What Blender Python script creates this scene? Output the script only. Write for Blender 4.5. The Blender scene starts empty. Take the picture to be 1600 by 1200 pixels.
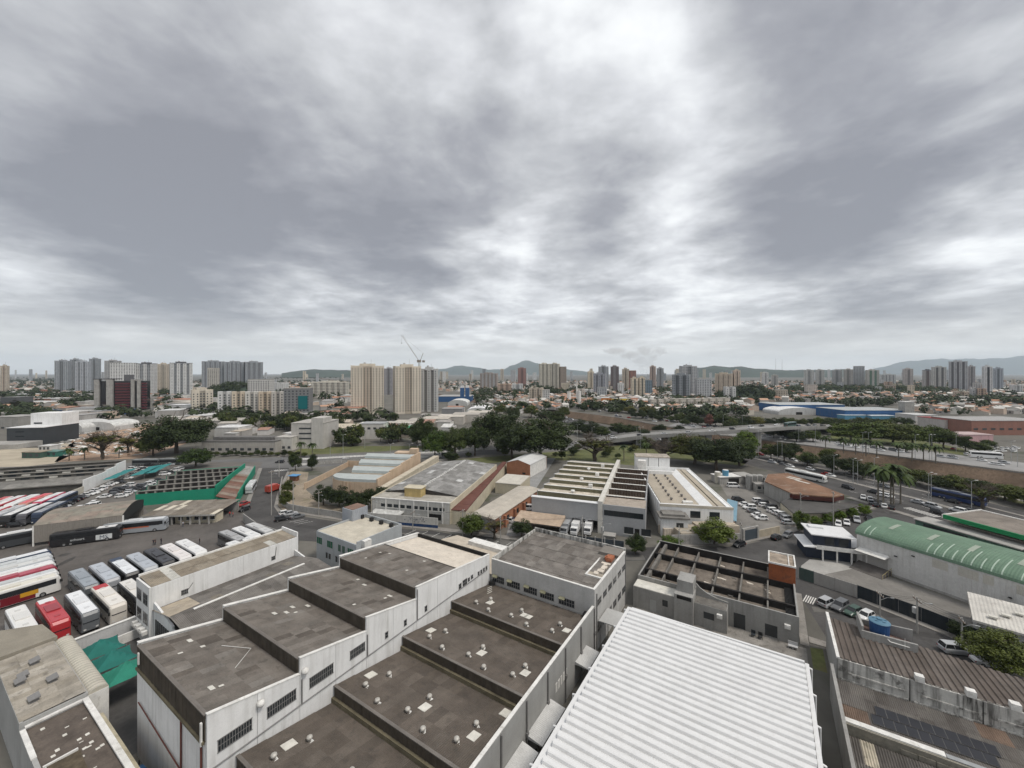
import bpy, math, random
from mathutils import Vector as V, Matrix, noise as mnoise
from mathutils.geometry import tessellate_polygon
RN = random.Random(7)
sc = bpy.context.scene
col = sc.collection
PI = math.pi
# ------------------------------------------------------------------ camera
F, H, HY, CX = 630.0, 48.0, 583.0, 800.0        # focal length in photo pixels, eye height, horizon row
cam_d = bpy.data.cameras.new('camera'); cam = bpy.data.objects.new('camera', cam_d); col.objects.link(cam)
cam.location = (0, 0, H); cam.rotation_euler = (PI/2, 0, 0)
cam_d.sensor_width = 36.0; cam_d.lens = 36.0*F/1600.0; cam_d.shift_y = -(600-HY)/1600.0
cam_d.clip_start = 0.5; cam_d.clip_end = 40000
sc.camera = cam
sc.view_settings.view_transform = 'Standard'; sc.view_settings.look = 'None'
sc.view_settings.gamma = 1.0; sc.view_settings.exposure = 0.6; sc.view_settings.use_curve_mapping = False
sc.render.engine = 'CYCLES'
cy = sc.cycles
cy.use_denoising = True
try: cy.denoiser = 'OPENIMAGEDENOISE'
except Exception: pass
cy.max_bounces = 4; cy.diffuse_bounces = 2; cy.glossy_bounces = 2; cy.transmission_bounces = 3; cy.volume_bounces = 2
cy.caustics_reflective = False; cy.caustics_refractive = False
cy.use_adaptive_sampling = True; cy.adaptive_threshold = 0.02
sc.render.filter_size = 1.3 if hasattr(sc.render, 'filter_size') else 1.5
# ------------------------------------------------------------------ sky and sun
SUN_EL, SUN_AZ = math.radians(58), math.radians(118)     # azimuth clockwise from +Y (forward)
def pixdir(x, y):
    return V(((x-CX)/F, 1.0, (HY-y)/F)).normalized()
w = bpy.data.worlds.new('World'); sc.world = w; w.use_nodes = True
nt = w.node_tree; nt.nodes.clear()
def N(t, **k):
    n = nt.nodes.new(t)
    for a, b in k.items(): setattr(n, a, b)
    return n
def L(a, b): nt.links.new(a, b)
def math_n(op, a, b=None, clamp=False):
    n = N('ShaderNodeMath', operation=op); n.use_clamp = clamp
    for i, x in enumerate((a, b)):
        if x is None: continue
        if isinstance(x, (int, float)): n.inputs[i].default_value = x
        else: L(x, n.inputs[i])
    return n.outputs[0]
def vmath(op, a, b=None, sca=None):
    n = N('ShaderNodeVectorMath', operation=op)
    for i, x in enumerate((a, b)):
        if x is None: continue
        if isinstance(x, (tuple, V)): n.inputs[i].default_value = tuple(x)
        else: L(x, n.inputs[i])
    if sca is not None:
        if isinstance(sca, (int, float)): n.inputs['Scale'].default_value = sca
        else: L(sca, n.inputs['Scale'])
    return n.outputs['Value'] if op in ('DOT_PRODUCT', 'LENGTH', 'DISTANCE') else n.outputs[0]
tc = N('ShaderNodeTexCoord'); D = tc.outputs['Generated']
sep = N('ShaderNodeSeparateXYZ'); L(D, sep.inputs[0])
zc = math_n('MAXIMUM', math_n('ADD', sep.outputs['Z'], 0.14), 0.03)
inv = math_n('DIVIDE', 1.0, zc)
cmb = N('ShaderNodeCombineXYZ'); L(math_n('MULTIPLY', sep.outputs['X'], inv), cmb.inputs[0]); L(math_n('MULTIPLY', sep.outputs['Y'], inv), cmb.inputs[1])
PC = cmb.outputs[0]                                        # position on the cloud deck
def noise_n(vec, scale, detail, rough, dist=0.0, dims='3D'):
    n = N('ShaderNodeTexNoise', noise_dimensions=dims); L(vec, n.inputs['Vector'])
    n.inputs['Scale'].default_value = scale; n.inputs['Detail'].default_value = detail
    n.inputs['Roughness'].default_value = rough; n.inputs['Distortion'].default_value = dist
    return n
wn = noise_n(PC, 1.3, 2, 0.5)
warp = vmath('SCALE', vmath('SUBTRACT', wn.outputs['Color'], (0.5, 0.5, 0.5)), sca=1.0)
DW = vmath('NORMALIZE', vmath('ADD', D, vmath('SCALE', warp, sca=0.22)))
PW = vmath('ADD', PC, vmath('SCALE', warp, sca=0.22))
n1 = noise_n(PW, 0.85, 7, 0.60, 0.0).outputs['Fac']
n2 = noise_n(PW, 4.2, 3, 0.6, 0.0).outputs['Fac']
tot = math_n('ADD', math_n('ADD', math_n('MULTIPLY', n1, 1.75), math_n('MULTIPLY', n2, 0.36)), -0.475)
CLOUDS = [  # row/column of a cloud mass in the photograph, angular radius (deg), lighter (+) or darker (-)
 (380,300,20,-.17),(560,330,17,-.19),(680,370,11,-.15),(180,230,18,-.13),(60,190,16,-.11),(230,340,10,-.09),(860,210,13,-.17),(960,275,10,-.17),(780,140,10,-.07),
 (1380,60,18,-.15),(1180,20,12,-.11),(1490,180,16,-.14),(1280,290,13,-.09),(1180,370,9,-.09),(1350,415,8,-.13),(1550,430,9,-.07),(1480,470,8,-.05),(60,420,12,-.05),(330,420,10,-.05),(120,70,14,-.05),
 (930,110,12,.19),(960,40,12,.12),(640,120,10,.15),(560,40,14,.09),(400,60,13,.04),(1060,400,9,.17),(1030,355,6,.10),(1540,330,8,.20),(1450,390,6,.10),(760,420,8,.17),(1080,270,8,.11),(30,300,8,.07),(800,470,14,.05),(540,470,10,.05)]
for (x, y, r, a) in CLOUDS:
    d = vmath('DOT_PRODUCT', DW, pixdir(x, y))
    mr = N('ShaderNodeMapRange', interpolation_type='SMOOTHERSTEP'); L(d, mr.inputs[0])
    mr.inputs[1].default_value = math.cos(math.radians(r*1.25)); mr.inputs[2].default_value = 1.0
    mr.inputs[3].default_value = 0.0; mr.inputs[4].default_value = a*0.78
    tot = math_n('ADD', tot, mr.outputs[0])
ramp = N('ShaderNodeValToRGB'); L(tot, ramp.inputs[0])
els = ramp.color_ramp.elements
els[0].position = 0.16; els[0].color = (0.25, 0.255, 0.28, 1)
els[1].position = 0.96; els[1].color = (0.97, 0.985, 0.985, 1)
for p, c in ((0.36, (0.345, 0.35, 0.375)), (0.54, (0.50, 0.508, 0.525)), (0.67, (0.65, 0.66, 0.68)), (0.80, (0.82, 0.835, 0.845))):
    e = els.new(p); e.color = (*c, 1)
hz = N('ShaderNodeMapRange', interpolation_type='SMOOTHSTEP'); L(sep.outputs['Z'], hz.inputs[0])
hz.inputs[1].default_value = 0.0; hz.inputs[2].default_value = 0.13; hz.inputs[3].default_value = 0.8; hz.inputs[4].default_value = 0.0
mixh = N('ShaderNodeMix', data_type='RGBA'); L(hz.outputs[0], mixh.inputs[0]); L(ramp.outputs[0], mixh.inputs[6]); mixh.inputs[7].default_value = (0.90, 0.895, 0.865, 1)
sky = N('ShaderNodeTexSky', sky_type='NISHITA'); sky.sun_disc = False; sky.sun_elevation = SUN_EL; sky.sun_rotation = SUN_AZ
b1 = N('ShaderNodeBackground'); L(sky.outputs[0], b1.inputs[0]); b1.inputs[1].default_value = 0.10
b2 = N('ShaderNodeBackground'); L(mixh.outputs[2], b2.inputs[0]); b2.inputs[1].default_value = 0.80
mx = N('ShaderNodeMixShader'); mx.inputs[0].default_value = 0.94; L(b1.outputs[0], mx.inputs[1]); L(b2.outputs[0], mx.inputs[2])
wo = N('ShaderNodeOutputWorld'); L(mx.outputs[0], wo.inputs[0])
w.cycles.sampling_method = 'MANUAL'; w.cycles.sample_map_resolution = 256
sun_d = bpy.data.lights.new('sun', 'SUN'); sun = bpy.data.objects.new('sun', sun_d); col.objects.link(sun)
sun_d.energy = 1.5; sun_d.angle = math.radians(14); sun_d.color = (1.0, 0.94, 0.86)
sd = V((math.sin(SUN_AZ)*math.cos(SUN_EL), math.cos(SUN_AZ)*math.cos(SUN_EL), math.sin(SUN_EL)))
sun.rotation_euler = sd.to_track_quat('Z', 'Y').to_euler(); sun.location = (0, -20, 120)
# ------------------------------------------------------------------ pixel -> place
def P(x, y, z=0.0):
    """the point at height z that the photograph shows at (x, y)"""
    Y = (H-z)*F/(y-HY)
    return V(((x-CX)/F*Y, Y, z))
def PY(x, Y, z=0.0): return V(((x-CX)/F*Y, Y, z))
def zat(y, Y): return H-(y-HY)*Y/F
GA = math.radians(57.58)                          # direction of the near block's long walls
GU = V((math.cos(GA), math.sin(GA), 0)); GV = V((-math.sin(GA), math.cos(GA), 0))
GO = V((-30.2, 39.9, 0))
def gp(s, t, z=0.0): return GO + GU*s + GV*t + V((0, 0, z))
# ------------------------------------------------------------------ materials
MATS = {}
def mat(name, rgb, rough=0.85, var=0.16, scale=0.35, streak=0.0, grime=(0.06, 0.055, 0.045), spots=0.0, spotc=None, metal=0.0, obj=False, corr=None, bump=0.0, spec=0.3, fine=0.10, alpha=None, sthr=(0.47, 0.70)):
    if name in MATS: return MATS[name]
    m = bpy.data.materials.new(name); m.use_nodes = True
    t = m.node_tree; ns = t.nodes; bs = ns['Principled BSDF']
    def n(tp, **k):
        x = ns.new(tp)
        for a, b in k.items(): setattr(x, a, b)
        return x
    def lk(a, b): t.links.new(a, b)
    def mixc(fac, a, b, mode='MIX'):
        x = n('ShaderNodeMix', data_type='RGBA', blend_type=mode)
        for i, q in ((0, fac), (6, a), (7, b)):
            if isinstance(q, (int, float)): x.inputs[i].default_value = q
            elif isinstance(q, tuple): x.inputs[i].default_value = (*q[:3], 1)
            else: lk(q, x.inputs[i])
        return x.outputs[2]
    geo = n('ShaderNodeNewGeometry'); pos = geo.outputs['Position']
    def nz(sc_, det=4, vec=None, dist=0.0):
        x = n('ShaderNodeTexNoise'); x.inputs['Scale'].default_value = sc_; x.inputs['Detail'].default_value = det
        x.inputs['Roughness'].default_value = 0.6; x.inputs['Distortion'].default_value = dist
        lk(vec if vec is not None else pos, x.inputs['Vector']); return x.outputs['Fac']
    def rng(v, a, b, c, d):
        x = n('ShaderNodeMapRange'); lk(v, x.inputs[0])
        for i, q in enumerate((a, b, c, d)): x.inputs[i+1].default_value = q
        return x.outputs[0]
    if obj:
        oi = n('ShaderNodeObjectInfo'); base = oi.outputs['Color']
    else: base = tuple(rgb)
    c = base
    if var:
        c = mixc(rng(nz(scale, 5), 0.3, 0.7, 0.0, 1.0), mixc(1.0, c, (1-var,)*3, 'MULTIPLY'), mixc(1.0, c, (1+var,)*3, 'MULTIPLY'))
    if fine:
        f = nz(scale*14, 3); c = mixc(1.0, c, mixc(f, (1-fine*2,)*3, (1+fine*2,)*3), 'MULTIPLY')
    if spots:
        c = mixc(rng(nz(scale*2.2, 6, dist=0.4), 0.56, 0.66, 0.0, spots), c, tuple(spotc or grime))
    if streak:
        mp = n('ShaderNodeMapping'); lk(pos, mp.inputs[0]); mp.inputs['Scale'].default_value = (1.4, 1.4, 0.10)
        s = nz(1.0, 6, mp.outputs[0]); s2 = nz(0.16, 3)
        sm = n('ShaderNodeMath', operation='MULTIPLY'); lk(rng(s, sthr[0], sthr[1], 0, 1), sm.inputs[0]); lk(rng(s2, 0.35, 0.65, 0.25, 1), sm.inputs[1])
        sm2 = n('ShaderNodeMath', operation='MULTIPLY'); lk(sm.outputs[0], sm2.inputs[0]); sm2.inputs[1].default_value = streak
        c = mixc(sm2.outputs[0], c, tuple(grime))
    if corr:                                        # corrugation too fine to model: (direction angle, pitch in m, depth of tone)
        mp = n('ShaderNodeMapping'); lk(pos, mp.inputs[0]); mp.inputs['Rotation'].default_value = (0, 0, -corr[0])
        wv = n('ShaderNodeTexWave', wave_type='BANDS', bands_direction='X'); lk(mp.outputs[0], wv.inputs[0]); wv.inputs['Scale'].default_value = 0.314/corr[1]
        bp = n('ShaderNodeBump'); bp.inputs['Strength'].default_value = corr[2]; bp.inputs['Distance'].default_value = corr[1]*0.25
        lk(wv.outputs['Fac'], bp.inputs['Height']); lk(bp.outputs[0], bs.inputs['Normal'])
    elif bump:
        bp = n('ShaderNodeBump'); bp.inputs['Strength'].default_value = bump; bp.inputs['Distance'].default_value = 0.05
        lk(nz(scale*10, 5), bp.inputs['Height']); lk(bp.outputs[0], bs.inputs['Normal'])
    if isinstance(c, tuple): bs.inputs['Base Color'].default_value = (*c[:3], 1)
    else: lk(c, bs.inputs['Base Color'])
    bs.inputs['Roughness'].default_value = rough; bs.inputs['Metallic'].default_value = metal
    bs.inputs['Specular IOR Level'].default_value = spec
    MATS[name] = m
    return m
def plain(name, rgb, rough=0.5, metal=0.0, spec=0.4): return mat(name, rgb, rough, var=0, fine=0, metal=metal, spec=spec)
OC = mat('object_paint', (1, 1, 1), 0.75, var=0.10, scale=0.5, obj=True, fine=0.06)          # colour from the object
OCW = mat('object_wall', (1, 1, 1), 0.85, var=0.10, scale=0.25, obj=True, streak=0.38, grime=(0.13, 0.12, 0.10), fine=0.05)
OCR = mat('object_roof', (1, 1, 1), 0.8, var=0.22, scale=0.45, obj=True, spots=0.35, grime=(0.05, 0.045, 0.04), fine=0.14)
GLOSS = mat('object_gloss', (1, 1, 1), 0.28, var=0.05, scale=1.5, obj=True, fine=0.03, spec=0.5)
LEAF = None
GLASS = plain('window_glass', (0.025, 0.03, 0.034), 0.12, spec=0.6)
DARK = mat('dark_void', (0.018, 0.017, 0.016), 0.9, var=0.2)
BLACK = plain('black_rubber', (0.02, 0.02, 0.02), 0.7)
STEEL = mat('galvanised', (0.42, 0.43, 0.43), 0.45, var=0.12, scale=1.2, metal=0.5)
CONC = mat('concrete', (0.34, 0.33, 0.31), 0.9, var=0.2, scale=0.3, streak=0.35, spots=0.25)
# ------------------------------------------------------------------ mesh builder
class MB:
    def __init__(s): s.v = []; s.f = []; s.m = []
    def poly(s, pts, mi=0):
        i = len(s.v); s.v += [tuple(p) for p in pts]; s.f.append(tuple(range(i, i+len(pts)))); s.m.append(mi); return s
    def box(s, x0, x1, y0, y1, z0, z1, mi=0, bottom=True):
        i = len(s.v)
        s.v += [(x0,y0,z0),(x1,y0,z0),(x1,y1,z0),(x0,y1,z0),(x0,y0,z1),(x1,y0,z1),(x1,y1,z1),(x0,y1,z1)]
        fs = [(4,5,6,7),(0,1,5,4),(1,2,6,5),(2,3,7,6),(3,0,4,7)] + ([(3,2,1,0)] if bottom else [])
        s.f += [tuple(i+k for k in q) for q in fs]; s.m += [mi]*len(fs); return s
    def prism(s, pts, z0, z1, mi=0, top=None, bottom=False):
        """upright prism over a polygon (counter-clockwise); top material may differ"""
        n = len(pts); i = len(s.v)
        if sum(pts[k][0]*pts[(k+1) % n][1]-pts[(k+1) % n][0]*pts[k][1] for k in range(n)) < 0: pts = pts[::-1]
        z1s = z1 if isinstance(z1, (list, tuple)) else [z1]*n
        s.v += [(p[0], p[1], z0) for p in pts] + [(p[0], p[1], z1s[k]) for k, p in enumerate(pts)]
        for k in range(n): s.f.append((i+k, i+(k+1) % n, i+n+(k+1) % n, i+n+k)); s.m.append(mi)
        tm = mi if top is None else top
        for a, b, c in tessellate_polygon([[V((p[0], p[1], 0)) for p in pts]]):
            q = (a, b, c)
            A, B, C_ = (pts[k] for k in q)
            if (B[0]-A[0])*(C_[1]-A[1])-(B[1]-A[1])*(C_[0]-A[0]) < 0: q = q[::-1]
            s.f.append(tuple(i+n+k for k in q)); s.m.append(tm)
            if bottom: s.f.append(tuple(i+k for k in q[::-1])); s.m.append(mi)
        return s
    def extrude_x(s, prof, x0, x1, mi=0, caps=True):
        """profile of (y, z) points, counter-clockwise seen from +x"""
        n = len(prof); i = len(s.v)
        s.v += [(x0, p[0], p[1]) for p in prof] + [(x1, p[0], p[1]) for p in prof]
        for k in range(n): s.f.append((i+k, i+n+k, i+n+(k+1) % n, i+(k+1) % n)); s.m.append(mi)
        if caps: s.f.append(tuple(i+n+k for k in range(n))); s.m.append(mi); s.f.append(tuple(i+k for k in range(n-1, -1, -1))); s.m.append(mi)
        return s
    def cyl(s, p0, p1, r0, r1=None, n=8, caps=True, mi=0):
        r1 = r0 if r1 is None else r1; p0 = V(p0); p1 = V(p1); ax = (p1-p0)
        if ax.length < 1e-6: return s
        ax.normalize(); a = ax.orthogonal().normalized(); b = ax.cross(a); i = len(s.v)
        for p, r in ((p0, r0), (p1, r1)):
            for k in range(n):
                q = p+a*(r*math.cos(2*PI*k/n))+b*(r*math.sin(2*PI*k/n)); s.v.append(tuple(q))
        for k in range(n): s.f.append((i+k, i+(k+1) % n, i+n+(k+1) % n, i+n+k)); s.m.append(mi)
        if caps: s.f.append(tuple(i+k for k in range(n-1, -1, -1))); s.f.append(tuple(i+n+k for k in range(n))); s.m += [mi, mi]
        return s
    def tube(s, pts, r, n=6, mi=0):
        for a, b in zip(pts, pts[1:]): s.cyl(a, b, r, n=n, mi=mi)
        return s
    def lathe(s, prof, n=10, c=(0, 0), mi=0):
        i = len(s.v); m = len(prof)
        for (r, z) in prof:
            for k in range(n): s.v.append((c[0]+r*math.cos(2*PI*k/n), c[1]+r*math.sin(2*PI*k/n), z))
        for j in range(m-1):
            for k in range(n): s.f.append((i+j*n+k, i+j*n+(k+1) % n, i+(j+1)*n+(k+1) % n, i+(j+1)*n+k)); s.m.append(mi)
        return s
    def mesh(s, name, mats, smooth=False):
        me = bpy.data.meshes.new(name); me.from_pydata(s.v, [], s.f)
        for m in (mats if isinstance(mats, (list, tuple)) else [mats]): me.materials.append(m)
        if len(me.materials) > 1: me.polygons.foreach_set('material_index', s.m)
        if smooth: me.polygons.foreach_set('use_smooth', [True]*len(s.f))
        me.update(); return me
    def build(s, name, mats, parent=None, color=None, smooth=False, loc=None, rz=None):
        return ob(name, s.mesh(name, mats, smooth), parent, color, loc, rz)
def ob(name, me, parent=None, color=None, loc=None, rz=None):
    o = bpy.data.objects.new(name, me); col.objects.link(o)
    if parent is not None: o.parent = parent
    if color is not None: o.color = (*color[:3], 1)
    if loc is not None: o.location = loc
    if rz is not None: o.rotation_euler = (0, 0, rz)
    return o
def tag(o, label, cat, group=None):
    o['label'] = label; o['category'] = cat
    if group: o['group'] = group
    return o
def thing(name, label, cat, loc=(0, 0, 0), rz=0.0, group=None):
    o = bpy.data.objects.new(name, None); col.objects.link(o); o.location = loc; o.rotation_euler = (0, 0, rz)
    o.empty_display_size = 0.3
    return tag(o, label, cat, group)
def struct(o): o['kind'] = 'structure'; return o
def stuff(o): o['kind'] = 'stuff'; return o
def part(name, mats, parent, fn, color=None, smooth=False):
    m = MB(); fn(m); return m.build(name, mats, parent, color, smooth)
def place(o, ex, ey, p):
    ez = ex.cross(ey)
    o.matrix_local = Matrix(((ex.x, ey.x, ez.x, p.x), (ex.y, ey.y, ez.y, p.y), (ex.z, ey.z, ez.z, p.z), (0, 0, 0, 1)))
SHEETS = {}
def sheet_mesh(w, l, pitch=0.22, amp=0.032):
    """a corrugated roofing sheet: width w along x, length l along y"""
    k = (round(w, 2), round(l, 2), pitch, amp)
    if k in SHEETS: return SHEETS[k]
    n = max(4, min(14, int(round(w/pitch))*2)); m = MB()
    vs = []
    for j, y in enumerate((0, l)):
        for i in range(n+1): vs.append((w*i/n, y, (amp if i % 2 else -amp) + (0.03 if j == 0 else 0)))
    m.v = vs
    for i in range(n): m.f.append((i, i+1, n+2+i, n+1+i)); m.m.append(0)
    m.poly([(0, 0, -amp), (0, 0, -amp-0.05), (w, 0, -amp-0.05), (w, 0, -amp)])
    SHEETS[k] = m.mesh('roof_sheet', OCR); return SHEETS[k]
def roof_sheets(parent, org, ex, ey, W, Ln, nx, ny, cols, weights=None, tilt=0.012, pitch=0.22, amp=0.032, name='roof_sheet', rnd=None, light=0.0, lightc=(0.5, 0.49, 0.45)):
    """lay sheets over a slope, from the eave (org) up; each sheet an object"""
    rnd = rnd or RN; ex = V(ex).normalized(); ey = V(ey).normalized(); ez = ex.cross(ey)
    if ez.z < 0: org = V(org)+ex*W; ex = -ex; ez = -ez
    w, l = W/nx, Ln/ny; me = sheet_mesh(w, l+0.12, pitch, amp)
    for j in range(ny):
        for i in range(nx):
            o = ob(name, me, parent); c = rnd.choices(cols, weights)[0]; k = 0.9+0.2*rnd.random()
            if light and rnd.random() < light: c = lightc
            o.color = (c[0]*k, c[1]*k, c[2]*k, 1)
            place(o, ex, ey, V(org)+ex*(w*i)+ey*(l*j-0.06)+ez*(0.05+0.02*(j % 2)+rnd.uniform(0, tilt)))
def frame3(fl, fr, bl, z):
    """a rectangle from three roof corners in the photograph: front-left, front-right, back-left"""
    A, B, C_ = P(*fl, z), P(*fr, z), P(*bl, z)
    e = (B-A); wd = e.length; e.normalize(); nn = V((-e.y, e.x, 0)); dp = (C_-A).dot(nn)
    return V((A.x, A.y, 0)), math.atan2(e.y, e.x), wd, dp
# ------------------------------------------------------------------ ground, roads, river
ASPH = mat('asphalt', (0.072, 0.069, 0.067), 0.9, var=0.28, scale=0.12, spots=0.55, grime=(0.045, 0.043, 0.042), fine=0.14)
ASPH2 = mat('worn_asphalt', (0.112, 0.102, 0.094), 0.92, var=0.26, scale=0.10, spots=0.4, grime=(0.07, 0.062, 0.055), fine=0.14)
ROADL = mat('pale_road', (0.26, 0.255, 0.25), 0.9, var=0.2, scale=0.05, spots=0.3, grime=(0.14, 0.14, 0.135), fine=0.1)
PAVE = mat('pavement', (0.25, 0.235, 0.215), 0.92, var=0.2, scale=0.4, spots=0.4, grime=(0.13, 0.12, 0.10), fine=0.15)
CYARD = mat('yard_concrete', (0.34, 0.33, 0.31), 0.9, var=0.2, scale=0.12, spots=0.45, grime=(0.20, 0.19, 0.175), fine=0.1)
EARTH = mat('bare_earth', (0.34, 0.235, 0.165), 0.95, var=0.3, scale=0.06, spots=0.55, grime=(0.42, 0.36, 0.30), fine=0.2)
GRASS = mat('dry_grass', (0.105, 0.115, 0.045), 0.95, var=0.3, scale=0.08, spots=0.5, grime=(0.17, 0.14, 0.075), fine=0.25)
BANK = mat('river_bank', (0.21, 0.15, 0.105), 0.95, var=0.3, scale=0.06, streak=0.6, grime=(0.06, 0.05, 0.042), fine=0.2)
URB = mat('city_ground', (0.135, 0.128, 0.112), 0.95, var=0.3, scale=0.02, spots=0.75, grime=(0.055, 0.065, 0.035), fine=0.15)
PAINT = mat('road_paint', (0.62, 0.61, 0.58), 0.8, var=0.2, scale=1.2, spots=0.4, grime=(0.25, 0.24, 0.23))
def sheet(name, pts, z, m, parent=None):
    """flat sheet over a polygon of ground points"""
    mb = MB(); pts = [V((p[0], p[1], 0)) for p in pts]; mb.v = [(p.x, p.y, z) for p in pts]
    for a, b, c in tessellate_polygon([pts]):
        A, B, C_ = pts[a], pts[b], pts[c]
        mb.f.append((a, b, c) if (B-A).cross(C_-A).z > 0 else (c, b, a)); mb.m.append(0)
    o = mb.build(name, m, parent)
    return struct(o) if parent is None else o
def G(*ps): return [P(*p) for p in ps]
FARB = G((870,640),(960,652),(1040,667),(1180,687),(1320,704),(1600,740),(1760,764))     # far bank, top edge
NEARB = G((850,646),(950,664),(1040,684),(1180,706),(1320,727),(1600,782),(1760,820))    # near bank, top edge
def ext(line):
    a = line[0]+(line[0]-line[1]).normalized()*9000; b = line[-1]+(line[-1]-line[-2]).normalized()*600
    return [a]+line+[b]
FE, NE = ext(FARB), ext(NEARB)
NE[0] = FE[0]+V((-25, -18, 0))
def sheet2(mb, pts, z):
    i = len(mb.v); pts = [V((p[0], p[1], 0)) for p in pts]; mb.v += [(p.x, p.y, z) for p in pts]
    for a, b, c in tessellate_polygon([pts]):
        A, B, C_ = pts[a], pts[b], pts[c]
        q = (a, b, c) if (B-A).cross(C_-A).z > 0 else (c, b, a)
        mb.f.append(tuple(i+k for k in q)); mb.m.append(0)
g = MB()
sheet2(g, NE+[V((3000, -2500, 0)), V((-22000, -2500, 0)), V((-22000, NE[0].y, 0))], 0)
sheet2(g, FE+[V((22000, -900, 0)), V((22000, 18000, 0)), V((-22000, 18000, 0)), V((-22000, FE[0].y+40, 0))], 0)
struct(g.build('ground', URB))
def wall_strip(name, a, b, za, zb, m):
    mb = MB()
    for k in range(len(a)-1): mb.poly([(a[k].x,a[k].y,za),(a[k+1].x,a[k+1].y,za),(b[k+1].x,b[k+1].y,zb),(b[k].x,b[k].y,zb)])
    return struct(mb.build(name, m))
def off(line, d):
    out = []
    for k, p in enumerate(line):
        q = (line[min(k+1, len(line)-1)]-line[max(k-1, 0)]).normalized(); out.append(p+V((-q.y, q.x, 0))*d)
    return out
FEB, NEB = off(FE, -5.0), off(NE, 5.0)          # feet of the two banks
sgn = 1 if (FEB[3]-NE[3]).length < (FE[3]-NE[3]).length else -1
if sgn < 0: FEB, NEB = off(FE, 5.0), off(NE, -5.0)
wall_strip('river_bank', FE, FEB, 0.0, -7.5, BANK)
wall_strip('river_bank', NEB, NE, -7.5, 0.0, BANK)
wall_strip('river', FEB, NEB, -7.0, -7.0, mat('river_water', (0.035, 0.034, 0.026), 0.12, var=0.2, scale=0.05, spec=0.5))
# roads
ave = sheet('riverside_avenue', G((1165,725),(1235,743),(1330,776),(1440,808),(1600,866),(1760,925),(1760,838),(1600,799),(1440,760),(1320,735),(1200,709),(1060,685),(960,669),(900,656),(868,648),(862,653),(900,671),(960,691),(1050,707)), 0.008, ASPH)
far_ave = sheet('far_riverside_avenue', G((1044,665),(1180,685),(1320,702),(1600,737),(1760,760),(1760,742),(1600,723),(1420,702),(1320,691),(1180,677),(1060,660)), 0.008, ROADL)
cross_ave = sheet('cross_avenue', G((-60,752),(180,741),(330,735),(440,733),(600,723),(700,716),(790,709),(900,701),(962,694),(945,686),(900,690),(790,698),(700,702),(600,707),(440,714),(330,719),(180,724),(-60,732)), 0.008, mat('grey_road', (0.14, 0.138, 0.135), 0.9, var=0.2, scale=0.08, spots=0.3, grime=(0.1, 0.1, 0.1)))
st = sheet('street', G((406,731),(452,731),(438,765),(432,792),(445,803),(554,819),(678,831),(790,845),(872,851),(938,857),(975,864),(1050,858),(1157,853),(1225,837),(1290,815),(1345,803),(1400,786),(1432,797),(1470,812),(1440,832),(1345,848),(1270,872)) + [gp(98,-52.8), P(1345,936), P(1530,1010), P(1640,1056), P(1760,1150), P(1700,1190)] + [gp(60,-90), gp(74,-56), gp(90,-52.6), gp(90,-23), gp(79,-8), gp(68,22), gp(58,44)] + G((470,845),(420,842),(383,806),(380,795),(393,765)), 0.012, ASPH)
# yards and open ground
sheet('bus_yard', [gp(9,51.5), gp(-4,52.5), gp(-9,75), gp(-20,140), P(-90,830), P(-60,815), P(0,828), P(130,771), P(200,741), P(230,800), P(262,806), P(330,800), P(372,798), P(384,808), P(420,843), P(468,846), gp(37,52)], 0.004, ASPH2)
sheet('car_park', G((134,771),(198,739),(226,726),(330,722),(410,722),(395,760),(340,783),(220,790),(100,820),(0,845)), 0.010, mat('car_park_ground', (0.14, 0.13, 0.118), 0.92, var=0.22, scale=0.1, spots=0.4, grime=(0.11, 0.1, 0.09)))
sheet('warehouse_yard', [gp(98.3,-53.2)] + G((1345,933),(1530,1006),(1640,1052),(1760,1040),(1600,984),(1552,961),(1372,895),(1338,880),(1300,872),(1262,878)), 0.016, mat('yard_asphalt', (0.19, 0.18, 0.165), 0.92, var=0.24, scale=0.10, spots=0.45, grime=(0.12, 0.112, 0.1)))
sheet('pale_forecourt', G((1252,884),(1265,874),(1330,878),(1346,886),(1310,893),(1262,903),(1250,902)), 0.020, CYARD)
sheet('courtyard', [gp(-3,27), gp(-3,51), gp(8,51), gp(8,44), gp(0.5,20.5), gp(-2.5,20.5)], 0.012, ASPH)
sheet('back_court', [gp(49.5,-24), gp(69.3,-24), gp(69.3,-52.5), gp(49.5,-52.5)], 0.010, mat('cracked_concrete', (0.24, 0.225, 0.205), 0.95, var=0.35, scale=0.35, spots=0.6, grime=(0.10, 0.09, 0.075), fine=0.25))
sheet('side_alley', [gp(-20,-21.8), gp(49,-21.8), gp(49,-27.6), gp(-20,-27.6)], 0.008, mat('alley_concrete', (0.16, 0.15, 0.13), 0.95, var=0.3, scale=0.3, spots=0.5))
sheet('factory_yard', G((790,840),(812,760),(838,715),(868,716),(832,772),(822,800),(830,835)), 0.010, mat('grey_pavers', (0.27, 0.27, 0.265), 0.92, var=0.15, scale=0.3))
sheet('restaurant_lot', G((1155,845),(1145,790),(1122,752),(1180,742),(1225,800),(1237,825)), 0.010, mat('lot_asphalt', (0.19, 0.18, 0.165), 0.92, var=0.24, scale=0.12, spots=0.3))
sheet('corner_lot', G((1240,825),(1226,800),(1330,783),(1400,785),(1345,801),(1290,812)), 0.010, ASPH2)
sheet('demolition_site', G((85,722),(120,680),(230,662),(300,672),(300,690),(220,716)), 0.006, EARTH)
sheet('sandy_lot', G((-60,740),(-40,700),(60,700),(118,690),(122,706),(85,724)), 0.006, mat('sandy_ground', (0.40, 0.35, 0.27), 0.95, var=0.2, scale=0.1))
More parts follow.
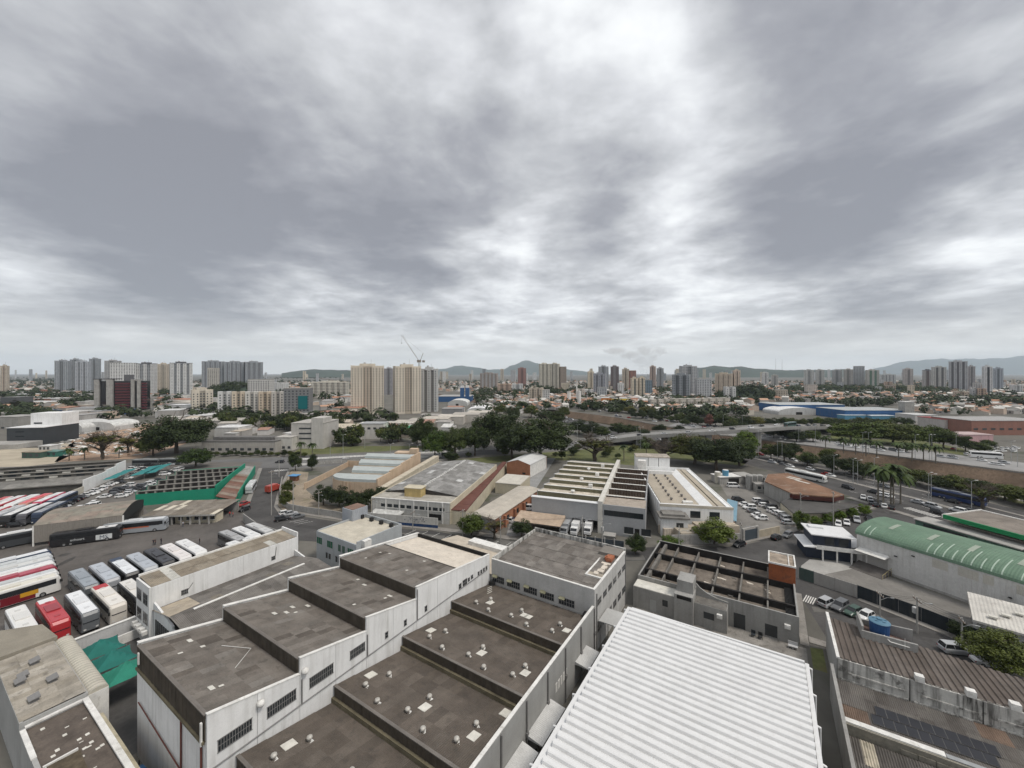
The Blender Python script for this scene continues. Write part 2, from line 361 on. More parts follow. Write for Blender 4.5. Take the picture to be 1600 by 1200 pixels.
sheet('vacant_lot', G((455,735),(482,738),(478,765),(500,785),(560,800),(556,816),(446,801),(434,790),(440,765)), 0.010, mat('dry_lot', (0.27, 0.225, 0.17), 0.95, var=0.3, scale=0.12, spots=0.6, grime=(0.15, 0.14, 0.08), fine=0.2))
for k, q in enumerate([((690,720),(800,711),(905,703),(960,697),(1000,712),(1000,728),(900,720),(840,718),(760,724),(700,722)), ((1296,690),(1300,672),(1322,668),(1370,690)), ((470,700),(560,697),(690,697),(600,705),(450,712)), ((1200,706),(1320,729),(1440,752),(1600,789),(1760,826),(1760,812),(1600,774),(1320,722),(1200,704)), ((1340,688),(1420,684),(1500,700),(1540,716),(1430,700)), ((960,697),(1000,690),(1170,720),(1160,728),(1000,712))]):
    sheet('grass_verge', G(*q), 0.005+0.0006*k, GRASS)
# raised pavements with a kerb
def pavement(pts, name='pavement', h=0.13):
    m = MB(); m.prism([(p.x, p.y) for p in pts], 0.0, h); return struct(m.build(name, PAVE))
def along(pxs, wd, name='pavement'):
    ln = G(*pxs); a = off(ln, wd); return pavement(ln+a[::-1], name)
along([(446,800.5),(554,816.5),(678,828.5),(790,842.5),(872,848.5),(938,854),(975,861)], 2.4)
along([(1052,855.5),(1157,850.5),(1222,836)], 2.2)
along([(1345,934.5),(1530,1008),(1640,1053)], -1.6)
along([(1240,832),(1290,813),(1343,801),(1398,785.5)], 2.0)
along([(1330,777),(1440,809.5),(1470,817)], -2.5)
pavement([gp(90,-51.7), gp(70,-51.7), gp(70,-53.0), gp(90,-53.0)])
pavement([gp(71.4,-53.1), gp(73.4,-53.1), gp(73.2,-56.5), gp(69.4,-78.0), gp(67.6,-78.0), gp(71.4,-56.3)])
sheet('court_lawn', [gp(64,-53.1), gp(70,-53.1), gp(70.6,-54.9), gp(64,-54.9)], 0.02, GRASS)
along([(455,733),(440,765),(434,791),(440,799)], -1.2)
along([(404,732),(391,766),(379,796)], 1.6)
MED = G((1175,716),(1320,753),(1440,783),(1600,828),(1760,875)); pavement(MED+off(MED, 2.6)[::-1], 'median', 0.18)
MED2 = G((1190,711),(1320,742),(1440,768),(1600,808),(1760,848)); pavement(MED2+off(MED2, 1.6)[::-1], 'median', 0.16)
PATH = [p.copy() for p in NEARB[2:]]; pavement(PATH+off(PATH, -2.2 if sgn > 0 else 2.2)[::-1], 'river_path', 0.05)
RIM = [p.copy() for p in FARB[1:]]; pavement(RIM+off(RIM, 1.0)[::-1], 'river_parapet', 0.7)
# markings
def stripe(parent, a, b, wd, z):
    d = (b-a); n = V((-d.y, d.x, 0)).normalized()*wd/2
    m = MB(); m.poly([(a-n).xy.to_3d()+V((0,0,z)), (b-n).xy.to_3d()+V((0,0,z)), (b+n).xy.to_3d()+V((0,0,z)), (a+n).xy.to_3d()+V((0,0,z))][::1])
    return m.build('road_marking', PAINT, parent)
def crossing(parent, a, b, n, ln, z):
    A, B = P(*a), P(*b); d = (B-A)/n; nn = V((-d.y, d.x, 0)).normalized()*ln/2
    for k in range(n): c = A+d*(k+.5); stripe(parent, c-nn, c+nn, d.length*0.52, z)
crossing(st, (1416,793), (1466,808), 11, 3.2, 0.017)
crossing(st, (1256,934), (1274,940), 5, 3.4, 0.017)
crossing(st, (428,735.5), (455,734), 9, 3.4, 0.017)
def dashes(parent, line, z, seg=3.5, gap=5.0, wd=0.16):
    for a, b in zip(line, line[1:]):
        d = (b-a); n = int(d.length/(seg+gap)); d.normalize()
        for k in range(n): stripe(parent, a+d*(k*(seg+gap)), a+d*(k*(seg+gap)+seg), wd, z)
for fr in (0.22, 0.42): dashes(ave, [MED[k].lerp(G((1330,776),(1330,776),(1440,808),(1600,866),(1760,925))[k], fr*1.5) for k in (1,2,3)], 0.013)
for fr in (0.35, 0.7): dashes(ave, [MED[k].lerp(MED2[k], fr) for k in (1,2,3,4)], 0.013)
for k in range(9):                                  # marked bays beside the street
    a = P(632+k*19, 836+k*2.6); stripe(st, a, a+GU*4.6, 0.14, 0.017)
for k in range(3):
    a = P(452+k*7, 816+k*1.5); stripe(st, a, a+V((3.4, 2.6, 0)), 0.14, 0.017)
rp_ = random.Random(9)
for k in range(34):                                 # patched asphalt
    t = rp_.random(); base_ = rp_.choice(G((415,745),(408,785),(520,822),(640,835),(760,850),(1010,866),(1120,860),(1230,842),(1330,820),(1400,800),(1310,955),(1420,990))+[gp(94,-30),gp(94,-45)])
    c = base_+V((rp_.uniform(-9,9), rp_.uniform(-3,3), 0)); a = rp_.uniform(-.4,.1); L_, W_ = rp_.uniform(1.5,6), rp_.uniform(.8,2.2); e = V((math.cos(a),math.sin(a),0)); n_ = V((-e.y,e.x,0))
    sheet('asphalt_patch', [c-e*L_-n_*W_, c+e*L_-n_*W_*rp_.uniform(.7,1), c+e*L_+n_*W_, c-e*L_*rp_.uniform(.8,1)+n_*W_], 0.0135+0.0001*k, mat('patch_dark', (.055,.053,.051), .9, var=.2) if k % 3 else mat('patch_pale', (.13,.125,.115), .92, var=.2), st)
for k in range(16):
    c = P(rp_.uniform(60,380), rp_.uniform(850,905)); a = rp_.uniform(0,3); e = V((math.cos(a),math.sin(a),0)); n_ = V((-e.y,e.x,0)); L_, W_ = rp_.uniform(.8,4), rp_.uniform(.4,1.6)
    q = [c+e*L_*math.cos(i*.7)*rp_.uniform(.7,1.1)+n_*W_*math.sin(i*.7)*rp_.uniform(.7,1.1) for i in range(9)]
    sheet('oil_stain', q, 0.0055+0.0001*k, mat('oil_dark', (.06,.056,.052), .7, var=.2), bpy.data.objects['bus_yard'])
# ------------------------------------------------------------------ near block, in its own grid (s along the long walls, t across)
WHITE = mat('white_wall', (0.72, 0.72, 0.71), 0.85, var=0.08, scale=0.3, streak=0.5, grime=(0.33, 0.32, 0.29), fine=0.04)
GREYW = mat('grey_wall', (0.36, 0.36, 0.35), 0.85, var=0.10, scale=0.3, streak=0.35, grime=(0.20, 0.195, 0.18), fine=0.05)
COPE = mat('white_coping', (0.68, 0.67, 0.64), 0.8, var=0.15, scale=0.8, spots=0.35, grime=(0.30, 0.27, 0.22))
FASC = mat('dark_fascia', (0.070, 0.058, 0.044), 0.9, var=0.3, scale=0.6, streak=0.6, grime=(0.025, 0.02, 0.016))
MOSS = mat('mossy_gutter', (0.15, 0.13, 0.085), 0.9, var=0.3, scale=0.5, spots=0.4, grime=(0.07, 0.06, 0.045))
DECK = mat('roof_deck', (0.05, 0.046, 0.042), 0.95, var=0.2)
STAINW = mat('stained_wall', (0.50, 0.49, 0.46), 0.9, var=0.2, scale=0.3, streak=1.0, grime=(0.045, 0.042, 0.038), spots=0.75, sthr=(0.44, 0.56))
PIPE = mat('grey_pipe', (0.20, 0.195, 0.19), 0.6, var=0.1)
SKYL = mat('skylight_sheet', (0.62, 0.60, 0.54), 0.5, var=0.15, scale=1.0, spots=0.3, grime=(0.35, 0.33, 0.29))
BROWNS = [(0.148,0.132,0.116),(0.137,0.121,0.106),(0.160,0.144,0.127),(0.098,0.085,0.073),(0.172,0.158,0.142)]
class GT:
    """a thing standing on the near block's grid"""
    def __init__(s, name, label, cat, s0, t0, group=None):
        s.o = thing(name, label, cat, gp(s0, t0), GA, group); s.s0, s.t0 = s0, t0
    def part(s, name, mats, fn, color=None, parent=None, smooth=False):
        m = MB(); fn(m); m.v = [(p[0]-s.s0, p[1]-s.t0, p[2]) for p in m.v]
        return m.build(name, mats, parent or s.o, color, smooth)
    def box(s, name, mats, s0, s1, t0, t1, z0, z1, color=None, parent=None):
        return s.part(name, mats, lambda m: m.box(s0, s1, t0, t1, z0, z1), color, parent)
    def l(s, a, b, z): return V((a-s.s0, b-s.t0, z))
def to_g(p): r = V(p)-GO; return r.dot(GU), r.dot(GV)
rr = random.Random(3)
def louvre(T, face, a0, a1, z0, z1, pos, n=7, glass=True, sgn=-1, frame=0.07):
    """window in a wall: face 't' = wall at t=pos running along s, 's' = wall at s=pos running along t; sgn = outward"""
    def put(m, u0, u1, d0, d1, za, zb):
        d0, d1 = sorted((pos+sgn*d0, pos+sgn*d1))
        if face == 't': m.box(u0, u1, d0, d1, za, zb)
        else: m.box(d0, d1, u0, u1, za, zb)
    a0, a1 = min(a0, a1), max(a0, a1)
    wdw = T.part('window', GLASS, lambda m: put(m, a0, a1, 0.002, 0.02, z0, z1))
    def fr(m):
        put(m, a0-frame, a1+frame, 0.003, 0.07, z0-frame, z0); put(m, a0-frame, a1+frame, 0.003, 0.07, z1, z1+frame)
        for k in range(n+1):
            x = a0+(a1-a0)*k/n; put(m, x-0.03, x+0.03, 0.003, 0.05, z0, z1)
        put(m, a0, a1, 0.003, 0.045, (z0+z1)/2-0.025, (z0+z1)/2+0.025)
    T.part('frame', PIPE, fr, parent=wdw)
    return wdw
# --- white sawtooth hall
Hh = GT('sawtooth_factory', 'long white sawtooth factory with four stepped dark sheet roofs and a cream end roof', 'factory', 0, 0)
RZ, TZ, PB = 14.0, 12.1, 9.4
SEND, ZEND = 48.0, 11.7
def ztop(s):
    if s >= 28.2: return RZ+(ZEND-RZ)*(s-28.2)/(SEND-28.2)
    k = int(s//PB); return RZ-(RZ-TZ)*(s-k*PB)/PB
cuts = [0, 4.7, 9.4, 14.1, 18.8, 23.5, 28.2, 33.0, 38.0, 43.0, 48.0]
for a, b in zip(cuts, cuts[1:]):
    za, zb = ztop(a+0.001), ztop(b-0.001)
    Hh.part('wall_panel', WHITE, lambda m: m.prism([(a+.02,0.0),(b-.02,0.0),(b-.02,.28),(a+.02,.28)], 0, [za+.12,zb+.12,zb+.12,za+.12]))
    Hh.part('coping', COPE, lambda m: m.prism([(a,-.06),(b,-.06),(b,.36),(a,.36)], 0, [za+.2,zb+.2,zb+.2,za+.2]) and None) if False else None
    def cp(m, a=a, b=b, za=za, zb=zb, y0=-.05, y1=.36):
        i = len(m.v); m.v += [(a,y0,za+.12),(b,y0,zb+.12),(b,y1,zb+.12),(a,y1,za+.12),(a,y0,za+.22),(b,y0,zb+.22),(b,y1,zb+.22),(a,y1,za+.22)]
        for q in ((4,5,6,7),(0,1,5,4),(1,2,6,5),(2,3,7,6),(3,0,4,7)): m.f.append(tuple(i+k for k in q)); m.m.append(0)
    Hh.part('coping', COPE, cp)
    def cl(m, a=a, b=b, za=za, zb=zb): cp(m, a, b, za+.12, zb+.12, 19.45, 20.05)
    Hh.part('coping', COPE, cl)
    Hh.part('wall_panel', WHITE, lambda m: m.prism([(a+.02,19.55),(b-.02,19.55),(b-.02,20),(a+.02,20)], 0, [za+.24,zb+.24,zb+.24,za+.24]))
    Hh.box('panel_joint', DARK, b-.02, b+.02, 0.06, .26, 0, min(za, zb)-.1)
for k in range(4):                                   # near end wall below the overhang, and the fascias
    Hh.box('wall_panel', WHITE, 0.0, .28, .3+k*4.85+.02, .3+(k+1)*4.85-.02, 0, 13.6)
    Hh.box('panel_joint', DARK, .06, .26, .3+k*4.85-.02, .3+k*4.85+.02, 0, 13)
    s = k*PB
    z0 = 11.3 if k == 0 else TZ-0.1
    f = Hh.part('fascia', FASC, lambda m: [m.box(s-.10-(.02 if i % 2 else 0), s+.02, .32+i*.48, .32+(i+1)*.48, z0, RZ-.02) for i in range(40)] and None)
    Hh.box('gutter', MOSS, s-.30, s-.10, .3, 19.5, z0-.15, z0+.12)
    Hh.box('ridge_cap', mat('dark_flashing', (.16,.145,.13), .8, var=.2), s-.16, s+.22, .3, 19.5, RZ-.02, RZ+.09)
Hh.box('end_wall', WHITE, SEND-.28, SEND, .28, 19.55, 0, ZEND+.1)
for k in range(4):
    s0 = k*PB; s1 = (k+1)*PB if k < 3 else 38.2
    zl = TZ if k < 3 else ztop(38.2); ln = math.hypot(s1-s0, RZ-zl)
    ey = V((-(s1-s0), 0, RZ-zl)).normalized(); ex = V((0, 1, 0))
    Hh.part('roof_deck', DECK, lambda m: m.poly([(s0,.28,RZ-.06),(s1,.28,zl-.06),(s1,19.6,zl-.06),(s0,19.6,RZ-.06)]))
    roof_sheets(Hh.o, Hh.l(s1, 19.5, zl), -ex, ey, 19.2, ln, 18, 4, BROWNS, [6,6,5,1.6,1.5], rnd=rr, pitch=.25, amp=.03)
    for i in range(5):                               # small patches of newer sheet
        a = rr.uniform(.1,.9); b = rr.uniform(2,17); sx = s0+(s1-s0)*a; w = rr.choice((.35,.5,.9)); zz = RZ+(zl-RZ)*a+.13
        Hh.part('patch', SKYL, lambda m: m.poly([(sx,b,zz),(sx+.5,b,zz-.1),(sx+.5,b+w,zz-.1),(sx,b+w,zz)]))
zc0, zc1 = ztop(38.2), ZEND
CREAM = mat('cream_membrane', (0.60, 0.54, 0.46), 0.85, var=0.12, scale=0.5, spots=0.55, grime=(0.44, 0.37, 0.30), fine=0.1)
Hh.part('cream_roof', CREAM, lambda m: m.poly([(38.4,.4,zc0-.45),(47.6,.4,zc1-.45),(47.6,19.4,zc1-.45),(38.4,19.4,zc0-.45)]))
Hh.part('upstand', DARK, lambda m: m.box(38.2,38.4,.3,19.5,zc0-.5,zc0+.12) and m.box(47.6,47.9,.3,19.5,zc1-.5,zc1+.26) and None)
for a0, a1, z0, z1, n in ((.95,4.1,9.7,10.9,12),(5.7,8.9,9.7,10.9,12),(10.6,13.7,9.8,11.0,12),(16.2,18.5,9.9,11.0,9),(22.0,22.5,9.5,10.3,1),(25.6,26.1,9.4,10.2,1),(30.0,30.5,9.4,10.2,1),(38.5,39.2,9.2,10.0,1),(39.6,40.8,9.2,10.2,3),(41.1,41.6,9.4,10.0,1),(42.0,42.6,9.5,10.1,1)): louvre(Hh, 't', a0, a1, z0, z1, 0.0, n)
for k in range(4): louvre(Hh, 't', 44.1+k*.85, 44.6+k*.85, 9.3, 9.9, 0.0, 1)
for s, z in ((4.9,12.0),(9.9,12.4)):
    Hh.part('vent_hood', COPE, lambda m: m.lathe([(.0,z+.42),(.34,z+.3),(.40,z),(.3,z-.2),(0,z-.25)], 10, (s,-.28)), smooth=True)
Hh.part('wall_pipe', PIPE, lambda m: m.tube([(-.1,-.1,8.5),(47,-.1,9.2)], .06) and m.cyl((9.6,-.1,8.6),(9.6,-.1,11.6),.08) and m.cyl((18.9,-.1,8.8),(18.9,-.1,11.8),.08) and m.cyl((28.3,-.1,8.9),(28.3,-.1,13.8),.08) and None)
Hh.part('drain_pipe', mat('rust_pipe', (.14,.05,.04), .7), lambda m: [m.tube([(-.12,y,11.0),(-.12,y,0)], .09) for y in (6.0,)] and m.tube([(-.14,19,7.2),(-.14,1,5.0)], .07) and m.tube([(-.12,1.0,13),(-.12,1.0,0)], .1) and None)
Hh.part('loose_tarp', COPE, lambda m: m.box(-.34,-.2,18.3,18.6,12.2,13.6) and m.box(-.36,-.2,.45,.7,11.0,13.3) and None)
Hh.part('loose_cable', COPE, lambda m: m.tube([(6.3,12.5,RZ-(RZ-TZ)*6.3/PB+.2),(8.4,9.5,TZ+.35),(5.2,6.3,RZ-(RZ-TZ)*5.2/PB+.2)], .035, 4))
# --- low dark hall with turbine vents
Lh = GT('ventilated_factory', 'low factory of dark sawtooth roofs dotted with white turbine vents beside the white hall', 'factory', 0, -21.6)
LR, LT, RS = 8.0, 6.0, [-8.6, 2.7, 13.9, 25.3, 36.5, 48.0]
WARM = [(0.108,0.090,0.075),(0.102,0.085,0.070),(0.116,0.098,0.082),(0.094,0.079,0.066)]
def zlow(s):
    for a, b in zip(RS, RS[1:]):
        if a <= s <= b: return LR-(LR-LT)*(s-a)/(b-a)
    return LT
for k in range(5):
    s0, s1 = RS[k], RS[k+1]
    Lh.part('roof_deck', DECK, lambda m: m.poly([(s0,-21.5,LR-.06),(s1,-21.5,LT-.06),(s1,-.02,LT-.06),(s0,-.02,LR-.06)]))
    ey = V((-(s1-s0), 0, LR-LT)).normalized(); ln = math.hypot(s1-s0, LR-LT)
    roof_sheets(Lh.o, Lh.l(s1, -.1, LT), V((0,-1,0)), ey, 21.3, ln, 15, 4, WARM, None, rnd=rr, pitch=.25, amp=.03)
    if k:
        Lh.part('fascia', FASC, lambda m: [m.box(s0-.1-(.03 if i % 2 else 0), s0, -21.5+i*.355, -21.5+(i+1)*.355, LT+.75, LR) for i in range(60)] and None)
        Lh.box('gutter', MOSS, s0-.45, s0-.03, -21.5, -.05, LT-.1, LT+.75)
        Lh.box('ridge_cap', mat('dark_flashing', (.16,.145,.13)), s0-.16, s0+.2, -21.5, -.05, LR, LR+.1)
wc = [-14, -8.4, -2.8, 2.8, 8.4, 14, 19.6, 25.2, 30.8, 36.4, 42.2, 48.0]
for a, b in zip(wc, wc[1:]):
    Lh.box('wall_panel', GREYW, a+.02, b-.02, -21.85, -21.55, 0, 8.2)
    Lh.box('coping', COPE, a, b, -21.92, -21.48, 8.2, 8.3)
    Lh.part('drain_pipe', PIPE, lambda m: m.cyl((b,-21.95,0),(b,-21.95,7.9),.13) and m.box(b-.2,b+.2,-22.15,-21.86,3.4,4.0) and None)
VENT = MB(); VENT.lathe([(.26,0),(.26,.35),(.36,.42),(.50,.58),(.53,.74),(.47,.92),(.30,1.04),(0,1.08)], 12)
VENTM = VENT.mesh('vent', mat('vent_metal', (.46,.44,.40), .5, var=.15, scale=3, metal=.2, spots=.4, grime=(.25,.22,.18)), True)
VBASE = MB().box(-.55,.55,-.5,.5,-.06,.05).mesh('vent_base', COPE)
def vents(pxs, ox, oy, k):
    for (x, y) in pxs:
        p = P(ox+x/k, oy+y/k, 7.9); s, t = to_g(p); t = min(-.8, max(-20.8, t)); z = zlow(s)+.04
        b = ob('roof_vent', VENTM, Lh.o, loc=Lh.l(s, t, z)); b.rotation_euler.z = rr.uniform(0, 6); b.scale = (.62,)*3
        ob('vent_base', VBASE, b, loc=(0, 0, 0.03))
vents([(525,325),(345,440),(435,575),(830,495),(665,630),(1185,695),(780,790),(1035,855),(950,5),(830,75),(925,165),(1235,125),(1125,210),(1555,265),(1240,315),(1460,360),(240,1050)], 500, 980, 4.848)
vents([(20,590),(130,545),(112,655),(285,690),(365,630),(400,765),(655,730),(595,805)], 740, 820, 4.848)
vents([(1375,855),(1105,1035)], 200, 970, 4.848)
for (x, y, o) in [(385,380,0),(795,625,0),(1405,610,0),(1165,845,0),(840,40,0),(1225,212,0),(1555,365,0),(125,605,1),(385,700,1),(415,712,1),(705,815,1),(1220,965,2)]:
    ox, oy = ((500,980),(740,820),(200,970))[o]
    s, t = to_g(P(ox+x/4.848, oy+y/4.848, 7.0)); t = min(-.9, max(-20.3, t)); z0, z1 = zlow(s-.7)+.13, zlow(s+.7)+.13
    Lh.part('skylight', SKYL, lambda m: m.prism([(s-.7,t-.55),(s+.7,t-.55),(s+.7,t+.55),(s-.7,t+.55)], min(z0,z1)-.12, [z0,z1,z1,z0]))
for k in range(4): Lh.part('patch', SKYL, lambda m: m.poly([(45.5-k*.7,-1.2-k*.5,zlow(45.5-k*.7)+.16),(47-k*.7,-1.2-k*.5,zlow(47-k*.7)+.16),(47-k*.7,-1.35-k*.5,zlow(47-k*.7)+.16),(45.5-k*.7,-1.35-k*.5,zlow(45.5-k*.7)+.16)]))
for s, ln in ((42.2,4.5),(28.4,6.5),(21.2,6.0)):
    aw = Lh.part('awning', mat('awning_sheet', (.58,.58,.57), .6, corr=(GA, .25, .6)), lambda m: m.prism([(s-ln/2,-21.9),(s-ln/2,-24.1),(s+ln/2,-24.1),(s+ln/2,-21.9)], 3.25, [3.7,3.35,3.35,3.7], bottom=True))
    Lh.part('awning_post', PIPE, lambda m: m.cyl((s+ln/2-.2,-23.9,0),(s+ln/2-.2,-23.9,3.3),.06) and None, parent=None)
for k in range(5): Lh.box('window', COPE, 33.2+k*.8, 33.75+k*.8, -21.9, -21.84, 3.4, 4.6)
# --- grey block behind the vents
Bk = GT('office_block', 'grey two-storey block with five barred windows, stained parapet and brown sheet roof', 'building', 48.1, -21.9)
BS0, BS1, BT0, BT1, BZ = 48.1, 66.0, -21.9, -.4, 11.0
LGREY = mat('light_grey_wall', (0.44, 0.435, 0.42), 0.88, var=0.1, scale=0.3, streak=0.4, grime=(0.2, 0.19, 0.17))
Bk.part('wall', LGREY, lambda m: m.box(BS0,BS0+.3,BT0,BT1,0,BZ) and m.box(BS0+.3,BS1-.3,BT0,BT0+.3,0,BZ-.01) and None)
Bk.part('stained_wall', STAINW, lambda m: m.box(BS1-.3,BS1,BT0,BT1,0,BZ+.6) and m.box(BS0+.3,BS1-.3,BT1-.3,BT1,0,BZ+.3) and None)
Bk.box('coping', COPE, BS0-.05, BS0+.36, BT0, BT1, BZ, BZ+.1); Bk.box('coping', COPE, BS0+.36, BS1-.31, BT0-.05, BT0+.36, BZ-.01, BZ+.09)
Bk.box('roof_deck', DECK, BS0+.3, BS1-.3, BT0+.3, BT1-.3, BZ-1.1, BZ-.75)
GRB = [(0.168,0.152,0.136),(0.150,0.135,0.12),(0.186,0.17,0.152),(0.132,0.117,0.103)]
roof_sheets(Bk.o, Bk.l(BS0+.4, BT1-.4, BZ-.72), V((0,-1,0)), V((1,0,.028)), 20.6, 16.9, 14, 8, GRB, None, rnd=rr, pitch=.3, amp=.015)
for a, b in ((-.7,-3.4),(-4.1,-7.0),(-7.9,-10.7),(-11.4,-14.2),(-15.2,-18.2)):
    louvre(Bk, 's', b, a, 6.75, 7.95, BS0, 6)
    Bk.part('window_blind', mat('canvas_blind', (.25,.24,.16), .9, var=.3), lambda m: m.prism([(BS0-.5,a-1.2),(BS0-.06,a-1.2),(BS0-.06,a-.1),(BS0-.5,a-.1)], 7.75, [7.85,8.15,8.15,7.85], bottom=True))
for zz in (2.6, 6.4):
    for k in range(6): louvre(Bk, 't', 49.5+k*2.8, 51.3+k*2.8, zz+(1.2 if zz > 5 else .4), zz+(2.2 if zz > 5 else 1.6), BT0, 3)
Bk.box('wall_band', GREYW, BS0-.06, BS0-.005, BT0+.2, BT1-.1, 6.1, 6.35)
for t in (-.9, -20.6):
    a = Bk.part('air_unit', mat('black_unit', (.03,.03,.03), .6), lambda m: m.box(BS0-1.0,BS0-.1,t-.45,t+.45,6.1,7.0) and m.cyl((BS0-.55,t,7.0),(BS0-.55,t,7.15),.3) and None)
Bk.part('roof_opening', mat('rubble', (.36,.32,.26), .95, var=.4, scale=1.2, spots=.6, grime=(.12,.1,.08), fine=.3), lambda m: m.prism([(53.6,-21.4),(62,-21.4),(62,-18.6),(53.6,-18.2)], BZ-.75, BZ-.45))
Bk.part('kerb', COPE, lambda m: m.box(53.2,62.2,-18.4,-18.1,BZ-.75,BZ-.3) and m.box(53.0,53.4,-21.5,-18.1,BZ-.75,BZ-.28) and None)
Bk.part('brick_pile', mat('orange_brick', (.34,.13,.07), .9, var=.3, scale=3), lambda m: [m.box(59.4+rr.uniform(0,2),60.2+rr.uniform(0,2),-21.2+rr.uniform(0,1.6),-20.6+rr.uniform(0,1.8),BZ-.5,BZ-.1+rr.uniform(0,.6)) for _ in range(9)] and None)
Bk.part('debris', CREAM, lambda m: [m.box(54+q*.6,54.4+q*.6+rr.uniform(0,.6),-21+rr.uniform(0,1.5),-20.5+rr.uniform(0,1.6),BZ-.5,BZ-.35+rr.uniform(0,.15)) for q in range(9)] and None)
Bk.box('roof_hut', mat('hut_roof', (.2,.185,.165), .9), 62.2, 65.6, -21.5, -17.5, BZ-.75, BZ+.35)
Bk.part('drain_pipe', PIPE, lambda m: m.tube([(49,BT0-.1,0),(49,BT0-.1,10)], .09) and m.tube([(65.5,BT0-.1,0),(65.5,BT0-.1,10.5)], .08) and None)
# --- beige shed behind
Bs = GT('beige_shed', 'low shed with beige sheet roof between the white hall and the street', 'shed', 55, 2)
BEI = mat('beige_sheet', (.50,.44,.36), .85, var=.15, scale=.5, spots=.5, grime=(.36,.29,.22), corr=(GA,.4,.5))
Bs.part('wall', LGREY, lambda m: m.box(55,66.5,2,24,0,3.9))
Bs.part('roof', BEI, lambda m: m.prism([(54.6,1.6),(61,1.6),(61,24.4),(54.6,24.4)], 3.9, [4.0,5.0,5.0,4.0]) and m.prism([(61.02,1.6),(67,1.6),(67,24.4),(61.02,24.4)], 3.9, [5.0,4.0,4.0,5.0]) and None)
Bs.part('roof_tunnel', COPE, lambda m: m.box(62.5,65,4.5,17,4.5,5.7))
# --- long white strip building and the gable shed beside it
Ls = GT('strip_building', 'long narrow white building with sloping tan roof beside the parked coaches', 'building', 8, 44.5)
def lsw(m):
    m.box(8,8.3,44.5,51,0,10.4); m.box(8.3,34.2,44.5,44.8,0,10.3); m.box(8.3,34.2,50.7,51,0,10.9); m.box(34.2,34.5,44.5,51,0,10.4)
for a, b in ((8.3,13),(13,23),(23,34.2)): Ls.box('wall_panel', WHITE, a+.015, b-.015, 44.5, 44.78, 0, 10.3)
Ls.box('end_wall', WHITE, 8, 8.29, 44.5, 51, 0, 10.4); Ls.box('end_wall', WHITE, 34.2, 34.5, 44.5, 51, 0, 11.4); Ls.box('back_wall', COPE, 8.3, 34.19, 50.6, 51, 0, 10.95)
TAN = [(0.25,0.215,0.165),(0.27,0.235,0.185),(0.23,0.195,0.15)]
roof_sheets(Ls.o, Ls.l(8.35, 44.75, 10.28), V((1,0,0)), V((0,1,.05)), 25.8, 5.8, 18, 2, TAN, None, rnd=rr, pitch=.25, amp=.02, light=.06)
Ls.part('roof_deck', DECK, lambda m: m.box(8.3,34.2,44.8,50.6,9.8,10.2))
for z0 in (3.6, 7.0):
    for a in (45.2, 48.3): louvre(Ls, 's', a, a+2.1, z0, z0+1.9, 8.0, 2)
louvre(Ls, 't', 12.6, 13.6, 7.0, 7.8, 44.5, 4); louvre(Ls, 't', 28.6, 29.4, 7.2, 7.9, 44.5, 3)
Ls.part('wall_cable', BLACK, lambda m: m.tube([(13.6,44.46,7.6),(14.4,44.46,8.6)], .04, 4) and m.tube([(29.4,44.46,7.9),(29.6,44.46,9.8)], .05, 4) and None)
for k in range(6):
    Ls.part('air_unit', COPE, lambda m: m.box(7.2,7.95,45+k*.95,45.7+k*.95,2.2+.2*(k % 2),2.8+.2*(k % 2)) and m.box(7.15,7.2,45.1+k*.95,45.6+k*.95,2.3,2.7) and None)
Gs = GT('gable_shed', 'wide shed with dark corrugated gable roof between the white hall and the narrow white building', 'shed', 8.5, 20)
Gs.part('gable_wall', WHITE, lambda m: m.prism([(8.6,44.4),(8.9,44.4),(8.9,36),(8.6,36)], 0, [6.2,6.2,7.6,7.6]) and m.prism([(8.6,36),(8.9,36),(8.9,20.2),(8.6,20.2)], 0, [7.6,7.6,5.6,5.6]) and m.prism([(33.6,44.4),(33.9,44.4),(33.9,36),(33.6,36)], 0, [6.2,6.2,7.6,7.6]) and m.prism([(33.6,36),(33.9,36),(33.9,20.2),(33.6,20.2)], 0, [7.6,7.6,5.6,5.6]) and None)
DKS = [(0.165,0.152,0.138),(0.185,0.172,0.156),(0.145,0.133,0.12)]
Gs.part('roof_deck', DECK, lambda m: m.poly([(8.5,44.45,6.18),(8.5,36,7.55),(34,36,7.55),(34,44.45,6.18)]) and m.poly([(8.5,36,7.55),(8.5,20.1,5.55),(34,20.1,5.55),(34,36,7.55)]) and None)
roof_sheets(Gs.o, Gs.l(8.4,44.45,6.22), V((1,0,0)), V((0,-8.45,1.4)), 25.6, 8.5, 16, 3, DKS+[(.2,.18,.15)], [4,4,4,1], rnd=rr)
roof_sheets(Gs.o, Gs.l(34.0,20.1,5.6), V((-1,0,0)), V((0,15.9,2.0)), 25.6, 16.0, 16, 5, DKS, None, rnd=rr)
Gs.box('ridge_cap', COPE, 11.5, 31, 35.75, 36.25, 7.62, 7.76)
Gs.part('tan_patch', mat('tan_board', (.42,.36,.28), .85, var=.2, scale=.6), lambda m: m.poly([(8.5,44,6.42),(8.5,37,7.55),(13,37.5,7.48),(13.5,44,6.42)]))
for k in range(7): Gs.box('opening', DARK, 8.52, 8.59, 37.5+k*.9, 38.0+k*.9, 2.0, 5.0)
